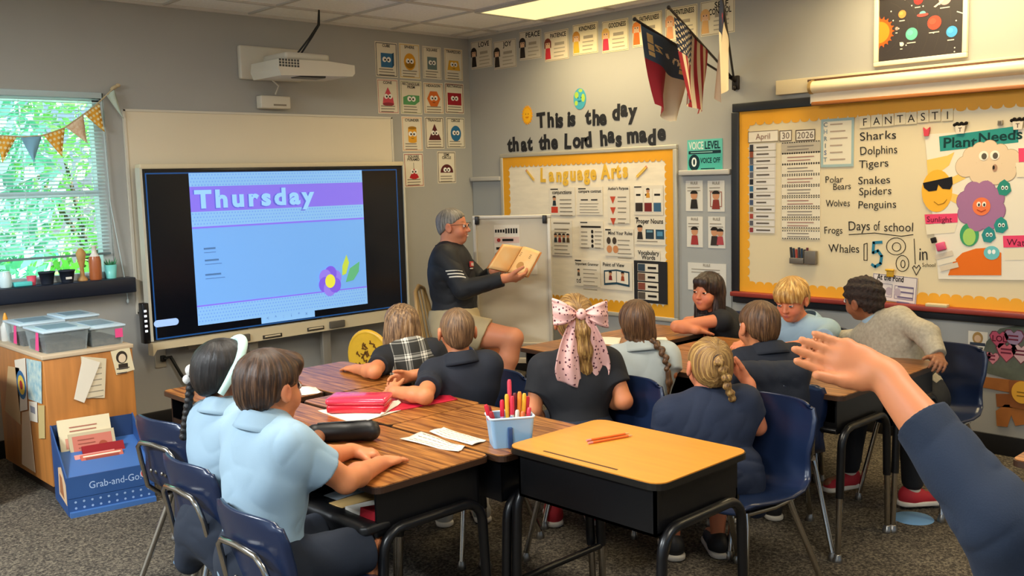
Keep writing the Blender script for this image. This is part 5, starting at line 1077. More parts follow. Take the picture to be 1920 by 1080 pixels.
def attr(o, name, vals):
    vals = np.asarray(vals, np.float32)
    if vals.ndim == 1: a = o.data.attributes.new(name, 'FLOAT', 'POINT'); a.data.foreach_set('value', vals)
    else: a = o.data.attributes.new(name, 'FLOAT_VECTOR', 'POINT'); a.data.foreach_set('vector', vals.ravel())
# skin, hair and cloth materials
def skin(name, col, lip='b0605a', flush='d87a62', rough=.5):
    if name in MATS: return MATS[name]
    m = bpy.data.materials.new(name); m.use_nodes = True; N = m.node_tree.nodes; L = m.node_tree.links; b = N['Principled BSDF']; b.inputs['Roughness'].default_value = rough; b.inputs['Specular IOR Level'].default_value = .35
    b.inputs['Subsurface Weight'].default_value = .12; b.inputs['Subsurface Radius'].default_value = (.02, .008, .004)
    tc = N.new('ShaderNodeTexCoord'); nz = N.new('ShaderNodeTexNoise'); nz.inputs['Scale'].default_value = 14; L.new(tc.outputs['Object'], nz.inputs['Vector'])
    c = hexc(col); m0 = N.new('ShaderNodeMixRGB'); m0.inputs[1].default_value = c; m0.inputs[2].default_value = tuple(a * .6 + b_ * .4 for a, b_ in zip(c, hexc(flush))); L.new(nz.outputs[0], m0.inputs[0])
    last = m0
    for at_, cc in (('flush', flush), ('lip', lip), ('brow', '3a2a20')):
        a = N.new('ShaderNodeAttribute'); a.attribute_name = at_; mx = N.new('ShaderNodeMixRGB'); L.new(a.outputs['Fac'], mx.inputs[0]); L.new(last.outputs[0], mx.inputs[1]); mx.inputs[2].default_value = hexc(cc); last = mx
    L.new(last.outputs[0], b.inputs['Base Color']); MATS[name] = m; return m
def hairm(name, dark, mid, light, rough=.42, freq=1.):
    if name in MATS: return MATS[name]
    m = bpy.data.materials.new(name); m.use_nodes = True; N = m.node_tree.nodes; L = m.node_tree.links; b = N['Principled BSDF']; b.inputs['Roughness'].default_value = rough; b.inputs['Specular IOR Level'].default_value = .45
    a = N.new('ShaderNodeAttribute'); a.attribute_name = 'strand'; nz = N.new('ShaderNodeTexNoise'); nz.inputs['Scale'].default_value = 1.6 * freq; nz.inputs['Detail'].default_value = 5; nz.inputs['Roughness'].default_value = .65; L.new(a.outputs['Vector'], nz.inputs['Vector'])
    cr = N.new('ShaderNodeValToRGB'); L.new(nz.outputs[0], cr.inputs[0]); e = cr.color_ramp.elements; e[0].position = .34; e[0].color = hexc(dark); e[1].position = .68; e[1].color = hexc(light); k = e.new(.5); k.color = hexc(mid)
    L.new(cr.outputs[0], b.inputs['Base Color'])
    bp = N.new('ShaderNodeBump'); bp.inputs['Strength'].default_value = .45; bp.inputs['Distance'].default_value = .006; L.new(nz.outputs[0], bp.inputs['Height']); L.new(bp.outputs[0], b.inputs['Normal']); MATS[name] = m; return m
def plaidm():
    m = bpy.data.materials.new('black white plaid'); m.use_nodes = True; N = m.node_tree.nodes; L = m.node_tree.links; b = N['Principled BSDF']; b.inputs['Roughness'].default_value = .85
    a = N.new('ShaderNodeAttribute'); a.attribute_name = 'strand'; sp = N.new('ShaderNodeSeparateXYZ'); L.new(a.outputs['Vector'], sp.inputs[0]); outs = []
    for ax in (0, 2):
        fr = N.new('ShaderNodeMath'); fr.operation = 'FRACT'; L.new(sp.outputs[ax], fr.inputs[0])
        cr = N.new('ShaderNodeValToRGB'); cr.color_ramp.interpolation = 'CONSTANT'; e = cr.color_ramp.elements; e[0].position = 0; e[0].color = (.05, .05, .05, 1); e[1].position = .56; e[1].color = (.85, .85, .85, 1)
        for p_, c in ((.62, .25), (.70, .9), (.84, .25), (.9, .8), (.95, .1)): k = e.new(p_); k.color = (c, c, c, 1)
        L.new(fr.outputs[0], cr.inputs[0]); outs.append(cr)
    mx = N.new('ShaderNodeMixRGB'); mx.inputs[0].default_value = .5; L.new(outs[0].outputs[0], mx.inputs[1]); L.new(outs[1].outputs[0], mx.inputs[2])
    c2 = N.new('ShaderNodeValToRGB'); e = c2.color_ramp.elements; e[0].position = .0; e[0].color = hexc('17150f'); e[1].position = .8; e[1].color = hexc('d9d4c6'); k = e.new(.35); k.color = hexc('4a473f'); L.new(mx.outputs[0], c2.inputs[0]); L.new(c2.outputs[0], b.inputs['Base Color']); return m
def spotm():
    m = bpy.data.materials.new('pink spotted satin'); m.use_nodes = True; N = m.node_tree.nodes; L = m.node_tree.links; b = N['Principled BSDF']; b.inputs['Roughness'].default_value = .55
    tc = N.new('ShaderNodeTexCoord'); vo = N.new('ShaderNodeTexVoronoi'); vo.inputs['Scale'].default_value = 62; L.new(tc.outputs['Object'], vo.inputs['Vector'])
    cr = N.new('ShaderNodeValToRGB'); cr.color_ramp.interpolation = 'CONSTANT'; e = cr.color_ramp.elements; e[0].color = hexc('5e2a38'); e[1].position = .27; e[1].color = hexc('eab8b0'); L.new(vo.outputs['Distance'], cr.inputs[0]); L.new(cr.outputs[0], b.inputs['Base Color']); return m
def folds(amp, seed, fz=62., fx=20.):
    r = np.random.RandomState(seed); K = r.normal(0, 1, (5, 3)); K /= np.linalg.norm(K, axis=1)[:, None]; ph = r.uniform(0, 6.28, 5); fr = r.uniform(fx, fz, 5)
    def f(X):
        wv = sum(np.sin(X @ K[i] * fr[i] + ph[i] + 1.7 * np.sin(X @ K[(i + 1) % 5] * fr[i] * .5)) for i in range(5)) / 5
        return .55 * amp * (1 - 2 * np.sqrt(np.abs(wv) + .02))
    return f
# ------------------------------------------------------------------ the figure
def yawR(a): return np.array([[math.sin(a), math.cos(a), 0], [-math.cos(a), math.sin(a), 0], [0, 0, 1.]])   # columns: right, forward, up
def headR(yaw, pitch=0., roll=0.):
    r = yawR(yaw); cp, sp = math.cos(pitch), math.sin(pitch); X = np.array([[1, 0, 0], [0, cp, -sp], [0, sp, cp]]); c, s = math.cos(roll), math.sin(roll); Y = np.array([[c, 0, s], [0, 1, 0], [-s, 0, c]]); return r @ X @ Y
def hand_prims(w_, d, pn, s, side, curl=.25, spread=.12, thumb=.7):
    """w_ wrist, d direction of the fingers, pn palm normal (the way the palm faces), side +1 right hand / -1 left"""
    d = nrm(d); pn = nrm(pn - d * (pn @ d)); x = nrm(np.cross(d, pn)) * side   # towards the thumb
    Pm = lambda a, b, c: w_ + (x * a + d * b + pn * c) * s
    Rm = np.stack([x, d, pn], 1); out = [el(Pm(0, .042, 0), V(.034, .05, .0155) * s, Rm, .012), rc(Pm(0, -.01, 0), Pm(0, .02, 0), .0205 * s, .019 * s, .015), rc(Pm(.026, .07, -.002), Pm(-.027, .066, -.002), .0105 * s, .0095 * s, .01), rc(Pm(.014, .02, .006), Pm(.028, .05, .006), .013 * s, .011 * s, .01)]
    for i, (fx, L_, r) in enumerate(((.026, .058, .0083), (.0092, .065, .0085), (-.008, .060, .0081), (-.0245, .047, .0071))):
        ang = spread * (fx / .026); p = Pm(fx, .074 - abs(fx) * .12, 0); a = curl * .5; dr = nrm(d * math.cos(a) + pn * math.sin(a) + x * math.tan(ang))
        for j, f in enumerate((.44, .32, .24)):
            q = p + dr * L_ * f * s; out.append(rc(p, q, r * s * (1 - .06 * j), r * s * (.95 - .09 * j), .003 if j else .006)); p = q
            a2 = curl * (.9 if j == 0 else .7); up = nrm(pn - dr * (pn @ dr)); dr = nrm(dr * math.cos(a2) + up * math.sin(a2))
    p = Pm(.026, .026, .004); dr = nrm(x * thumb + d * (1.1 - .4 * thumb) + pn * .25)
    for j, (L_, r) in enumerate(((.03, .0108), (.024, .0095), (.018, .0085))):
        q = p + dr * L_ * s; out.append(rc(p, q, r * s, r * s * .93, .008 if j == 0 else .004)); p = q; dr = nrm(dr + d * .28 + pn * .08)
    return out
SKIN = {}
NP_ = [0]
def person(label, N, P, hd, hc, hyaw, hpit=0., hroll=0., s=1., hs=1., arms=(), legs=None, skinm=None, hair=None, hairmat=None, clothes=(), eyes=None, vox=.0055, iris='4a3626', adult=False, girth=1., hiphd=None, seat=.41, name='person', detail=True, brow='5a4230', clothfn=None, smile=False, shw=.128, ears=True):
    NP_[0] += 1; sd_ = NP_[0] * 17
    N, P, hc = V(N), V(P), V(hc); hiphd = hd if hiphd is None else hiphd; Rt, Rh, Rp = yawR(hd), headR(hyaw, hpit, hroll), yawR(hiphd); up = nrm(N - P); fw = Rt[:, 1]; rt = Rt[:, 0]; fw2 = nrm(fw - up * (fw @ up)); rt2 = np.cross(fw2, up); Rb = np.stack([rt2, fw2, up], 1)
    T = thing(name, label, 'person', (P[0], P[1], 0)); g = girth; tl = np.linalg.norm(N - P)
    H = lambda x, y, z: hc + Rh @ (V(x, y, z) * hs)
    L2 = lambda a: P + (N - P) * a
    chest = lambda o: [el(L2(.68), V(.118 * s * g + o, .088 * s * g + o, .16 * tl / .37 + o), Rb, .04), el(L2(.38) + fw2 * .008 * s, V(.104 * s * g + o, .085 * s * g + o, .15 * tl / .37 + o), Rb, .05), el(L2(.02), V(.118 * s * g + o, .098 * s * g + o, .10 * s + o), Rb, .05)]
    sh = {}; A = {}
    for a in arms: A[a['side']] = a
    for k in (1, -1): sh[k] = V(A[k]['sh']) if k in A and 'sh' in A[k] else N + rt2 * k * shw * s - up * .035 * s
    shd = lambda o: [rc(sh[-1] * .75 + N * .25 - up * .015 * s, sh[1] * .75 + N * .25 - up * .015 * s, .05 * s + o, .05 * s + o, .05)] + [el(sh[k] + (N - sh[k]) * .08 - up * .006 * s, (.043 * s + o,) * 3, None, .05) for k in (1, -1)]
    nk0 = N - up * .02 * s; nk1 = H(0, -.018, -.055); nr = .038 if not adult else .048
    prims = chest(0) + shd(-.004) + [rc(nk0, nk1, (nr + .004) * s, nr * s, .03)]
    # head
    prims += [el(H(0, -.014, .026), V(.071, .088, .076) * hs, Rh, .02), el(H(0, .018, -.03), V(.056, .064, .071) * hs, Rh, .03), el(H(0, .05, -.08), V(.026, .024, .022) * hs, Rh, .03)]
    prims += [el(H(k * .033, .05, -.035), V(.027, .026, .028) * hs, Rh, .02) for k in (1, -1)]
    prims += [el(H(k * .03, .0885, .004), V(.016, .010, .0095) * hs, Rh, .010, 's') for k in (1, -1)]
    prims += [rc(H(0, .077, .004), H(0, .0955, -.027), .0075 * hs, .0105 * hs, .012)] + [el(H(k * .0095, .087, -.030), V(.0075, .008, .006) * hs, Rh, .006) for k in (1, -1)]
    prims += [el(H(0, .0785, -.053), V(.021, .0085, .0055) * hs, Rh, .005), el(H(0, .0775, -.0625), V(.017, .0085, .006) * hs, Rh, .005)]
    if ears: prims += [el(H(k * .078, -.006, -.006), V(.0095, .020, .031) * hs, Rh @ np.array([[1, 0, 0], [0, 1, -.2], [0, .2, 1]]), .006) for k in (1, -1)] + [el(H(k * .087, .0, -.004), V(.006, .010, .017) * hs, Rh, .006, 's') for k in (1, -1)]
    # arms
    for k, a in A.items():
        E, W_ = V(a['el']), V(a['wr']); gs = a.get('g', 1.)
        prims += [rc(sh[k], E, .039 * s * g * gs, .031 * s * gs, .02), rc(E, E + (W_ - E) * .35, .031 * s * gs, .032 * s * gs, .015), rc(E + (W_ - E) * .35, W_, .032 * s * gs, .0205 * s * gs, .012)] + hand_prims(W_, V(a['dir']), V(a['pn']), s * a.get('hs', .98), k, a.get('curl', .25), a.get('spread', .1), a.get('thumb', .7))
    # legs
    hip = {k: P + Rp[:, 0] * k * .07 * s * g - V(0, 0, .02 * s) for k in (1, -1)}; LG = {}
    for k in (1, -1):
        if legs and k in legs: K, An, Td = legs[k]
        else: K = hip[k] + Rp[:, 1] * .31 * s + Rp[:, 0] * k * .02 + V(0, 0, -.005); An = K + Rp[:, 1] * .0 + V(0, 0, -(K[2] - .085 * s)); Td = Rp[:, 1]
        K, An, Td = V(K), V(An), nrm(V(Td)); LG[k] = (hip[k], K, An, Td)
        prims += [rc(hip[k], K, .07 * s * g, .048 * s, .03), rc(K, K + (An - K) * .35, .046 * s, .046 * s, .02), rc(K + (An - K) * .35, An, .046 * s, .028 * s, .02), rc(An - V(0, 0, .035 * s), An - V(0, 0, .045 * s) + Td * .12 * s, .028 * s, .022 * s, .02)]
    vs, fs = sdf_mesh(prims, vox); sk = skinm or skin('fair skin', 'e8b08c'); o = mesh_np('body', vs, fs, [sk], T)
    lp = (vs - hc) @ Rh / hs; gz = lambda c, r: np.exp(-((((lp - V(c)) / V(r)) ** 2).sum(1)))
    attr(o, 'lip', np.clip(gz((0, .086, -.058), (.019, .02, .0085)) * 1.6 - .35, 0, 1)); attr(o, 'flush', np.clip(.55 * (gz((.04, .07, -.035), (.022, .04, .02)) + gz((-.04, .07, -.035), (.022, .04, .02))) + .5 * gz((0, .1, -.028), (.014, .02, .012)) + .4 * (gz((.08, 0, 0), (.02, .03, .03)) + gz((-.08, 0, 0), (.02, .03, .03))), 0, .7))
    bz = sum(gz((k * .031, .088, .0275 - .0), (.016, .03, .0042)) for k in (1, -1)); attr(o, 'brow', np.clip(bz * 1.3 - .2, 0, .85) if detail else np.zeros(len(vs)))
    if detail:     # eyes: white, iris, pupil, lids
        for k in (1, -1):
            m = MB(); c = H(k * .0295, .0745, .0035); r = .0118 * hs; n = 14
            Wm, Im, Pm_ = P_('efe6dc', .25), P_(iris, .2), P_('0c0a09', .15); ax = nrm(Rh[:, 1] + Rh[:, 0] * k * .06); u_ = nrm(np.cross(ax, Rh[:, 2])); w_ = np.cross(u_, ax); th = [0, 15, 30, 44, 62, 95]
            ring = [[c + r * (ax * math.cos(math.radians(t)) + math.sin(math.radians(t)) * (u_ * math.cos(2 * PI * q / n) + w_ * math.sin(2 * PI * q / n))) for q in range(n)] for t in th]
            for j, mm in enumerate((Pm_, Pm_ if 0 else Im, Im, Wm, Wm)):
                m.use(Pm_ if j == 0 else mm)
                for q in range(n): m.add([ring[j][q], ring[j][(q + 1) % n], ring[j + 1][(q + 1) % n], ring[j + 1][q]], [(0, 1, 2, 3)], True)
            m.use(sk); r2 = r * 1.1
            lid = lambda a, b: c + r2 * (ax * math.cos(b) * math.cos(a) + Rh[:, 2] * math.sin(a) * 1.0 + u_ * math.cos(a) * math.sin(b))
            m.grid(lambda u, v: lid(.30 + 1.05 * v, -1.35 + 2.7 * u), 10, 5, 0); m.grid(lambda u, v: lid(-.42 - .85 * v, -1.35 + 2.7 * u), 10, 4, 0)
            m.build('eye', T)
    # hair
    if hair:
        for nm_, hp, axis_fn in hair(H, Rh, hs, hc):
            hv, hf = sdf_mesh(hp[0], hp[2] if len(hp) > 2 else vox, hp[1], dmax=.004); ho = mesh_np(nm_, hv, hf, [hairmat], T); attr(ho, 'strand', axis_fn(hv))
    ctx = dict(T=T, N=N, P=P, up=up, rt=rt2, fw=fw2, Rb=Rb, Rp=Rp, sh=sh, A=A, LG=LG, chest=chest, shd=shd, L2=L2, s=s, g=g, H=H, Rh=Rh, hs=hs, vox=vox, tl=tl, nr=nr, sd=sd_, nk0=nk0, nk1=nk1, hip=hip)
    for c in clothes: c(ctx)
    return ctx
# --- clothing makers
def shirt(m, sleeve=.6, o=.012, hem=-.06, neck=.0, amp=.004, name='shirt', collar=None, long_=False, so=.012, fine=None, sleeves=True, stand=False):
    def f(c):
        s = c['s']; pr = c['chest'](o) + (c['shd'](o - .004) if sleeves else [rc(c['sh'][-1] * .86 + c['N'] * .14 - c['up'] * .02, c['sh'][1] * .86 + c['N'] * .14 - c['up'] * .02, .046 * s + o * .5, .046 * s + o * .5, .04), rc(c['sh'][-1] * .7 + c['N'] * .3 - c['up'] * .1, c['sh'][1] * .7 + c['N'] * .3 - c['up'] * .1, .06 * s + o * .5, .06 * s + o * .5, .05)])
        pr = pr + [rc(c['nk0'] - c['up'] * .03, c['nk0'] + c['up'] * .012, .058 * s, (c['nr'] + .009) * s, .03)]
        pr += [cut(c['L2'](0) + c['up'] * hem * s, -c['up'], .008)]
        if sleeves:
            pr[len(c['chest'](o)):len(c['chest'](o))] = [el(c['sh'][k] * .66 + c['N'] * .34 - c['up'] * .085 * s, (.066 * s + o * .5,) * 3, None, .06) for k in (1, -1)]
            for k, a in c['A'].items():
                E, W_ = V(a['el']), V(a['wr']); S_ = c['sh'][k]; gs = a.get('g', 1.); ax = nrm(E - S_)
                if not long_:
                    q = S_ + (E - S_) * sleeve; pr.append(dict(t='rc', a=S_, b=q, ra=.040 * s * c['g'] * gs + so * .6, rb=.038 * s * gs + so, k=.04, op='u', capend=1))
                else:
                    q = E + (W_ - E) * sleeve; pr += [rc(S_, E, .043 * s * c['g'] * gs + so * .6, .037 * s * gs + so, .025), dict(rc(E, q, .037 * s * gs + so, .027 * s * gs + so * .8, .02), capend=1)]
        vs, fs = None, None
        vs, fs = sdf_mesh(pr, c['vox'], folds(amp, c['sd']), dmax=amp)
        # open the sleeve ends square
        ob = mesh_np(name, vs, fs, [m], c['T']); lp = (vs - c['P']) @ c['Rb']; attr(ob, 'strand', lp * (fine or 20.))
        if collar:
            b = MB().use(collar); N_, up, fw, rt = c['nk0'], c['up'], c['fw'], c['rt']; r0 = (c['nr'] + .012) * s; ax2 = nrm(c['nk1'] - c['nk0']); b.smooth = True
            def fn(u, v): a = PI / 2 + .28 + (2 * PI - .56) * u; rr = (c['nr'] + .022 + .034 * v) * s; h = (.06 - .05 * v ** 1.3) * s; return N_ + rt * rr * math.cos(a) + fw * (rr * math.sin(a) * .95 - .006 * s) + up * (h - .022 * s * max(0, math.sin(a)) + .012 * s * min(0, math.sin(a)) * -1)
            if stand: fn = lambda u, v: N_ + rt * (c['nr'] + .018 + .006 * v) * s * math.cos(PI / 2 + .2 + 5.88 * u) + fw * (c['nr'] + .018 + .006 * v) * s * math.sin(PI / 2 + .2 + 5.88 * u) + up * (.045 - .05 * v - .012 * max(0, math.sin(PI / 2 + .2 + 5.88 * u))) * s
            b.grid(fn, 30, 5, .004); b.build('collar', c['T'])
    return f
def shorts(m, frac=.8, o=.016, amp=.004, name='shorts', top=.25):
    def f(c):
        s = c['s']; pr = c['chest'](o - .002)[2:] + [el(c['L2'](.12), V(.108 * s * c['g'] + o, .09 * s * c['g'] + o, .1 * s), c['Rb'], .03)]
        for k in (1, -1):
            h, K, An, Td = c['LG'][k]
            if frac <= 1: pr.append(rc(h, h + (K - h) * frac, .072 * s * c['g'] + o, .055 * s + o, .03))
            else: pr += [rc(h, K, .072 * s * c['g'] + o * .7, .05 * s + o * .7, .03), rc(K, K + (An - K) * (frac - 1), .05 * s + o * .7, .036 * s + o * .6, .02)]
        pr.append(cut(c['L2'](top), c['up'], .006))
        if frac <= 1:
            for k in (1, -1): h, K, An, Td = c['LG'][k]; pr.append(cut(h + (K - h) * (frac + .02), K - h, .004))
        vs, fs = sdf_mesh(pr, c['vox'], folds(amp, c['sd'] + 3), dmax=amp); ob = mesh_np(name, vs, fs, [m], c['T'])
    return f
def skirt(m, L_=.28, flare=.16, o=.014, amp=.006, name='skirt', top=.3):
    def f(c):
        s = c['s']; kn = [c['LG'][k][0] + (c['LG'][k][1] - c['LG'][k][0]) * .85 for k in (1, -1)]
        pr = c['chest'](o)[2:] + [el(c['L2'](.15), V(.11 * s + o, .09 * s + o, .12 * s), c['Rb'], .03), rc(kn[0], kn[1], .066 * s + o, .066 * s + o, .05), rc(c['P'], (kn[0] + kn[1]) / 2, .12 * s, .085 * s, .06)] + [rc(c['hip'][k], kn[0 if k == 1 else 1], .085 * s, .07 * s, .05) for k in (1, -1)]
        for k in (1, -1): pr.append(rc(c['hip'][k] - c['fw'] * .04 - V(0, 0, .0), c['hip'][k] - c['fw'] * .06 + c['rt'] * k * .05 - V(0, 0, .11), .075 * s, .05 * s, .05))
        pr.append(cut(c['L2'](top), c['up'], .006)); vs, fs = sdf_mesh(pr, c['vox'], folds(amp, c['sd'] + 5, 60, 40), dmax=amp); mesh_np(name, vs, fs, [m], c['T'])
    return f
def shoes(m, sole, sock=None, sides=(1, -1), strap=None):
    def f(c):
        s = c['s']
        for k in sides:
            h, K, An, Td = c['LG'][k]; g0 = V(An[0], An[1], max(0, An[2] - .085 * s)); Rf = np.stack([nrm(np.cross(Td, V(0, 0, 1))), Td, V(0, 0, 1)], 1)
            tilt = 0
            up_ = [el(g0 + V(0, 0, .045 * s) - Td * .015 * s, V(.037, .05, .05) * s, Rf, .02), rc(g0 + V(0, 0, .04 * s), g0 + Td * .11 * s + V(0, 0, .03 * s), .037 * s, .031 * s, .03), cut(g0 + V(0, 0, .016 * s), V(0, 0, -1))]
            vs, fs = sdf_mesh(up_, .0055); so_ = mesh_np('shoe', vs, fs, [m], c['T'])
            sl = [rc(g0 - Td * .03 * s + V(0, 0, .014 * s), g0 + Td * .11 * s + V(0, 0, .014 * s), .041 * s, .037 * s, .01), cut(g0 + V(0, 0, .024 * s), V(0, 0, 1)), cut(g0 + V(0, 0, .001), V(0, 0, -1))]
            vs, fs = sdf_mesh(sl, .0055); mesh_np('sole', vs, fs, [sole], so_)
            if sock: vs, fs = sdf_mesh([rc(An - V(0, 0, .03 * s), An + (K - An) * .28, .034 * s, .036 * s, .01)], .0055); mesh_np('sock', vs, fs, [sock], c['T'])
    return f
# ================================================================== hair styles (head-local: x right, y face, z up)
def capline(H, Rh, zf, zb): d = V(0, .175, zf - zb); n = Rh @ nrm(V(0, d[2], -d[1])); return cut(H(0, .09, zf), n, .012)
def crown_strand(hc, Rh, hs, f=9., c=(0, -.035, .1)):
    def fn(v): p = (v - hc) @ Rh / hs - V(c); th = np.arctan2(p[:, 0], p[:, 1]); r = np.sqrt((p ** 2).sum(1)); return np.stack([np.cos(th) * f, np.sin(th) * f, r * 14], 1)
    return fn
def down_strand(hc, Rh, hs, f=95., g=8.):
    def fn(v): p = (v - hc) @ Rh / hs; return p * V(f, f * .6, g)
    return fn
def locks(hc, Rh, hs, amp, f=26, c=(0, -.035, .1)):
    def fn(X): p = (X - hc) @ Rh / hs - V(c); th = np.arctan2(p[:, 0], p[:, 1]); r = np.sqrt((p ** 2).sum(1)); return amp * (np.sin(th * f + 2 * np.sin(r * 40)) * .6 + np.sin(th * f * .47 + 9 * r) * .6) * np.clip(r * 14, 0, 1)
    return fn
def frizz(amp, f=95.):
    def fn(X): return amp * (np.sin(X[:, 0] * f + np.sin(X[:, 2] * f * .7)) * np.sin(X[:, 1] * f * 1.1 + 1.3) + np.sin(X[:, 2] * f * .9 + X[:, 0] * 40))
    return fn
def cap(H, Rh, hs, t, zf, zb, ears=True, nape=1.):
    pr = [el(H(0, -.014, .028), (V(.071, .088, .076) + t) * hs, Rh, .02), el(H(0, -.045, -.02), V(.058 * nape + t, .05 * nape + t, .06 * nape) * hs, Rh, .03)]
    if ears: pr += [el(H(k * .087, .006, -.014), V(.028, .027, .037) * hs, Rh, .01, 's') for k in (1, -1)]
    pr.append(capline(H, Rh, zf, zb)); return pr
def h_short(t=.008, zf=.058, zb=-.075, amp=.0025, f=9., ears=True, fr=None, c=(0, -.035, .1), extra=(), nape=.88):
    def fn(H, Rh, hs, hc): return [('hair', (cap(H, Rh, hs, t, zf, zb, ears=ears, nape=nape) + [e(H, Rh, hs) for e in extra], fr or locks(hc, Rh, hs, amp, c=c), .005), crown_strand(hc, Rh, hs, f, c))]
    return fn
def h_bob(H, Rh, hs, hc):
    pr = cap(H, Rh, hs, .012, .05, -.3, ears=False)[:2] + [el(H(0, -.035, -.045), V(.088, .072, .115) * hs, Rh, .03), el(H(.05, -.02, -.09), V(.038, .05, .07) * hs, Rh, .03), el(H(-.052, -.015, -.09), V(.038, .05, .075) * hs, Rh, .03), el(H(0, .09, -.03), V(.062, .06, .082) * hs, Rh, .012, 's'), cut(H(0, -.04, -.145), Rh @ V(.15, 0, -1), .01)]
    return [('hair', (pr, locks(hc, Rh, hs, .003, 22), .005), down_strand(hc, Rh, hs))]
def h_long(H, Rh, hs, hc):
    pr = cap(H, Rh, hs, .011, .05, -.3, ears=False)[:2] + [el(H(0, -.045, -.05), V(.086, .065, .13) * hs, Rh, .03), el(H(.055, -.03, -.13), V(.036, .05, .11) * hs, Rh, .03), el(H(-.058, -.02, -.13), V(.036, .05, .11) * hs, Rh, .03), el(H(0, .1, -.035), V(.058, .068, .078) * hs, Rh, .012, 's'), el(H(0, .03, -.1), V(.05, .05, .05) * hs, Rh, .012, 's'), cut(H(0, -.04, -.22), Rh @ V(0, .1, -1), .01)]
    pr.append(el(H(.0, .068, .062), V(.05, .022, .026) * hs, Rh, .02))
    return [('hair', (pr, locks(hc, Rh, hs, .003, 20), .005), down_strand(hc, Rh, hs, 80, 7))]
def chain(pts, rs, k=.012): return [rc(pts[i], pts[i + 1], rs[i], rs[i + 1], k) for i in range(len(pts) - 1)]
def h_bowgirl(H, Rh, hs, hc):
    pr = cap(H, Rh, hs, .009, .06, -.085)
    tail = [H(0, -.095, .035), H(0, -.128, .03), H(.005, -.142, -.02), H(.012, -.132, -.1), H(.012, -.118, -.18), H(.0, -.105, -.255)]
    return [('hair', (pr, locks(hc, Rh, hs, .002, 30, (0, -.11, .035)), .005), crown_strand(hc, Rh, hs, 11, (0, -.11, .035))), ('ponytail', (chain(tail, [.02, .026, .033, .037, .032, .006], .02), locks(H(0, -.13, -.1), Rh, hs, .003, 12, (0, 0, .3)), .005), down_strand(hc, Rh, hs, 110, 7))]
def h_braid(H, Rh, hs, hc):
    pr = cap(H, Rh, hs, .010, .055, -.1, ears=False) + [el(H(.02, -.055, -.055), V(.062, .045, .05) * hs, Rh, .03)]
    br = []; base = [H(.055, -.09, -.07), H(.08, -.125, -.10), H(.098, -.15, -.145), H(.105, -.158, -.19)]
    for i in range(9):
        t = i / 8 * 2.999; a = int(t); p = base[a] + (base[a + 1] - base[a]) * (t - a); r = .017 - .0006 * i; br.append(el(p + Rh @ V(.006 * (1 if i % 2 else -1), 0, 0), V(r, r, r * 1.05) * hs, Rh, .005))
    tl = chain([H(.106, -.158, -.2), H(.11, -.158, -.25), H(.108, -.152, -.31)], [.012, .014, .004])
    hr = []
    for i in range(7): a = -1.2 + 2.4 * i / 6; hr.append(el(H(.01 + .062 * math.sin(a), -.02 - .075 * math.cos(a), -.055 - .008 * i), V(.018, .016, .014) * hs, Rh, .006))
    return [('hair', (pr + hr, locks(hc, Rh, hs, .0025, 28), .005), crown_strand(hc, Rh, hs, 11)), ('braid', (br, None, .004), down_strand(hc, Rh, hs, 60, 60)), ('braid_tip', (tl, None, .004), down_strand(hc, Rh, hs, 120, 8))]
def h_knot(H, Rh, hs, hc):
    pr = cap(H, Rh, hs, .008, .06, -.085, ears=True); br = [rc(H(0, -.098, .03), H(0, -.118, .034), .016, .018, .01)]
    pts = [H(.0, -.122, .026), H(.012, -.122, -.002), H(.026, -.12, -.03), H(.032, -.112, -.058), H(.045, -.106, -.085), H(.055, -.1, -.105)]
    for i, p in enumerate(pts): br.append(el(p, V(.021, .017, .019) * hs * (1 - .05 * i), Rh, .006))
    return [('hair', (pr, locks(hc, Rh, hs, .0025, 34, (0, -.1, .03)), .005), crown_strand(hc, Rh, hs, 13, (0, -.1, .03))), ('ponytail', (br, frizz(.0015, 150), .004), down_strand(hc, Rh, hs, 90, 40))]
def h_headband(H, Rh, hs, hc):
    pr = cap(H, Rh, hs, .012, .055, -.085); br = []
    p0, p1 = H(-.075, -.085, -.02), H(-.085, -.10, -.22)
    for i in range(11): p = p0 + (p1 - p0) * i / 10; br.append(el(p, V(.0155, .0155, .014) * hs, Rh, .004))
    return [('hair', (pr, locks(hc, Rh, hs, .0012, 40), .005), crown_strand(hc, Rh, hs, 12)), ('braid', (br, None, .0045), down_strand(hc, Rh, hs, 60, 60))]

HM_DBROWN = hairm('dark brown hair', '20140e', '3b2618', '6b4a30'); HM_BROWN = hairm('brown hair', '2e1c10', '5a3c24', '8a6440'); HM_DBLOND = hairm('dark blond hair', '4a3018', '8a6434', 'd0a860'); HM_BLOND = hairm('blond hair', '6a4520', 'b98a45', 'efcf8a')
HM_BLACK = hairm('black hair', '0a0808', '15100e', '2a211d'); HM_BRUN = hairm('brunette hair', '140c09', '2a1a14', '4f382c'); HM_LBROWN = hairm('light brown hair', '3a281a', '7a5c40', 'b89468'); HM_GREY = hairm('grey hair', '4a4641', '7a746c', 'aca59a'); HM_ASH = hairm('ash brown hair', '3a2a1c', '6e5238', '9c7a54')
SK_FAIR = skin('fair skin', 'cb8352'); SK_PINK = skin('rosy skin', 'd08258'); SK_TAN = skin('tan skin', 'c98a64'); SK_DARK = skin('dark skin', '6f4630', '5a2f28', '7d4a38'); SK_BROWN = skin('brown skin', '8a5a3c', '6a352a', '95583f')
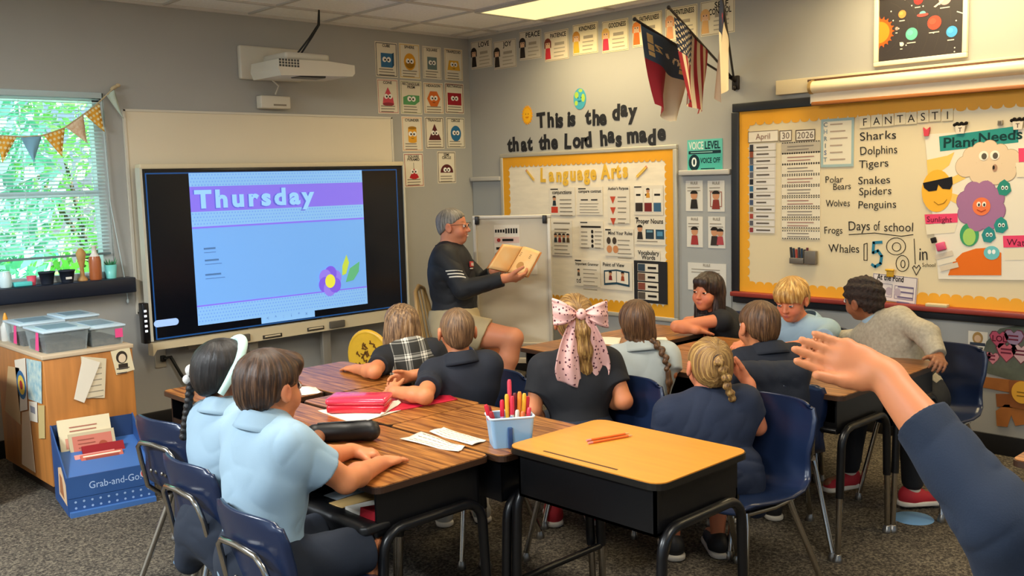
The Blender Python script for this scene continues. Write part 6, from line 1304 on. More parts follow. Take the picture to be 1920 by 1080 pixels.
SKYB = mat('pale blue pique', '90a9b9', .85, bump=.08, bscale=500, var=.03, scale=8); GRYB = mat('grey blue pique', 'b4bcba', .85, bump=.08, bscale=500, var=.04, scale=8); NAVYC = mat('navy pique', '151a26', .85, bump=.08, bscale=500, var=.1, scale=10); BLKC = mat('black jersey', '191a1e', .85, bump=.06, bscale=400, var=.1, scale=10); CHARC = mat('charcoal jersey', '191a1f', .85, bump=.06, bscale=400, var=.08, scale=10)
DENIM = mat('dark navy twill', '17202f', .85, bump=.05, bscale=400); KHAKI = mat('khaki cotton', 'b5a27c', .85, bump=.05, bscale=300, var=.05, scale=9); HOOD = mat('grey heather fleece', 'a59b86', .95, bump=.12, bscale=350, var=.12, scale=70); PLAID = plaidm(); DRESS = mat('navy dress cotton', '18233a', .85, bump=.07, bscale=300, var=.08, scale=9); QZIP = mat('black quarter zip knit', '15161b', .7, bump=.05, bscale=400); SLEEVE = mat('blue navy sweatshirt', '1b2638', .9, bump=.1, bscale=350, var=.08, scale=12); GREYP = mat('grey twill', '8f8a7c', .85, bump=.05, bscale=300)
REDSH = mat('red mesh shoe', 'b3202c', .7, bump=.1, bscale=400); WSOLE = mat('white rubber', 'dcd3c4', .6); BLKSH = mat('black shoe', '1b1a1c', .6); GRYSH = mat('grey shoe', '9a9890', .7); SOCKW = mat('white sock', 'cfc6b6', .9); SOCKG = mat('grey sock', '9c9486', .9)
HT_ = .695    # height of a hand's middle resting on a desk
def lerp3(a, b, t): return V(a) + (V(b) - V(a)) * t
def A_(side, el_, wr, to, pn=(0, 0, -1), **k): wr = V(wr); return dict(side=side, el=V(el_), wr=wr, dir=V(to) - wr, pn=V(pn), **k)
dg = math.radians
# --- the boy in front on the left
N = at_d(503, 800, 2.74)
person('brown haired boy in pale blue polo resting both forearms on the desk', N, (N[0] - .05, N[1] + .0, .50), dg(2), at_d(507, 727, 2.77), dg(8), -.08, 0, s=1.0, hs=1.0,
       arms=(A_(1, at_z(648, 902, .722), at_z(712, 870, .703), at_z(762, 853, .69), curl=.12, spread=.12, g=1.12), A_(-1, at_z(590, 862, .73), at_z(660, 845, .705), at_z(700, 850, .69), curl=1.0, g=1.08)),
       skinm=SK_FAIR, hair=h_short(.013, .055, -.078, .003, 10, extra=(lambda H, R, h: el(H(0, .06, .07), V(.06, .035, .03) * h, R, .03),)), hairmat=HM_DBROWN,
       clothes=(shirt(SKYB, .62, .014, -.1, collar=SKYB, amp=.006, so=.016, name='polo_shirt'), shorts(DENIM, .95), shoes(BLKSH, WSOLE, SOCKW)), vox=.005, girth=1.06)
# --- the girl with the headband
N = at_d(428, 772, 3.1)
C1 = person('girl with black braided hair, mint headband and pale blue polo', N, (N[0] - .05, N[1] - .02, .49), dg(5), at_d(424, 700, 3.12), dg(-8), -.1, .03, s=.98, hs=1.0,
       arms=(A_(1, N + V(.2, -.14, -.14), (-3.66, -3.3, .703), (-3.58, -3.24, .69)), A_(-1, N + V(.2, .15, -.14), (-3.68, -3.05, .703), (-3.6, -3.1, .69))), skinm=SK_BROWN, hair=h_headband, hairmat=HM_BLACK,
       clothes=(shirt(SKYB, .7, .014, -.1, collar=SKYB, amp=.006, so=.015, name='polo_shirt'), skirt(DENIM), shoes(BLKSH, WSOLE, SOCKW)), vox=.0055)
H, T_ = C1['H'], C1['T']
m = MB().use(mat('mint headband', 'b4d4cc', .6, bump=.1, bscale=120)); m.tube([H(.091 * math.cos(a), -.035 + .078 * math.sin(a), -.028 + .138 * math.sin(a)) for a in [-.15 + (PI + .3) * k / 24 for k in range(25)]], [.011 + .006 * math.sin(PI * k / 24) for k in range(25)], 10); m.build('headband', T_)
m = MB().use(mat('white hair bead', 'd9d6d0', .3)); m.ell(H(-.077, -.088, .0), .02, None, 12, 8); m.ell(H(-.08, -.098, -.03), .016, None, 12, 8); m.build('hair_bobble', T_)
MB().use(mat('gold earring', 'd9b25a', .25, 1.)).ell(H(.079, .0, -.034), .005, None, 8, 6).build('earring', T_)
# --- plaid girl
N = at_d(765, 652, 4.56)
C2 = person('girl with blond bob in a black and white plaid dress seen from behind', N, (N[0] + .02, N[1] - .02, .47), dg(62), at_d(752, 612, 4.62), dg(66), 0, .05, s=.97, hs=.98,
       arms=(A_(-1, at_z(702, 697, .722), at_z(668, 692, .703), at_z(637, 688, .69), curl=.2, g=1.05), A_(1, N + V(.2, -.1, -.19), N + V(.2, .08, -.2), N + V(.18, .18, -.2))), skinm=SK_FAIR, hair=h_bob, hairmat=HM_LBROWN, ears=False,
       clothes=(shirt(CHARC, .62, .010, -.0, so=.013, name='black_shirt'), shirt(PLAID, .3, .028, -.09, so=.0, amp=.003, name='plaid_pinafore', sleeves=False, fine=13.), skirt(PLAID, name='plaid_skirt'), shoes(BLKSH, WSOLE, SOCKW)), vox=.0055)
for ch in C2['T'].children:
    if ch.name.startswith('plaid_skirt'): v = np.zeros(len(ch.data.vertices) * 3); ch.data.vertices.foreach_get('co', v); attr(ch, 'strand', v.reshape(-1, 3) * 13)
# --- boy in the navy polo
N = at_d(862, 678, 4.08)
person('boy with buzzed blond hair in a navy polo seen from behind, red folder beside him', N, (N[0] + .02, N[1] - .03, .48), dg(58), at_d(857, 622, 4.1), dg(58), .05, 0, s=.98, hs=.99,
       arms=(A_(-1, at_z(797, 743, .722), at_z(738, 734, .72), at_d(712, 706, 4.2), pn=(.5, .6, -.2), curl=.1, spread=.3, g=1.05), A_(1, at_d(835, 692, 4.28), at_d(772, 704, 4.22), at_d(745, 712, 4.2), pn=(-.6, -.6, -.4), curl=.5)), skinm=SK_FAIR, hair=h_short(.0035, .055, -.075, .0012, 9), hairmat=HM_ASH,
       clothes=(shirt(NAVYC, .66, .013, -.1, collar=NAVYC, so=.015, name='polo_shirt'), shorts(KHAKI, .95), shoes(GRYSH, WSOLE, SOCKW)), vox=.0055)
# --- girl with the pink bow
N = at_d(1077, 668, 4.02)
C3 = person('girl with long blond ponytail tied with a pink spotted bow, black tee', N, (N[0] - .0, N[1] - .03, .49), dg(50), at_d(1076, 600, 4.05), dg(54), 0, -.04, s=1.04, hs=1.03,
       arms=(A_(1, at_d(1170, 752, 3.98), at_d(1128, 752, 4.14), at_d(1090, 750, 4.2), pn=(-.5, -.5, -.6), g=1.08), A_(-1, at_d(1000, 770, 4.0), at_d(1018, 800, 4.15), at_d(1040, 800, 4.2))), skinm=SK_FAIR, hair=h_bowgirl, hairmat=HM_DBLOND,
       clothes=(shirt(CHARC, .58, .012, -.1, so=.014, name='black_tee'), shorts(DENIM, .95), shoes(REDSH, WSOLE, None)), vox=.0055, shw=.136)
H, T_, Rh = C3['H'], C3['T'], C3['Rh']; SPOT = spotm(); rot = Matrix([list(r) for r in Rh])
m = MB().use(SPOT); m.smooth = True
for k in (1, -1):     # two loops and two tails
    def lp_(u, v, k=k):
        w_ = .006 + .066 * math.sin(PI * min(1, v * .92) * .5) ** .8; a = 2 * PI * u; x = k * (.012 + .098 * v); return H(x, -.142 - .018 * math.sin(PI * v) + .02 * math.sin(a) * math.sin(PI * min(v, .98)) + .004 * math.sin(a * 5), .045 - (.012 if k > 0 else -.018) * v * 1. + w_ * math.cos(a) * .72 + .003 * math.cos(a * 7))
    m.grid(lp_, 28, 12)
    def tl_(u, v, k=k):
        wd = .016 + .036 * math.sin(PI * min(v, .86) / 1.72) ; c = .018 + .05 * math.sin(v * 2.2) * (1 if k < 0 else .8); end = .05 * (u if k > 0 else 1 - u) * max(0, v - .6) * 2.5; return H(k * c + (u - .5) * 2 * wd, -.146 - .012 * math.sin(v * 4 + k) + .008 * math.sin(u * 9 + k), .04 - v * .30 + end * 1.0)
    m.grid(tl_, 12, 26, .002)
m.build('hair_bow', T_); MB().use(SPOT).ell(H(0, -.158, .045), (.022, .02, .024), rot, 14, 10).build('bow_knot', T_)
# --- girl with the braid
N = at_d(1200, 655, 4.34)
person('girl with a long brown braid over the shoulder of her grey blue polo', N, (N[0] - .01, N[1] - .04, .42), dg(50), at_d(1193, 606, 4.36), dg(52), .0, 0, s=.96, hs=.98,
       arms=(A_(1, at_d(1256, 700, 4.32), at_d(1240, 665, 4.52), at_d(1225, 652, 4.6)), A_(-1, at_d(1140, 705, 4.42), at_d(1150, 665, 4.62), at_d(1165, 655, 4.7))), skinm=SK_FAIR, hair=h_braid, hairmat=HM_BROWN, ears=False,
       clothes=(shirt(GRYB, .8, .013, -.12, collar=GRYB, so=.017, name='polo_shirt'), skirt(GREYP, name='grey_skirt'), shoes(BLKSH, WSOLE, SOCKW)), vox=.0055)
# --- dark haired girl facing the teacher
N = at_d(1352, 590, 5.55)
person('dark haired girl in a black sleeveless top leaning on folded arms', N, (N[0] + .1, N[1] - .02, .46), dg(186), at_d(1326, 546, 5.5), dg(182), -.02, -.06, s=.98, hs=1.0,
       arms=(dict(A_(-1, at_z(1268, 612, .73), at_z(1306, 620, .706), at_z(1332, 618, .69), curl=.7), sh=at_d(1352, 600, 5.38)), A_(1, at_d(1290, 604, 5.8), at_d(1318, 612, 5.6), at_d(1340, 612, 5.5))), skinm=SK_PINK, hair=h_long, hairmat=HM_BRUN, ears=False,
       clothes=(shirt(BLKC, .12, .012, -.1, so=.004, name='sleeveless_top'), skirt(BLKC, name='black_skirt'), shoes(BLKSH, WSOLE, SOCKW)), vox=.0045, iris='2a1a12')
# --- blond boy looking down
N = at_d(1510, 607, 5.05)
person('blond boy with a bowl cut and pale blue polo looking down at his desk', N, (N[0] + .08, N[1] - .02, .47), dg(178), at_d(1484, 562, 5.02), dg(186), -.32, 0, s=.99, hs=1.0,
       arms=(A_(-1, at_z(1540, 645, .725), at_z(1440, 655, .706), at_z(1395, 660, .69), g=1.0, curl=.3), A_(1, at_d(1450, 632, 5.3), at_z(1400, 640, .706), at_z(1378, 650, .69), curl=.5)), skinm=SK_PINK,
       hair=h_short(.017, .026, -.07, .0035, 8, extra=(lambda H, R, h: el(H(0, .062, .055), V(.062, .036, .036) * h, R, .03),)), hairmat=HM_BLOND,
       clothes=(shirt(SKYB, .66, .013, -.1, collar=SKYB, so=.015, name='polo_shirt'), shorts(KHAKI, .95), shoes(GRYSH, WSOLE, SOCKG)), vox=.0045, iris='5a7a8a')
# --- boy in the grey hoodie
N = at_d(1648, 605, 4.7)
hipP = V(-.93, -4.2, .50); hk = {k: hipP + yawR(dg(178))[:, 0] * k * .08 for k in (1, -1)}
C4 = person('boy in a grey hoodie twisting round, one hand on the desk corner', N, hipP, dg(160), at_d(1618, 560, 4.72), dg(80), -.12, -.25, s=1.03, hs=1.02, hiphd=dg(178),
       arms=(A_(-1, at_d(1738, 628, 4.42), at_d(1760, 670, 4.32), at_z(1768, 700, .70), pn=(-.3, .4, -.9), curl=.75, g=1.0), A_(1, at_d(1582, 640, 4.95), at_d(1540, 655, 4.95), at_d(1515, 662, 4.95))), skinm=SK_BROWN,
       hair=h_short(.010, .045, -.085, .002, 9, fr=frizz(.0035, 170)), hairmat=mat('black brown curls', '1d130e', .8, bump=.9, bscale=90, col2='33231a', scale=60), legs={-1: (V(-1.2, -4.3, .48), V(-1.13, -4.28, .10), (.75, -.65, 0)), 1: (V(-1.22, -4.05, .48), V(-1.2, -4.0, .14), (-.9, .3, 0))},
       clothes=(shirt(HOOD, .93, .022, -.1, so=.017, long_=True, amp=.005, name='grey_hoodie'), shorts(BLKC, 1.92, .02, name='black_trousers'), shoes(REDSH, WSOLE, SOCKW)), vox=.005)
up, NN, Rb = C4['up'], C4['N'], C4['Rb']
vs, fs = sdf_mesh([el(NN - C4['fw'] * .05 + up * .0, V(.085, .05, .045), Rb, .02), el(NN - C4['fw'] * .07 - up * .04, V(.075, .035, .06), Rb, .02), el(C4['nk1'], .062, None, .01, 's')], .006, folds(.006, 9), dmax=.006); mesh_np('hood', vs, fs, [HOOD], C4['T'])
b = MB().use(SKYB); b.smooth = True; fw_, rt_ = C4['fw'], C4['rt']
b.grid(lambda u, v: NN + rt_ * (.062 + .012 * v) * math.cos(-.6 + 4.3 * u) + fw_ * ((.06 + .012 * v) * math.sin(-.6 + 4.3 * u) + .004) + up * (.04 - .04 * v), 24, 4, .004); b.build('shirt_collar', C4['T'])
# --- boy in the long navy vest
N = at_d(1440, 662, 4.05)
person('boy with short brown hair in a long dark navy vest seen from behind', N, (N[0] - .02, N[1] - .05, .48), dg(50), at_d(1422, 612, 4.07), dg(64), -.05, 0, s=1.0, hs=1.02,
       arms=(A_(1, N + V(.2, -.02, -.2), N + V(.25, .16, -.11), N + V(.25, .26, -.11)), A_(-1, N + V(-.02, .2, -.2), N + V(.1, .3, -.1), N + V(.2, .36, -.1))), skinm=SK_FAIR, hair=h_short(.007, .055, -.07, .0025, 9), hairmat=HM_BROWN,
       clothes=(shirt(NAVYC, .62, .016, -.12, collar=NAVYC, so=.014, name='navy_vest'), shorts(NAVYC, .95, .02), shoes(BLKSH, WSOLE, SOCKW)), vox=.0055, girth=1.0)
# --- girl with the knotted ponytail
N = at_d(1323, 745, 3.62)
C5 = person('girl with a short knotted ponytail and navy dress, hand at her cheek', N, (N[0] + .0, N[1] - .05, .46), dg(50), at_d(1330, 688, 3.64), dg(52), -.12, .06, s=1.06, hs=1.03,
       arms=(A_(1, at_d(1420, 800, 3.66), at_d(1403, 718, 3.74), at_d(1382, 690, 3.78), pn=(-.7, .5, .0), curl=.9, spread=.06), A_(-1, at_d(1240, 835, 3.62), at_d(1280, 850, 3.8), at_d(1310, 850, 3.85))), skinm=SK_PINK, hair=h_knot, hairmat=HM_DBLOND,
       clothes=(shirt(DRESS, .55, .014, -.0, so=.012, name='dress_top'), skirt(DRESS, name='dress_skirt', o=.02, amp=.009), shoes(BLKSH, WSOLE, None)), vox=.0055, shw=.14)
MB().use(mat('hair tie', '2a1c18', .7)).lathe([(.019, -.006), (.022, 0), (.019, .006)], C5['H'](0, -.112, .032), 14, Matrix([list(r) for r in C5['Rh']]) @ Matrix.Rotation(PI / 2, 3, 'X')).build('hair_tie', C5['T'])
# --- the raised arm at the right edge
sh = at_d(1995, 1265, 1.42); N = sh + V(.20, -.03, .05)
person('person at the near right edge raising a hand, blue navy sleeve', N, (N[0] + .04, N[1] - .1, .50), dg(96), N + V(0, .03, .17), dg(100), 0, 0, s=1.22, hs=1.05,
       arms=(dict(A_(-1, at_d(1872, 975, 1.36), at_d(1657, 702, 1.5), at_d(1497, 646, 1.53), pn=-ray(1600, 650) + V(0, 0, .12), curl=.06, spread=.0, thumb=.2, hs=.82, g=1.04), sh=sh), A_(1, N + V(.3, -.05, -.26), N + V(.3, .16, -.3), N + V(.28, .3, -.3))), skinm=SK_FAIR, hair=h_short(.012, .05, -.09), hairmat=HM_BROWN,
       clothes=(shirt(SLEEVE, .66, .018, -.1, so=.012, long_=True, amp=.007, name='sweatshirt'), shorts(DENIM, 1.9, .02, name='trousers'), shoes(BLKSH, WSOLE, SOCKW)), vox=.0042)
# --- the teacher
N = at_d(843, 468, 6.66)
hipT = at_d(852, 600, 6.66); hipT[2] = .585
C6 = person('smiling grey haired man in glasses, black quarter zip and khaki shorts, holding a book open', N, hipT, dg(-52), at_d(850, 424, 6.62), dg(-58), 0, .04, s=1.42, hs=1.16, girth=1.16, adult=True,
       arms=(A_(1, at_d(868, 543, 6.42), at_d(946, 522, 6.36), at_d(992, 520, 6.42), pn=(.35, .35, .75), curl=.55, thumb=.9, hs=.95), A_(-1, at_d(905, 530, 6.85), at_d(926, 508, 6.72), at_d(945, 500, 6.7), pn=(-.5, -.5, .3), curl=.5, hs=.9)), skinm=skin('ruddy skin', 'd28e68', 'b5605a', 'd07058'),
       hair=h_short(.004, .07, -.06, .0012, 9), hairmat=HM_GREY, legs={1: (at_d(962, 634, 6.36), at_d(938, 738, 6.42), (.7, -.7, 0)), -1: (at_d(925, 640, 6.75), at_d(915, 742, 6.75), (.8, -.5, 0))},
       clothes=(shirt(QZIP, .95, .016, -.05, so=.013, long_=True, amp=.007, name='quarter_zip', collar=QZIP, stand=True), shorts(KHAKI, .86, .02, name='khaki_shorts', top=.2), shoes(mat('grey trainer', '6a6660', .7), WSOLE, SOCKG)), vox=.006, iris='3a4a52', shw=.132)
H, T_, Rh = C6['H'], C6['T'], C6['Rh']; rot = Matrix([list(r) for r in Rh])
m = MB().use(mat('glasses wire', '4a4038', .3, .8))
for k in (1, -1):
    m.tube([H(k * .031 + .021 * math.cos(a), .094, .006 + .015 * math.sin(a)) for a in [2 * PI * q / 18 for q in range(19)]], .0013, 6); m.tube([H(k * .052, .094, .012), H(k * .07, .07, .014), H(k * .075, .0, .012)], .0014, 6)
m.tube([H(-.01, .095, .008), H(0, .097, .011), H(.01, .095, .008)], .0013, 6); m.build('glasses', T_)
m = MB().use(P_('efe6da', .4)); m.ell(H(.002, .0865, -.0585), V(.0135, .005, .0036) * 1.16, rot, 12, 6); m.build('teeth', T_)
# sleeve stripes and chest mark, laid on the knit
SHR, ELR = C6['sh'][1], V(at_d(868, 543, 6.42)); ax = nrm(ELR - SHR); cs = nrm(EYE - SHR); cs = nrm(cs - ax * (cs @ ax)); tt = np.cross(ax, cs)
ms = MB().use(mat('white stripe', 'e6e0d4', .7))
for k in range(3):
    a0, a1 = .42 + .09 * k, .62 + .09 * k; R_ = .072 - .008 * a0
    pts = []
    for j in range(9):
        u = j / 8; an = -.9 + 1.5 * u; t_ = a0 + (.20 - .20 * u); pts.append(SHR + (ELR - SHR) * t_ + (cs * math.cos(an) + tt * math.sin(an)) * R_)
    ms.tube([Vector(p) for p in pts], .0055, 6)
ms.build('sleeve_stripe', T_)
p = C6['L2'](.78) + C6['fw'] * .155 + C6['rt'] * .045; m = MB(); X_ = nrm(np.cross(C6['up'], C6['fw'])); Mx = Matrix([[*(C6['rt'])], [*(C6['up'])], [*(-C6['fw'])]]).transposed().to_4x4(); Mx = Matrix.Translation(p) @ Matrix([[*C6['rt'], 0], [*C6['up'], 0], [*C6['fw'], 0], [0, 0, 0, 1]]).transposed()
m.T = Mx; m.use(P_('c0413c')).box((0, 0, 0), (.1, .04, .012), bev=.004); m.use(P_('e6dcd0')); [m.box((-.034 + .0225 * k, 0, .0055), (.013, .022, .004)) for k in range(4)]; m.box((0, -.028, 0), (.08, .008, .01)); m.build('chest_emblem', T_)
# ================================================================== things on and around the desks
def flat_paper(name, label, cat, pts, z, m, group=None, th=.0015, curl=.006, lines=0, seed=0):
    """a loose sheet from its four corners (in order), slightly curled"""
    A4 = [Vector((p[0], p[1], z)) for p in pts]; b = MB().use(m); b.smooth = True
    def fn(u, v):
        p = A4[0].lerp(A4[1], u).lerp(A4[3].lerp(A4[2], u), v); p.z = z + th + curl * (abs(math.sin(u * 3.1 + seed)) * abs(math.sin(v * 2.7 + seed * 2)) + (max(0, u - .85) + max(0, .12 - u)) * 2); return p
    b.grid(fn, 12, 10, th)
    if lines:
        b.use(P_('8d8478'))
        for k in range(lines):
            v = .15 + .7 * k / max(1, lines - 1); e = .006
            for j in range(8):
                u0, u1 = .1 + j * .1, .1 + j * .1 + .08; q = [fn(u0, v), fn(u1, v), fn(u1, v + .03), fn(u0, v + .03)]; [setattr(x, 'z', x.z + .0012) for x in q]; b.add(q, [(0, 1, 2, 3)], False); b.add(q[::-1], [(0, 1, 2, 3)], False)
    return tag(b.build(name), label, cat, group)
SHEETM = mat('white ruled paper', 'e6dcc8', .7)
dz = lambda u, v: at_z(u, v, DH)
flat_paper('paper_slip', 'ruled paper slip on the boy\'s desk, nearer the desk front', 'paper slip', [dz(750, 826), dz(860, 850), dz(872, 840), dz(790, 813)], DH, SHEETM, 'ruled paper slips', lines=4, seed=1)
flat_paper('paper_slip', 'ruled paper slip with a ragged end, beside the blue marker tub', 'paper slip', [dz(805, 812), dz(885, 838), dz(912, 828), dz(832, 803)], DH, SHEETM, 'ruled paper slips', lines=4, seed=2)
flat_paper('paper_sheet', 'crumpled white paper near the boy\'s face on the far desk', 'paper', [dz(566, 742), dz(602, 737), dz(592, 728), dz(560, 726)], DH, SHEETM, None, curl=.012)
flat_paper('paper_sheet', 'white paper lying under the red pencil case', 'paper', [dz(596, 771), dz(668, 796), dz(752, 770), dz(690, 756)], DH, SHEETM, None)
flat_paper('paper_sheet', 'white sheet on the desk left of the braided girl', 'paper', [dz(1108, 642), dz(1160, 648), dz(1165, 634), dz(1125, 632)], DH, SHEETM, None)
flat_paper('paper_sheet', 'small white paper right of the braid', 'paper', [dz(1228, 640), dz(1252, 638), dz(1248, 633), dz(1225, 634)], DH, SHEETM, None)
flat_paper('paper_sheet', 'white paper on the desk under the raised hand', 'paper', [dz(1502, 689), dz(1545, 700), dz(1600, 704), dz(1540, 686)], DH, SHEETM, None)
flat_paper('workbook', 'tan workbook open before the vest boy', 'workbook', [dz(1368, 668), dz(1400, 690), dz(1420, 680), dz(1392, 655)], DH, mat('tan page', 'c9b184', .7), None, th=.006)
for i, ((u0, v0), (u1, v1), lab) in enumerate((((1205, 668), (1262, 662), 'brown pencil on the desk beyond the braid'), ((1228, 647), (1250, 652), 'short brown pencil nearer the wall beyond the braid'))):
    a, b = dz(u0, v0), dz(u1, v1); tag(MB().use(mat('brown pencil', '6a4420', .5)).tube([(a[0], a[1], DH + .004), (b[0], b[1], DH + .004)], .0038, 6).build('pencil'), lab, 'pencil')
# two orange pencils on the yellow desk
for (u0, v0), (u1, v1), lab in (((1100, 826), (1180, 812), 'orange pencil on the yellow desk, farther from its front edge'), ((1103, 831), (1186, 816), 'orange pencil on the yellow desk, nearer its front edge')):
    a, b = at_z(u0, v0, .719), at_z(u1, v1, .719); a, b = Vector((a[0], a[1], .7192)), Vector((b[0], b[1], .7192)); t = thing('pencil', lab, 'pencil', a, group='orange pencils'); L_ = (b - a)
    MB().use(mat('orange pencil', 'e0661c', .45)).tube([a + L_ * .1, b - L_ * .1], .0038, 6).build('shaft', t); MB().use(mat('eraser pink', 'd98a80', .7)).tube([a, a + L_ * .1], .0037, 8).build('eraser', t)
    MB().use(mat('sharpened wood', 'd9b07a', .7)).tube([b - L_ * .1, b], [.0038, .0008], 8).build('tip', t)
# red pencil case, red folder, black pouch
c = (dz(612, 770) + dz(735, 778)) / 2; ax = nrm(dz(730, 783) - dz(618, 783))
Rz = Matrix.Rotation(math.atan2(ax[1], ax[0]), 4, 'Z'); t = thing('pencil_case', 'glossy red plastic pencil case on white paper', 'pencil case', (c[0] + .02, c[1] + .02, DH + .004))
RP = mat('red plastic', 'd01f33', .22, coat=.4); m = MB().use(RP); m.box((c[0] + .02, c[1] + .02, DH + .022), (.235, .13, .036), Rz, bev=.014); m.build('case_base', t); m = MB().use(mat('pink red lid', 'dc3550', .2, coat=.4)); m.box((c[0] + .02, c[1] + .02, DH + .05), (.24, .135, .026), Rz, bev=.012); m.build('lid', t)
flat_paper('folder', 'flat red folder under the navy polo boy\'s arm', 'folder', [dz(725, 775), dz(858, 750), dz(835, 738), dz(735, 748)], DH, mat('red folder', 'c4203a', .35), None, th=.004, curl=.003)
flat_paper('paper_scrap', 'white folded scrap between red case and red folder', 'paper scrap', [dz(712, 784), dz(752, 760), dz(748, 754), dz(722, 766)], DH + .006, SHEETM, None, curl=.015)
a, b = dz(592, 828), dz(694, 826); d_ = Vector(b - a); a, b = Vector(a), Vector(b); t = thing('pencil_pouch', 'black fabric pencil pouch on the desk behind the boy\'s hands', 'pouch', (a + b) / 2)
vs, fs = sdf_mesh([rc((a.x, a.y, DH + .03), (b.x, b.y, DH + .034), .032, .036, .01), cut((a.x, a.y, DH + .001), (0, 0, -1))], .005, folds(.004, 4), dmax=.004); mesh_np('pouch_body', vs, fs, [mat('black nylon', '141416', .45)], t)
MB().use(mat('grey zip', '4a4a4c', .4, .4)).tube([(a.x + d_.x * .05, a.y + d_.y * .05, DH + .064), (a.x + d_.x * .95, a.y + d_.y * .95, DH + .071)], .003, 6).build('zip', t)
# blue tub of markers
c = at_z(957, 832, DH); a0 = math.atan2(*(at_z(1000, 838, DH) - at_z(915, 845, DH))[[1, 0]]); t = thing('marker_tub', 'light blue plastic tub crammed with red and yellow markers', 'tub', (c[0], c[1], DH))
Rt = Matrix.Translation((c[0], c[1], DH)) @ Matrix.Rotation(a0, 4, 'Z'); TB = mat('light blue plastic', '8fb8d8', .35)
m = MB(); m.T = Rt; m.use(TB); hw, hd2, hh = .075, .055, .10
o_, i_ = rrect(hw * .86, hd2 * .86, .012), rrect(hw, hd2, .014); i2 = rrect(hw - .004, hd2 - .004, .012); n = len(o_)
vs = [(x, y, 0) for x, y in o_] + [(x, y, hh) for x, y in i_] + [(x, y, hh) for x, y in i2] + [(x * .93, y * .93, .008) for x, y in o_]
m.add(vs, [tuple(range(n - 1, -1, -1))] + [(k * n + i, k * n + (i + 1) % n, (k + 1) * n + (i + 1) % n, (k + 1) * n + i) for k in range(3) for i in range(n)] + [tuple(range(3 * n, 4 * n))], False)
m.use(mat('pale blue rim', 'c5d9e4', .35)).tube([(x, y, hh) for x, y in i_ + i_[:1]], .004, 6, False); m.build('tub', t)
m = MB(); m.T = Rt; m.use(mat('navy clip', '2c4a78', .4)).box((-.01, -.055, .035), (.016, .012, .07), bev=.003); m.build('side_clip', t)
mk = [('cf2438', -.062, 0, .14, -.3), ('7a1a22', -.052, .02, .13, -.25), ('a8222c', -.05, -.02, .12, -.28), ('d8203c', -.03, .01, .15, .12), ('8d6fa0', -.028, -.025, .10, -.05), ('2f5f96', -.012, -.03, .10, .2), ('e8b032', -.008, .0, .17, 0), ('e04558', .006, .02, .215, .0), ('d83048', .008, -.012, .165, 0), ('6a1a20', .022, .012, .17, 0), ('e2d6c4', .022, -.025, .12, 0), ('e88a2a', .036, .004, .175, .02), ('ecb02e', .05, -.004, .17, .03), ('c22a3a', .062, .012, .155, .08), ('d83a4e', .058, -.022, .125, .1), ('e8703a', .04, -.028, .115, 0)]
nmc = {'cf2438': 'red', '7a1a22': 'dark maroon', 'a8222c': 'brick red', 'd8203c': 'crimson', '8d6fa0': 'lilac', '2f5f96': 'blue', 'e8b032': 'golden yellow', 'e04558': 'tallest pinkish red', 'd83048': 'rose red', '6a1a20': 'maroon', 'e2d6c4': 'cream', 'e88a2a': 'orange', 'ecb02e': 'bright yellow', 'c22a3a': 'deep red', 'd83a4e': 'short pinkish red', 'e8703a': 'short coral orange'}
for col, x, y, h, ln in mk:
    p0 = Rt @ Vector((x * .8, y * .8, .01)); p1 = Rt @ Vector((x + ln * .06, y, h)); t = thing('marker', '%s marker standing in the blue tub' % nmc[col], 'marker', p0, group='markers in the blue tub')
    MB().use(mat('marker barrel ' + col, 'e6dccb' if h < .17 and col not in ('7a1a22', 'a8222c', '6a1a20') else col, .4)).tube([p0, p0.lerp(p1, .62)], .0068, 10).build('barrel', t); MB().use(mat('marker cap ' + col, col, .35)).tube([p0.lerp(p1, .6), p0.lerp(p1, .96), p1], [.0076, .0072, .005], 10).build('cap', t)
# books inside the boy's desk
for i, (yy, zc, col, ln, lab) in enumerate(((-3.80, .545, 'b02430', .03, 'red book in the boy\'s open desk'), (-3.72, .54, 'd8d2c6', .02, 'white exercise book in the boy\'s open desk'), (-3.63, .535, 'c8a468', .025, 'tan book in the boy\'s open desk'), (-3.55, .54, 'a8b0b6', .02, 'grey folder in the boy\'s open desk'))):
    t = thing('exercise_book', lab, 'book', (-3.73, yy, .525), group='books inside the boy\'s desk'); MB().use(P_(col)).box((-3.73, yy, zc + .045 - .03), (.2, .075, ln), Matrix.Rotation(.12 - .06 * i, 4, 'Y'), bev=.002).build('cover', t); MB().use(SHEETM).box((-3.731, yy, zc + .015), (.196, .07, ln * .7), Matrix.Rotation(.12 - .06 * i, 4, 'Y')).build('page_block', t)
t = thing('zip_binder', 'black zipped binder sticking out of the boy\'s open desk', 'binder', (-3.86, -3.60, .535)); vs, fs = sdf_mesh([bx((-3.84, -3.60, .545), (.05, .26, .016), yawR(PI / 2 + .05) @ np.eye(3), .012), bx((-3.86, -3.6, .53), (.03, .25, .03), None, .014)], .006, folds(.004, 8), dmax=.004); mesh_np('cover', vs, fs, [mat('black nylon', '141416', .45)], t)
# round blue floor spots
for (u, v), lab in (((1712, 972), 'round blue floor spot near the red shoe'), ((366, 1048), 'round blue floor spot behind the shell chairs')):
    p = at_z(u, v, 0); tag(MB().use(mat('blue floor spot', '6f9cc6', .8, bump=.1, bscale=300)).lathe([(.001, .003), (.085, .003), (.088, .0)], (p[0], p[1], 0), 28).build('floor_spot'), lab, 'floor spot', 'blue floor spots')
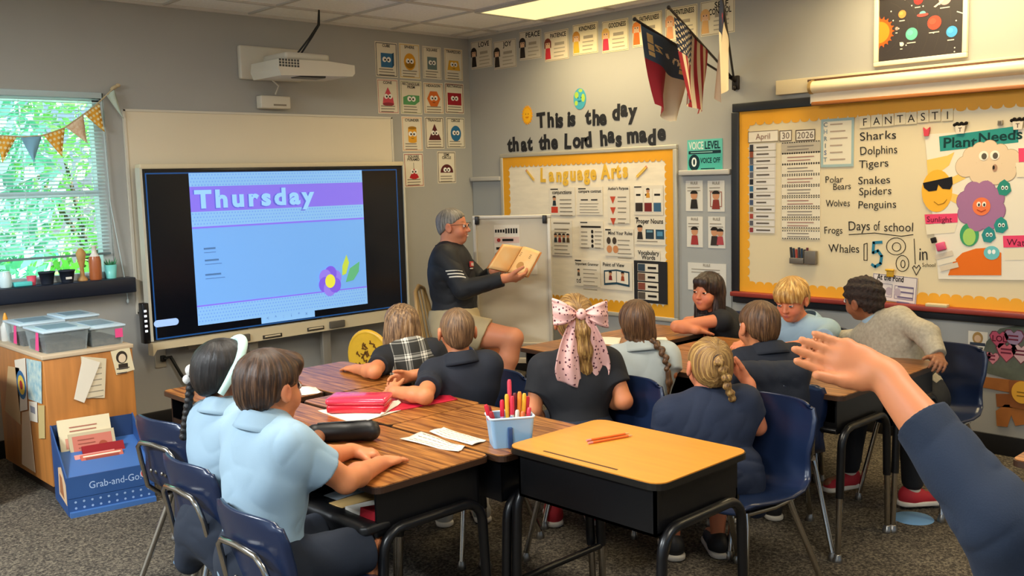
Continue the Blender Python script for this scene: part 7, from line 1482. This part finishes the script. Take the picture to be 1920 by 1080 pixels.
# jacket hung over the vest boy's chair
cj = V(-2.085, -4.10, .56); Rj = yawR(.7); fj = Rj[:, 1]; rj = Rj[:, 0]
t = thing('jacket', 'dark navy jacket hung over the vest boy\'s chair back', 'jacket', (cj[0], cj[1], .34)); vs, fs = sdf_mesh([bx(cj, (.165, .045, .22), Rj, .04), rc(cj - rj * .12 + V(0, 0, .21), cj + rj * .12 + V(0, 0, .21), .045, .045, .03), bx(cj + fj * .05, (.13, .022, .18), Rj, .02, .01, 's')], .007, folds(.007, 12), dmax=.007); mesh_np('jacket_body', vs, fs, [mat('navy black jacket', '151a26', .8, bump=.08, bscale=300)], t)
# --- easel with clipped chart
E0, E1 = at_d(890, 408, 7.02), at_d(1029, 405, 6.9); E1[2] = E0[2]; ex_ = nrm(E1 - E0); ez_ = V(0, 0, 1.); ey_ = np.cross(ez_, ex_); EW = np.linalg.norm(E1 - E0); EH = .93; EC = (E0 + E1) / 2 - ez_ * EH / 2
ET = Matrix.Translation(EC) @ Matrix([[*ex_, 0], [*ez_, 0], [*(-ey_), 0], [0, 0, 0, 1]]).transposed()
t = thing('easel', 'white board easel standing behind the teacher', 'easel', (EC[0], EC[1], 0))
A = Art(ET); A.sheet(0, 0, EW, EH, mat('easel board', 'd8ccb2', .3, var=.02, scale=2), .014, -.012); A.build('board', t)
A = Art(ET); A.use(mat('easel frame', 'cfc6b4', .4, .2)); [A.box((x, y, 0), (a, b, .03), bev=.004) for x, y, a, b in ((0, EH / 2, EW + .03, .025), (0, -EH / 2, EW + .03, .025), (EW / 2, 0, .025, EH - .025), (-EW / 2, 0, .025, EH - .025))]; A.build('frame', t)
for k in (-1, 1): A = Art(ET); A.tube([(k * EW * .42, -EH / 2, -.02), (k * EW * .42, -EC[2] + .0 + .02, -.02)], .016, 8); A.mats = [MATS['easel frame']]; A.build('leg', t)
A = Art(ET); A.use(MATS['easel frame']); A.box((0, -EC[2] + .035, .05), (EW * 1.05, .05, .26), bev=.008); A.box((0, -EH / 2 - .12, .0), (EW * .9, .04, .03), bev=.006); A.build('base', t)
for k, (u, v) in enumerate(((895, 410), (1022, 408))):
    A = Art(ET); A.use(mat('black clip', '1a1818', .4)); xx = -EW * .46 if k == 0 else EW * .45; A.box((xx, EH / 2 - .02, .02), (.03, .06, .03), bev=.006); A.build('clip', t)
def ep(u, v): r = ray(u, v); n_ = ey_; s = ((EC - EYE) @ n_) / (r @ n_); p = EYE + r * s - EC; return p @ ex_, p @ ez_
a, b = ep(926, 422), ep(976, 492); W_, H_ = abs(b[0] - a[0]), abs(a[1] - b[1])
A = Art(ET @ Matrix.Translation(((a[0] + b[0]) / 2, (a[1] + b[1]) / 2, .003))); A.sheet(0, 0, W_, H_, WP); [A.rect(W_ * (-.42 + .1 * k), H_ * .34, W_ * .07, .022 if k < 4 else .036, BK, 2) for k in range(9)]; A.rect(0, H_ * .1, W_ * .96, H_ * .16, P_('e2c0b0'), 1); A.disc(-W_ * .32, H_ * .1, .014, .014, P_('a8342c'), 3, 10); A.bars(W_ * .1, H_ * .1, W_ * .55, 1, .02, .018, BK, 3); A.bars(0, -H_ * .12, W_ * .85, 1, .02, .018, BK, 3); A.disc(-W_ * .34, -H_ * .34, .03, .035, P_('4a3a34'), 3)
tag(A.build('easel_chart'), 'white chart with black heading clipped to the easel', 'chart')
a, b = ep(985, 470), ep(1003, 514); A = Art(ET @ Matrix.Translation(((a[0] + b[0]) / 2, (a[1] + b[1]) / 2, .003))); A.sheet(0, 0, abs(b[0] - a[0]) + .04, abs(a[1] - b[1]), WP); A.bars(0, .03, .05, 5, .02, .004, GREYT, 2); tag(A.build('easel_sheet'), 'small white sheet on the easel behind the open book', 'sheet')
# --- the open book in the teacher's hands
t = thing('open_book', 'open picture book with orange cream pages held up by the man', 'book', at_d(962, 510, 6.48)); PG = mat('orange cream page', 'e9b673', .6, col2='e6c48c', scale=9); sp0, sp1 = at_d(951, 511, 6.5), at_d(979, 463, 6.56)
for k, (o0, o1, lab) in enumerate(((at_d(915, 503, 6.42), at_d(944, 458, 6.48), 'l'), (at_d(988, 518, 6.4), at_d(1013, 472, 6.46), 'r'))):
    b = MB().use(PG); b.smooth = True; q = [Vector(x) for x in (sp0, o0, o1, sp1)]; nn = (q[1] - q[0]).cross(q[3] - q[0]).normalized(); nn = nn if nn.dot(Vector(EYE) - q[0]) > 0 else -nn
    fn = lambda u, v, q=q, nn=nn: (q[0].lerp(q[1], u)).lerp(q[3].lerp(q[2], u), v) + nn * .018 * math.sin(PI * u ** .7)
    b.grid(fn, 10, 8, .006)
    b.use(P_('8a6a48'))
    for j in range(3 if k else 4): v0 = .75 - .06 * j; z = [fn(.2, v0) + nn * .002, fn(.75, v0) + nn * .002, fn(.75, v0 + .025) + nn * .002, fn(.2, v0 + .025) + nn * .002]; b.add(z, [(0, 1, 2, 3)], False)
    cc = [fn(.5 + .16 * math.cos(a), .3 + .14 * math.sin(a)) + nn * .002 for a in [2 * PI * j / 12 for j in range(12)]]; b.use(P_('b98a52')).add(cc, [tuple(range(12))], False); b.build('page', t)
    b = MB().use(mat('orange book cover', 'c87a35', .5)); fc = lambda u, v, q=q, nn=nn: (q[0].lerp(q[1], u * 1.03)).lerp(q[3].lerp(q[2], u * 1.03), v * 1.02 - .01) - nn * .01; b.grid(fc, 3, 3, .004); b.build('cover', t)
# teacher's chair and the yellow chair
t = thing('wooden_chair', 'tan wooden chair under the man with the book', 'chair', (hipT[0], hipT[1], 0), dg(-52)); OAK = mat('tan oak', 'b08a52', .45, var=.12, scale=5, stretch=(8, 1, 1))
MB().use(OAK).prism(rrect(.2, .2, .05), .455, .48).build('seat', t)
for sx in (-1, 1):
    for s in (-1, 1): MB().use(OAK).tube([(sx * .16, s * .16, .455), (sx * .19, s * .18, 0)], [.018, .014], 8).build('leg', t)
m = MB().use(OAK); m.tube([(-.18, -.17, .47), (-.22, -.17, .7), (-.24, -.12, .82), (-.245, 0, .85), (-.24, .12, .82), (-.22, .17, .7), (-.18, .17, .47)], .015, 8); [m.tube([(-.185, y, .475), (-.24, y * .9, .83)], .008, 6) for y in (-.09, 0, .09)]; m.build('backrest', t)
p = at_d(712, 672, 5.25); t = thing('yellow_chair', 'round backed yellow chair with brown squiggles beyond the plaid girl', 'chair', (p[0] + .12, p[1] + .1, 0), dg(20)); YP = mat('yellow chair plastic', 'd6a62a', .4, var=.06, scale=20)
m = MB(); m.T = Matrix.Translation((-.16, 0, p[2])) @ Matrix.Rotation(-.12, 4, 'Y'); m.use(YP); AX2 = Matrix(((0, 0, 1, 0), (1, 0, 0, 0), (0, 1, 0, 0), (0, 0, 0, 1))); m.prism([(.13 * math.cos(k * PI / 16), .15 * math.sin(k * PI / 16)) for k in range(32)], -.012, .012, AX2); m.tube([(0, .13 * math.cos(k * PI / 16), .15 * math.sin(k * PI / 16)) for k in range(33)], .014, 8, False)
m.use(P_('6a4418')); rr = random.Random(4)
for k in range(26): a, r = rr.uniform(0, 6.28), rr.uniform(.02, .1); y, z = r * math.cos(a), r * math.sin(a) * 1.1; b_ = rr.uniform(0, 3); m.box((-.0135, y, z), (.002, .03, .008), Matrix.Rotation(b_, 4, 'X')); m.box((-.0135, y + .006, z + .008), (.002, .02, .007), Matrix.Rotation(b_ + 1.2, 4, 'X'))
m.build('backrest', t); m = MB().use(YP); m.prism(rrect(.16, .16, .06), .40, .425); m.tube([(-.14, .06, .41), (-.165, .06, p[2] - .1)], .012, 8); m.tube([(-.14, -.06, .41), (-.165, -.06, p[2] - .1)], .012, 8); m.build('seat', t)
for sx in (-1, 1):
    for s in (-1, 1): MB().use(YP).tube([(sx * .12, s * .12, .4), (sx * .15, s * .15, 0)], .013, 8).build('leg', t)
# --- cabinet with papers and clear bins
CX0, CX1, CY0, CY1, CZ = -3.845, -3.39, -1.03, -.255, .74; OAKV = mat('honey oak veneer', 'b9783a', .45, var=.16, scale=3.0, stretch=(6, 6, .6)); TOPM = mat('pale cabinet top', 'c9b394', .5)
t = thing('cabinet', 'honey oak cabinet under the window with papers taped to it', 'cabinet', ((CX0 + CX1) / 2, (CY0 + CY1) / 2, 0))
MB().use(OAKV).box(((CX0 + CX1) / 2, (CY0 + CY1) / 2, .39), (CX1 - CX0, CY1 - CY0, .66), bev=.004).build('carcass', t); MB().use(TOPM).box(((CX0 + CX1) / 2, (CY0 + CY1) / 2, .732), (CX1 - CX0 + .012, CY1 - CY0 + .012, .022), bev=.004).build('top_panel', t); MB().use(mat('dark plinth', '2a1c12', .6)).box(((CX0 + CX1) / 2 + .01, (CY0 + CY1) / 2 + .01, .03), (CX1 - CX0 - .04, CY1 - CY0 - .04, .06)).build('plinth', t)
t = thing('cabinet', 'second oak cabinet at the left edge, mostly out of frame', 'cabinet', (-4.33, -.6, 0)); MB().use(OAKV).box((-4.335, -.6, .39), (.46, .7, .66), bev=.004).build('carcass', t); MB().use(mat('black crate edge', '1c1a1a', .5)).box((-4.098, -.6, .31), (.014, .6, .3), bev=.004).build('side_panel', t); MB().use(mat('dark plinth', '2a1c12', .6)).box((-4.335, -.6, .03), (.42, .66, .06)).build('plinth', t); MB().use(TOPM).box((-4.335, -.6, .732), (.47, .72, .022), bev=.004).build('top_panel', t)
def cy_(u, v): p = at_y(u, v, CY0 - .003); return p[0], p[2]
def cx2(u, v): p = at_x(u, v, CX0 - .003); return p[1], p[2]
def taped(name, label, pts, plane, m, fn=None, lift=.004, group='papers taped to the oak cabinet'):
    q = [(cy_ if plane == 'y' else cx2)(u, v) for u, v in pts]; ct = (sum(a for a, _ in q) / len(q), sum(b for _, b in q) / len(q))
    T_ = wall_y(ct[0], ct[1], -CY0 + lift) if plane == 'y' else Matrix.Translation((CX0 - lift, ct[0], ct[1])) @ Matrix(((0, 0, -1, 0), (-1, 0, 0, 0), (0, 1, 0, 0), (0, 0, 0, 1)))
    A = Art(T_); loc = [((a - ct[0]) if plane == 'y' else -(a - ct[0]), b - ct[1]) for a, b in q]
    if sum(loc[i][0] * loc[(i + 1) % len(loc)][1] - loc[(i + 1) % len(loc)][0] * loc[i][1] for i in range(len(loc))) < 0: loc = loc[::-1]
    A.use(m); A.prism(loc, 0, .0018)
    if fn: fn(A, max(a for a, _ in loc) - min(a for a, _ in loc), max(b for _, b in loc) - min(b for _, b in loc))
    return tag(A.build(name), label, 'paper', group)
taped('taped_paper', 'cream sheet taped on the cabinet end, lower layer', [(151, 668), (199, 672), (196, 746), (160, 746)], 'y', mat('cream sheet', 'd9c8a6', .7), lambda A, W, H: A.bars(0, H * .2, W * .7, 6, .03, .004, GREYT, 1))
taped('taped_paper', 'slanted white sheet taped on the cabinet end, upper layer', [(154, 669), (187, 679), (157, 755), (138, 748)], 'y', WP, None, .009)
taped('portrait_paper', 'small drawn portrait card at the cabinet top corner', [(207, 659), (242, 650), (252, 693), (218, 703)], 'y', mat('cream card 2', 'e2d2ac', .7), lambda A, W, H: (A.disc(-.005, H * .14, .03, .034, P_('3a3028'), 1), A.disc(-.003, H * .1, .02, .024, P_('e0c8a8'), 2), A.rect(0, -.03, .05, .03, P_('3a3028'), 1), A.bars(0, -H * .28, W * .6, 2, .025, .006, P_('5a5048'), 1)))
taped('taped_paper', 'tan curling sheet farthest along the cabinet side', [(16, 686), (37, 690), (39, 796), (10, 770)], 'x', mat('tan sheet', 'c9a878', .7))
taped('taped_paper', 'white sheet with a blue round emblem on the cabinet side', [(28, 675), (48, 671), (52, 768), (38, 771)], 'x', WP, lambda A, W, H: (A.disc(0, -.0, W * .42, H * .25, P_('3a6a96'), 1), A.disc(0, 0, W * .3, H * .17, P_('e0c050'), 2), A.disc(0, 0, W * .14, H * .08, P_('a83a34'), 3)))
taped('taped_paper', 'blue and green crayon drawing on the cabinet side', [(50, 672), (78, 678), (79, 757), (54, 748)], 'x', mat('crayon drawing', '8ab4c0', .7, col2='c9d8cc', scale=26))
taped('taped_paper', 'small white slip below the crayon drawing', [(55, 752), (70, 754), (71, 792), (56, 788)], 'x', WP, lambda A, W, H: A.rect(0, .01, W * .5, H * .3, P_('8a8a90'), 1))
taped('taped_paper', 'long beige paper tail hanging low on the cabinet side', [(42, 773), (55, 770), (67, 886), (42, 870)], 'x', mat('beige paper', 'd6b894', .7))
taped('taped_paper', 'narrow yellowish strip near the cabinet corner', [(72, 760), (84, 760), (85, 822), (74, 822)], 'x', mat('straw strip', 'c8b074', .7))
CLR = bpy.data.materials.new('clear plastic'); CLR.use_nodes = True; n_ = CLR.node_tree.nodes; l_ = CLR.node_tree.links; n_.remove(n_['Principled BSDF']); t1 = n_.new('ShaderNodeBsdfTransparent'); t1.inputs[0].default_value = (.86, .92, .93, 1); g1 = n_.new('ShaderNodeBsdfPrincipled'); g1.inputs['Roughness'].default_value = .15; g1.inputs['Base Color'].default_value = (.75, .82, .83, 1); mx = n_.new('ShaderNodeMixShader'); mx.inputs[0].default_value = .22; l_.new(t1.outputs[0], mx.inputs[1]); l_.new(g1.outputs[0], mx.inputs[2]); l_.new(mx.outputs[0], n_['Material Output'].inputs[0])
LIDM = mat('pale blue bin lid', 'c2d6e2', .3); DARKS = mat('dark potting soil', '2a2620', .95, bump=.6, bscale=60, col2='4a4036', scale=40); PINK = P_('e8508a')
def bin_(label, x0, x1, y0, y1, h, lidm, soil, flag):
    t = thing('plastic_bin', label, 'bin', ((x0 + x1) / 2, (y0 + y1) / 2, CZ + .004), group='clear bins on the cabinet'); cx_, cy_ = (x0 + x1) / 2, (y0 + y1) / 2; z0 = CZ + .004; m = MB().use(CLR); hx, hy = (x1 - x0) / 2, (y1 - y0) / 2; k = .9
    b0 = [(cx_ + sx * hx * k, cy_ + sy * hy * k, z0) for sx, sy in ((-1, -1), (1, -1), (1, 1), (-1, 1))]; b1 = [(cx_ + sx * hx, cy_ + sy * hy, z0 + h) for sx, sy in ((-1, -1), (1, -1), (1, 1), (-1, 1))]
    m.add(b0 + b1, [(3, 2, 1, 0)] + [(i, (i + 1) % 4, 4 + (i + 1) % 4, 4 + i) for i in range(4)], False); m.build('tub', t)
    MB().use(DARKS).box((cx_, cy_, z0 + soil / 2 + .002), (2 * hx * .88, 2 * hy * .88, soil), bev=.01).build('soil', t)
    m = MB().use(lidm); m.box((cx_, cy_, z0 + h + .006), (2 * hx + .016, 2 * hy + .016, .012), bev=.004); m.use(mat('lid recess', '7f98a8', .35)).box((cx_, cy_, z0 + h + .0135), (2 * hx * .7, 2 * hy * .6, .003)); m.build('lid', t)
    if flag:
        m = MB().use(PINK); fx, fy, on = flag
        if on == 'x': m.add([(fx, fy - .02, z0 + h), (fx, fy + .02, z0 + h), (fx - .006, fy + .028, z0 + .01), (fx - .006, fy - .028, z0 + .01)], [(0, 1, 2, 3)], False)
        else: m.box((fx, fy, z0 + h * .65), (.04, .002, h * .5))
        m.build('pink_tag', t)
bin_('clear bin nearest the cabinet corner, dark soil and white label lid', -3.82, -3.60, -1.0, -.70, .105, LIDM, .05, (-3.822, -.9, 'x'))
bin_('clear bin at the cabinet\'s right end with dark soil', -3.585, -3.41, -.99, -.66, .095, LIDM, .035, (-3.44, -.993, 'y'))
bin_('clear bin behind, window side, with a pink tag', -3.82, -3.60, -.64, -.36, .11, LIDM, .05, (-3.822, -.55, 'x'))
bin_('clear bin in the back corner of the cabinet', -3.585, -3.41, -.63, -.36, .12, LIDM, .045, None)
p = at_z(20, 610, .80); p = V(-3.80, -.31, CZ); t = thing('glue_bottle', 'white glue bottle with an orange cap on the cabinet', 'bottle', p); MB().use(mat('white bottle', 'd8d8d0', .4)).lathe([(.025, .0), (.028, .006), (.028, .08), (.016, .105), (.012, .112)], p, 16).build('bottle', t); MB().use(mat('orange cap', 'e09a2a', .4)).lathe([(.014, .112), (.013, .13), (.006, .155), (.004, .16)], p, 12).build('cap', t)
p = V(-3.83, -.27, CZ)
for k, (dx, dy, col, lab) in enumerate(((-.33, -.1, 'c03a30', 'small red toy on the left cabinet'), (-.25, -.16, 'd89a30', 'small yellow toy on the left cabinet'))): q = p + V(dx + .12 - .17, dy - .1, .003); tag(MB().use(P_(col)).ell(q + V(0, 0, .02), (.028, .02, .02), None, 12, 8).ell(q + V(.018, 0, .036), (.014, .014, .014), None, 10, 8).build('toy'), lab, 'toy')
# --- the blue cardboard book stand
GT = Matrix.Translation((-3.665, -1.235, 0)) @ Matrix.Rotation(-.16, 4, 'Z'); BC = mat('royal blue card', '2b4f86', .5, var=.05, scale=6); BD = mat('dark blue card', '1d3760', .55); BL3 = mat('light blue card', '3f69a6', .5)
t = thing('book_stand', 'blue cardboard book stand lettered grab-and-go', 'book stand', (-3.665, -1.235, 0)); SW, SD = .2, .18
YZ = Matrix(((0, 0, 1, 0), (1, 0, 0, 0), (0, 1, 0, 0), (0, 0, 0, 1)))
for k in (-1, 1): m = MB(); m.T = GT; m.use(BC); m.prism([(-SD, 0), (SD, 0), (SD, .385), (-SD + .0, .19)], k * SW - .003, k * SW + .003, YZ); m.build('side_panel', t)
m = MB(); m.T = GT; m.use(P_('d8b893')); m.prism([(-SD + .02, .05), (.04, .06), (.02, .2), (-.06, .22), (-SD + .02, .15)], -SW - .0045, -SW - .0035, YZ); m.use(P_('a06a48')); m.prism([(-SD + .08, .07), (-.0, .08), (-.02, .18), (-.07, .17)], -SW - .006, -SW - .005, YZ); m.build('side_photo', t)
m = MB(); m.T = GT; m.use(BD); m.box((0, SD - .003, .19), (2 * SW, .006, .38)); m.build('back_panel', t)
m = MB(); m.T = GT; m.use(BL3); m.add([(-SW, -SD, .185), (SW, -SD, .185), (SW, SD, .27), (-SW, SD, .27)], [(0, 1, 2, 3)], False); m.add([(-SW, -SD, .181), (SW, -SD, .181), (SW, SD, .266), (-SW, SD, .266)], [(3, 2, 1, 0)], False); m.build('sloped_shelf', t)
FT = GT @ Matrix.Translation((0, -SD, 0)) @ Matrix(((1, 0, 0, 0), (0, 0, -1, 0), (0, 1, 0, 0), (0, 0, 0, 1)))
A = Art(FT); A.use(BC); A.box((0, .14, 0), (2 * SW + .006, .105, .008)); A.txt('Grab-and-Go!', .02, .122, .034, P_('a9bede'), 3, style='r', maxw=.25); A.disc(.165, .15, .027, .027, P_('d8d0d0'), 4); A.disc(.165, .15, .024, .024, P_('c8322e'), 5); A.txt('1', .165, .14, .022, P_('f0e6e0'), 6, style='b'); A.build('front_panel', t)
A = Art(FT); A.use(BD); A.box((0, .075, -.01), (2 * SW, .03, .004)); A.use(BC); A.box((0, .05, .004), (2 * SW, .07, .006)); A.use(BL3); A.box((0, .012, .016), (2 * SW, .024, .03))
for r in range(2):
    for k in range(10): A.disc(-SW + .03 + k * .038, .038 + .03 * r, .006, .006, P_('8fa8cc'), 8, 8)
A.build('lower_tray', t)
def bk(label, x, y, z, w_, h_, tilt, col, thk, fn=None, ang=0.):
    T_ = GT @ Matrix.Translation((x, y, z)) @ Matrix.Rotation(ang, 4, 'Z') @ Matrix(((1, 0, 0, 0), (0, 0, -1, 0), (0, 1, 0, 0), (0, 0, 0, 1))) @ Matrix.Rotation(-tilt, 4, 'X'); b = thing('picture_book', label, 'book', T_ @ Vector((0, 0, 0)), group='books in the blue stand')
    A = Art(T_); A.use(P_(col)); A.box((0, h_ / 2, .0), (w_, h_, .003)); A.box((0, h_ / 2, -thk), (w_, h_, .003)); A.box((-w_ / 2, h_ / 2, -thk / 2), (.003, h_, thk)); 
    if fn: fn(A, w_, h_)
    A.build('cover', b); A = Art(T_); A.use(P_('e2d8c4')); A.box((.002, h_ / 2, -thk / 2), (w_ - .006, h_ - .006, thk - .003)); A.build('page_block', b)
def lab_(A, W, H): [A.rect(0, H * (.3 + .5 * j), W * .8, H * .3, P_('c98a72'), j + 0) for j in (0,)]; A.bars(0, H * .75, W * .6, 3, .02, .006, P_('a86a58'), 2)
bk('tall cream book at the back of the blue stand', -.045, .10, .235, .25, .18, .35, 'd9caa6', .02, lab_); bk('book with a red flower panel just before the tall cream book', -.02, .07, .215, .22, .13, .45, 'b8a888', .012, lambda A, W, H: (A.rect(0, H * .5, W * .86, H * .75, P_('bd6f5e'), 0), A.disc(W * .22, H * .4, .022, .022, P_('9a4a34'), 2), A.bars(-W * .12, H * .7, W * .4, 4, .02, .005, P_('8f4a3c'), 2)))
bk('plain dark red book in the blue stand', .02, .0, .2, .2, .1, .75, '8a1f24', .01); bk('pinkish book lying low in front of the dark red one', .0, -.06, .19, .2, .085, .9, 'b8604e', .012, lambda A, W, H: (A.rect(0, H * .5, W * .8, H * .5, P_('8a4438'), 0), A.rect(0, H * .85, W * .9, .008, P_('e0d0b8'), 1))); bk('thin pink topped book squeezed before the low ones', -.03, -.035, .195, .19, .075, .85, 'd08a80', .006)
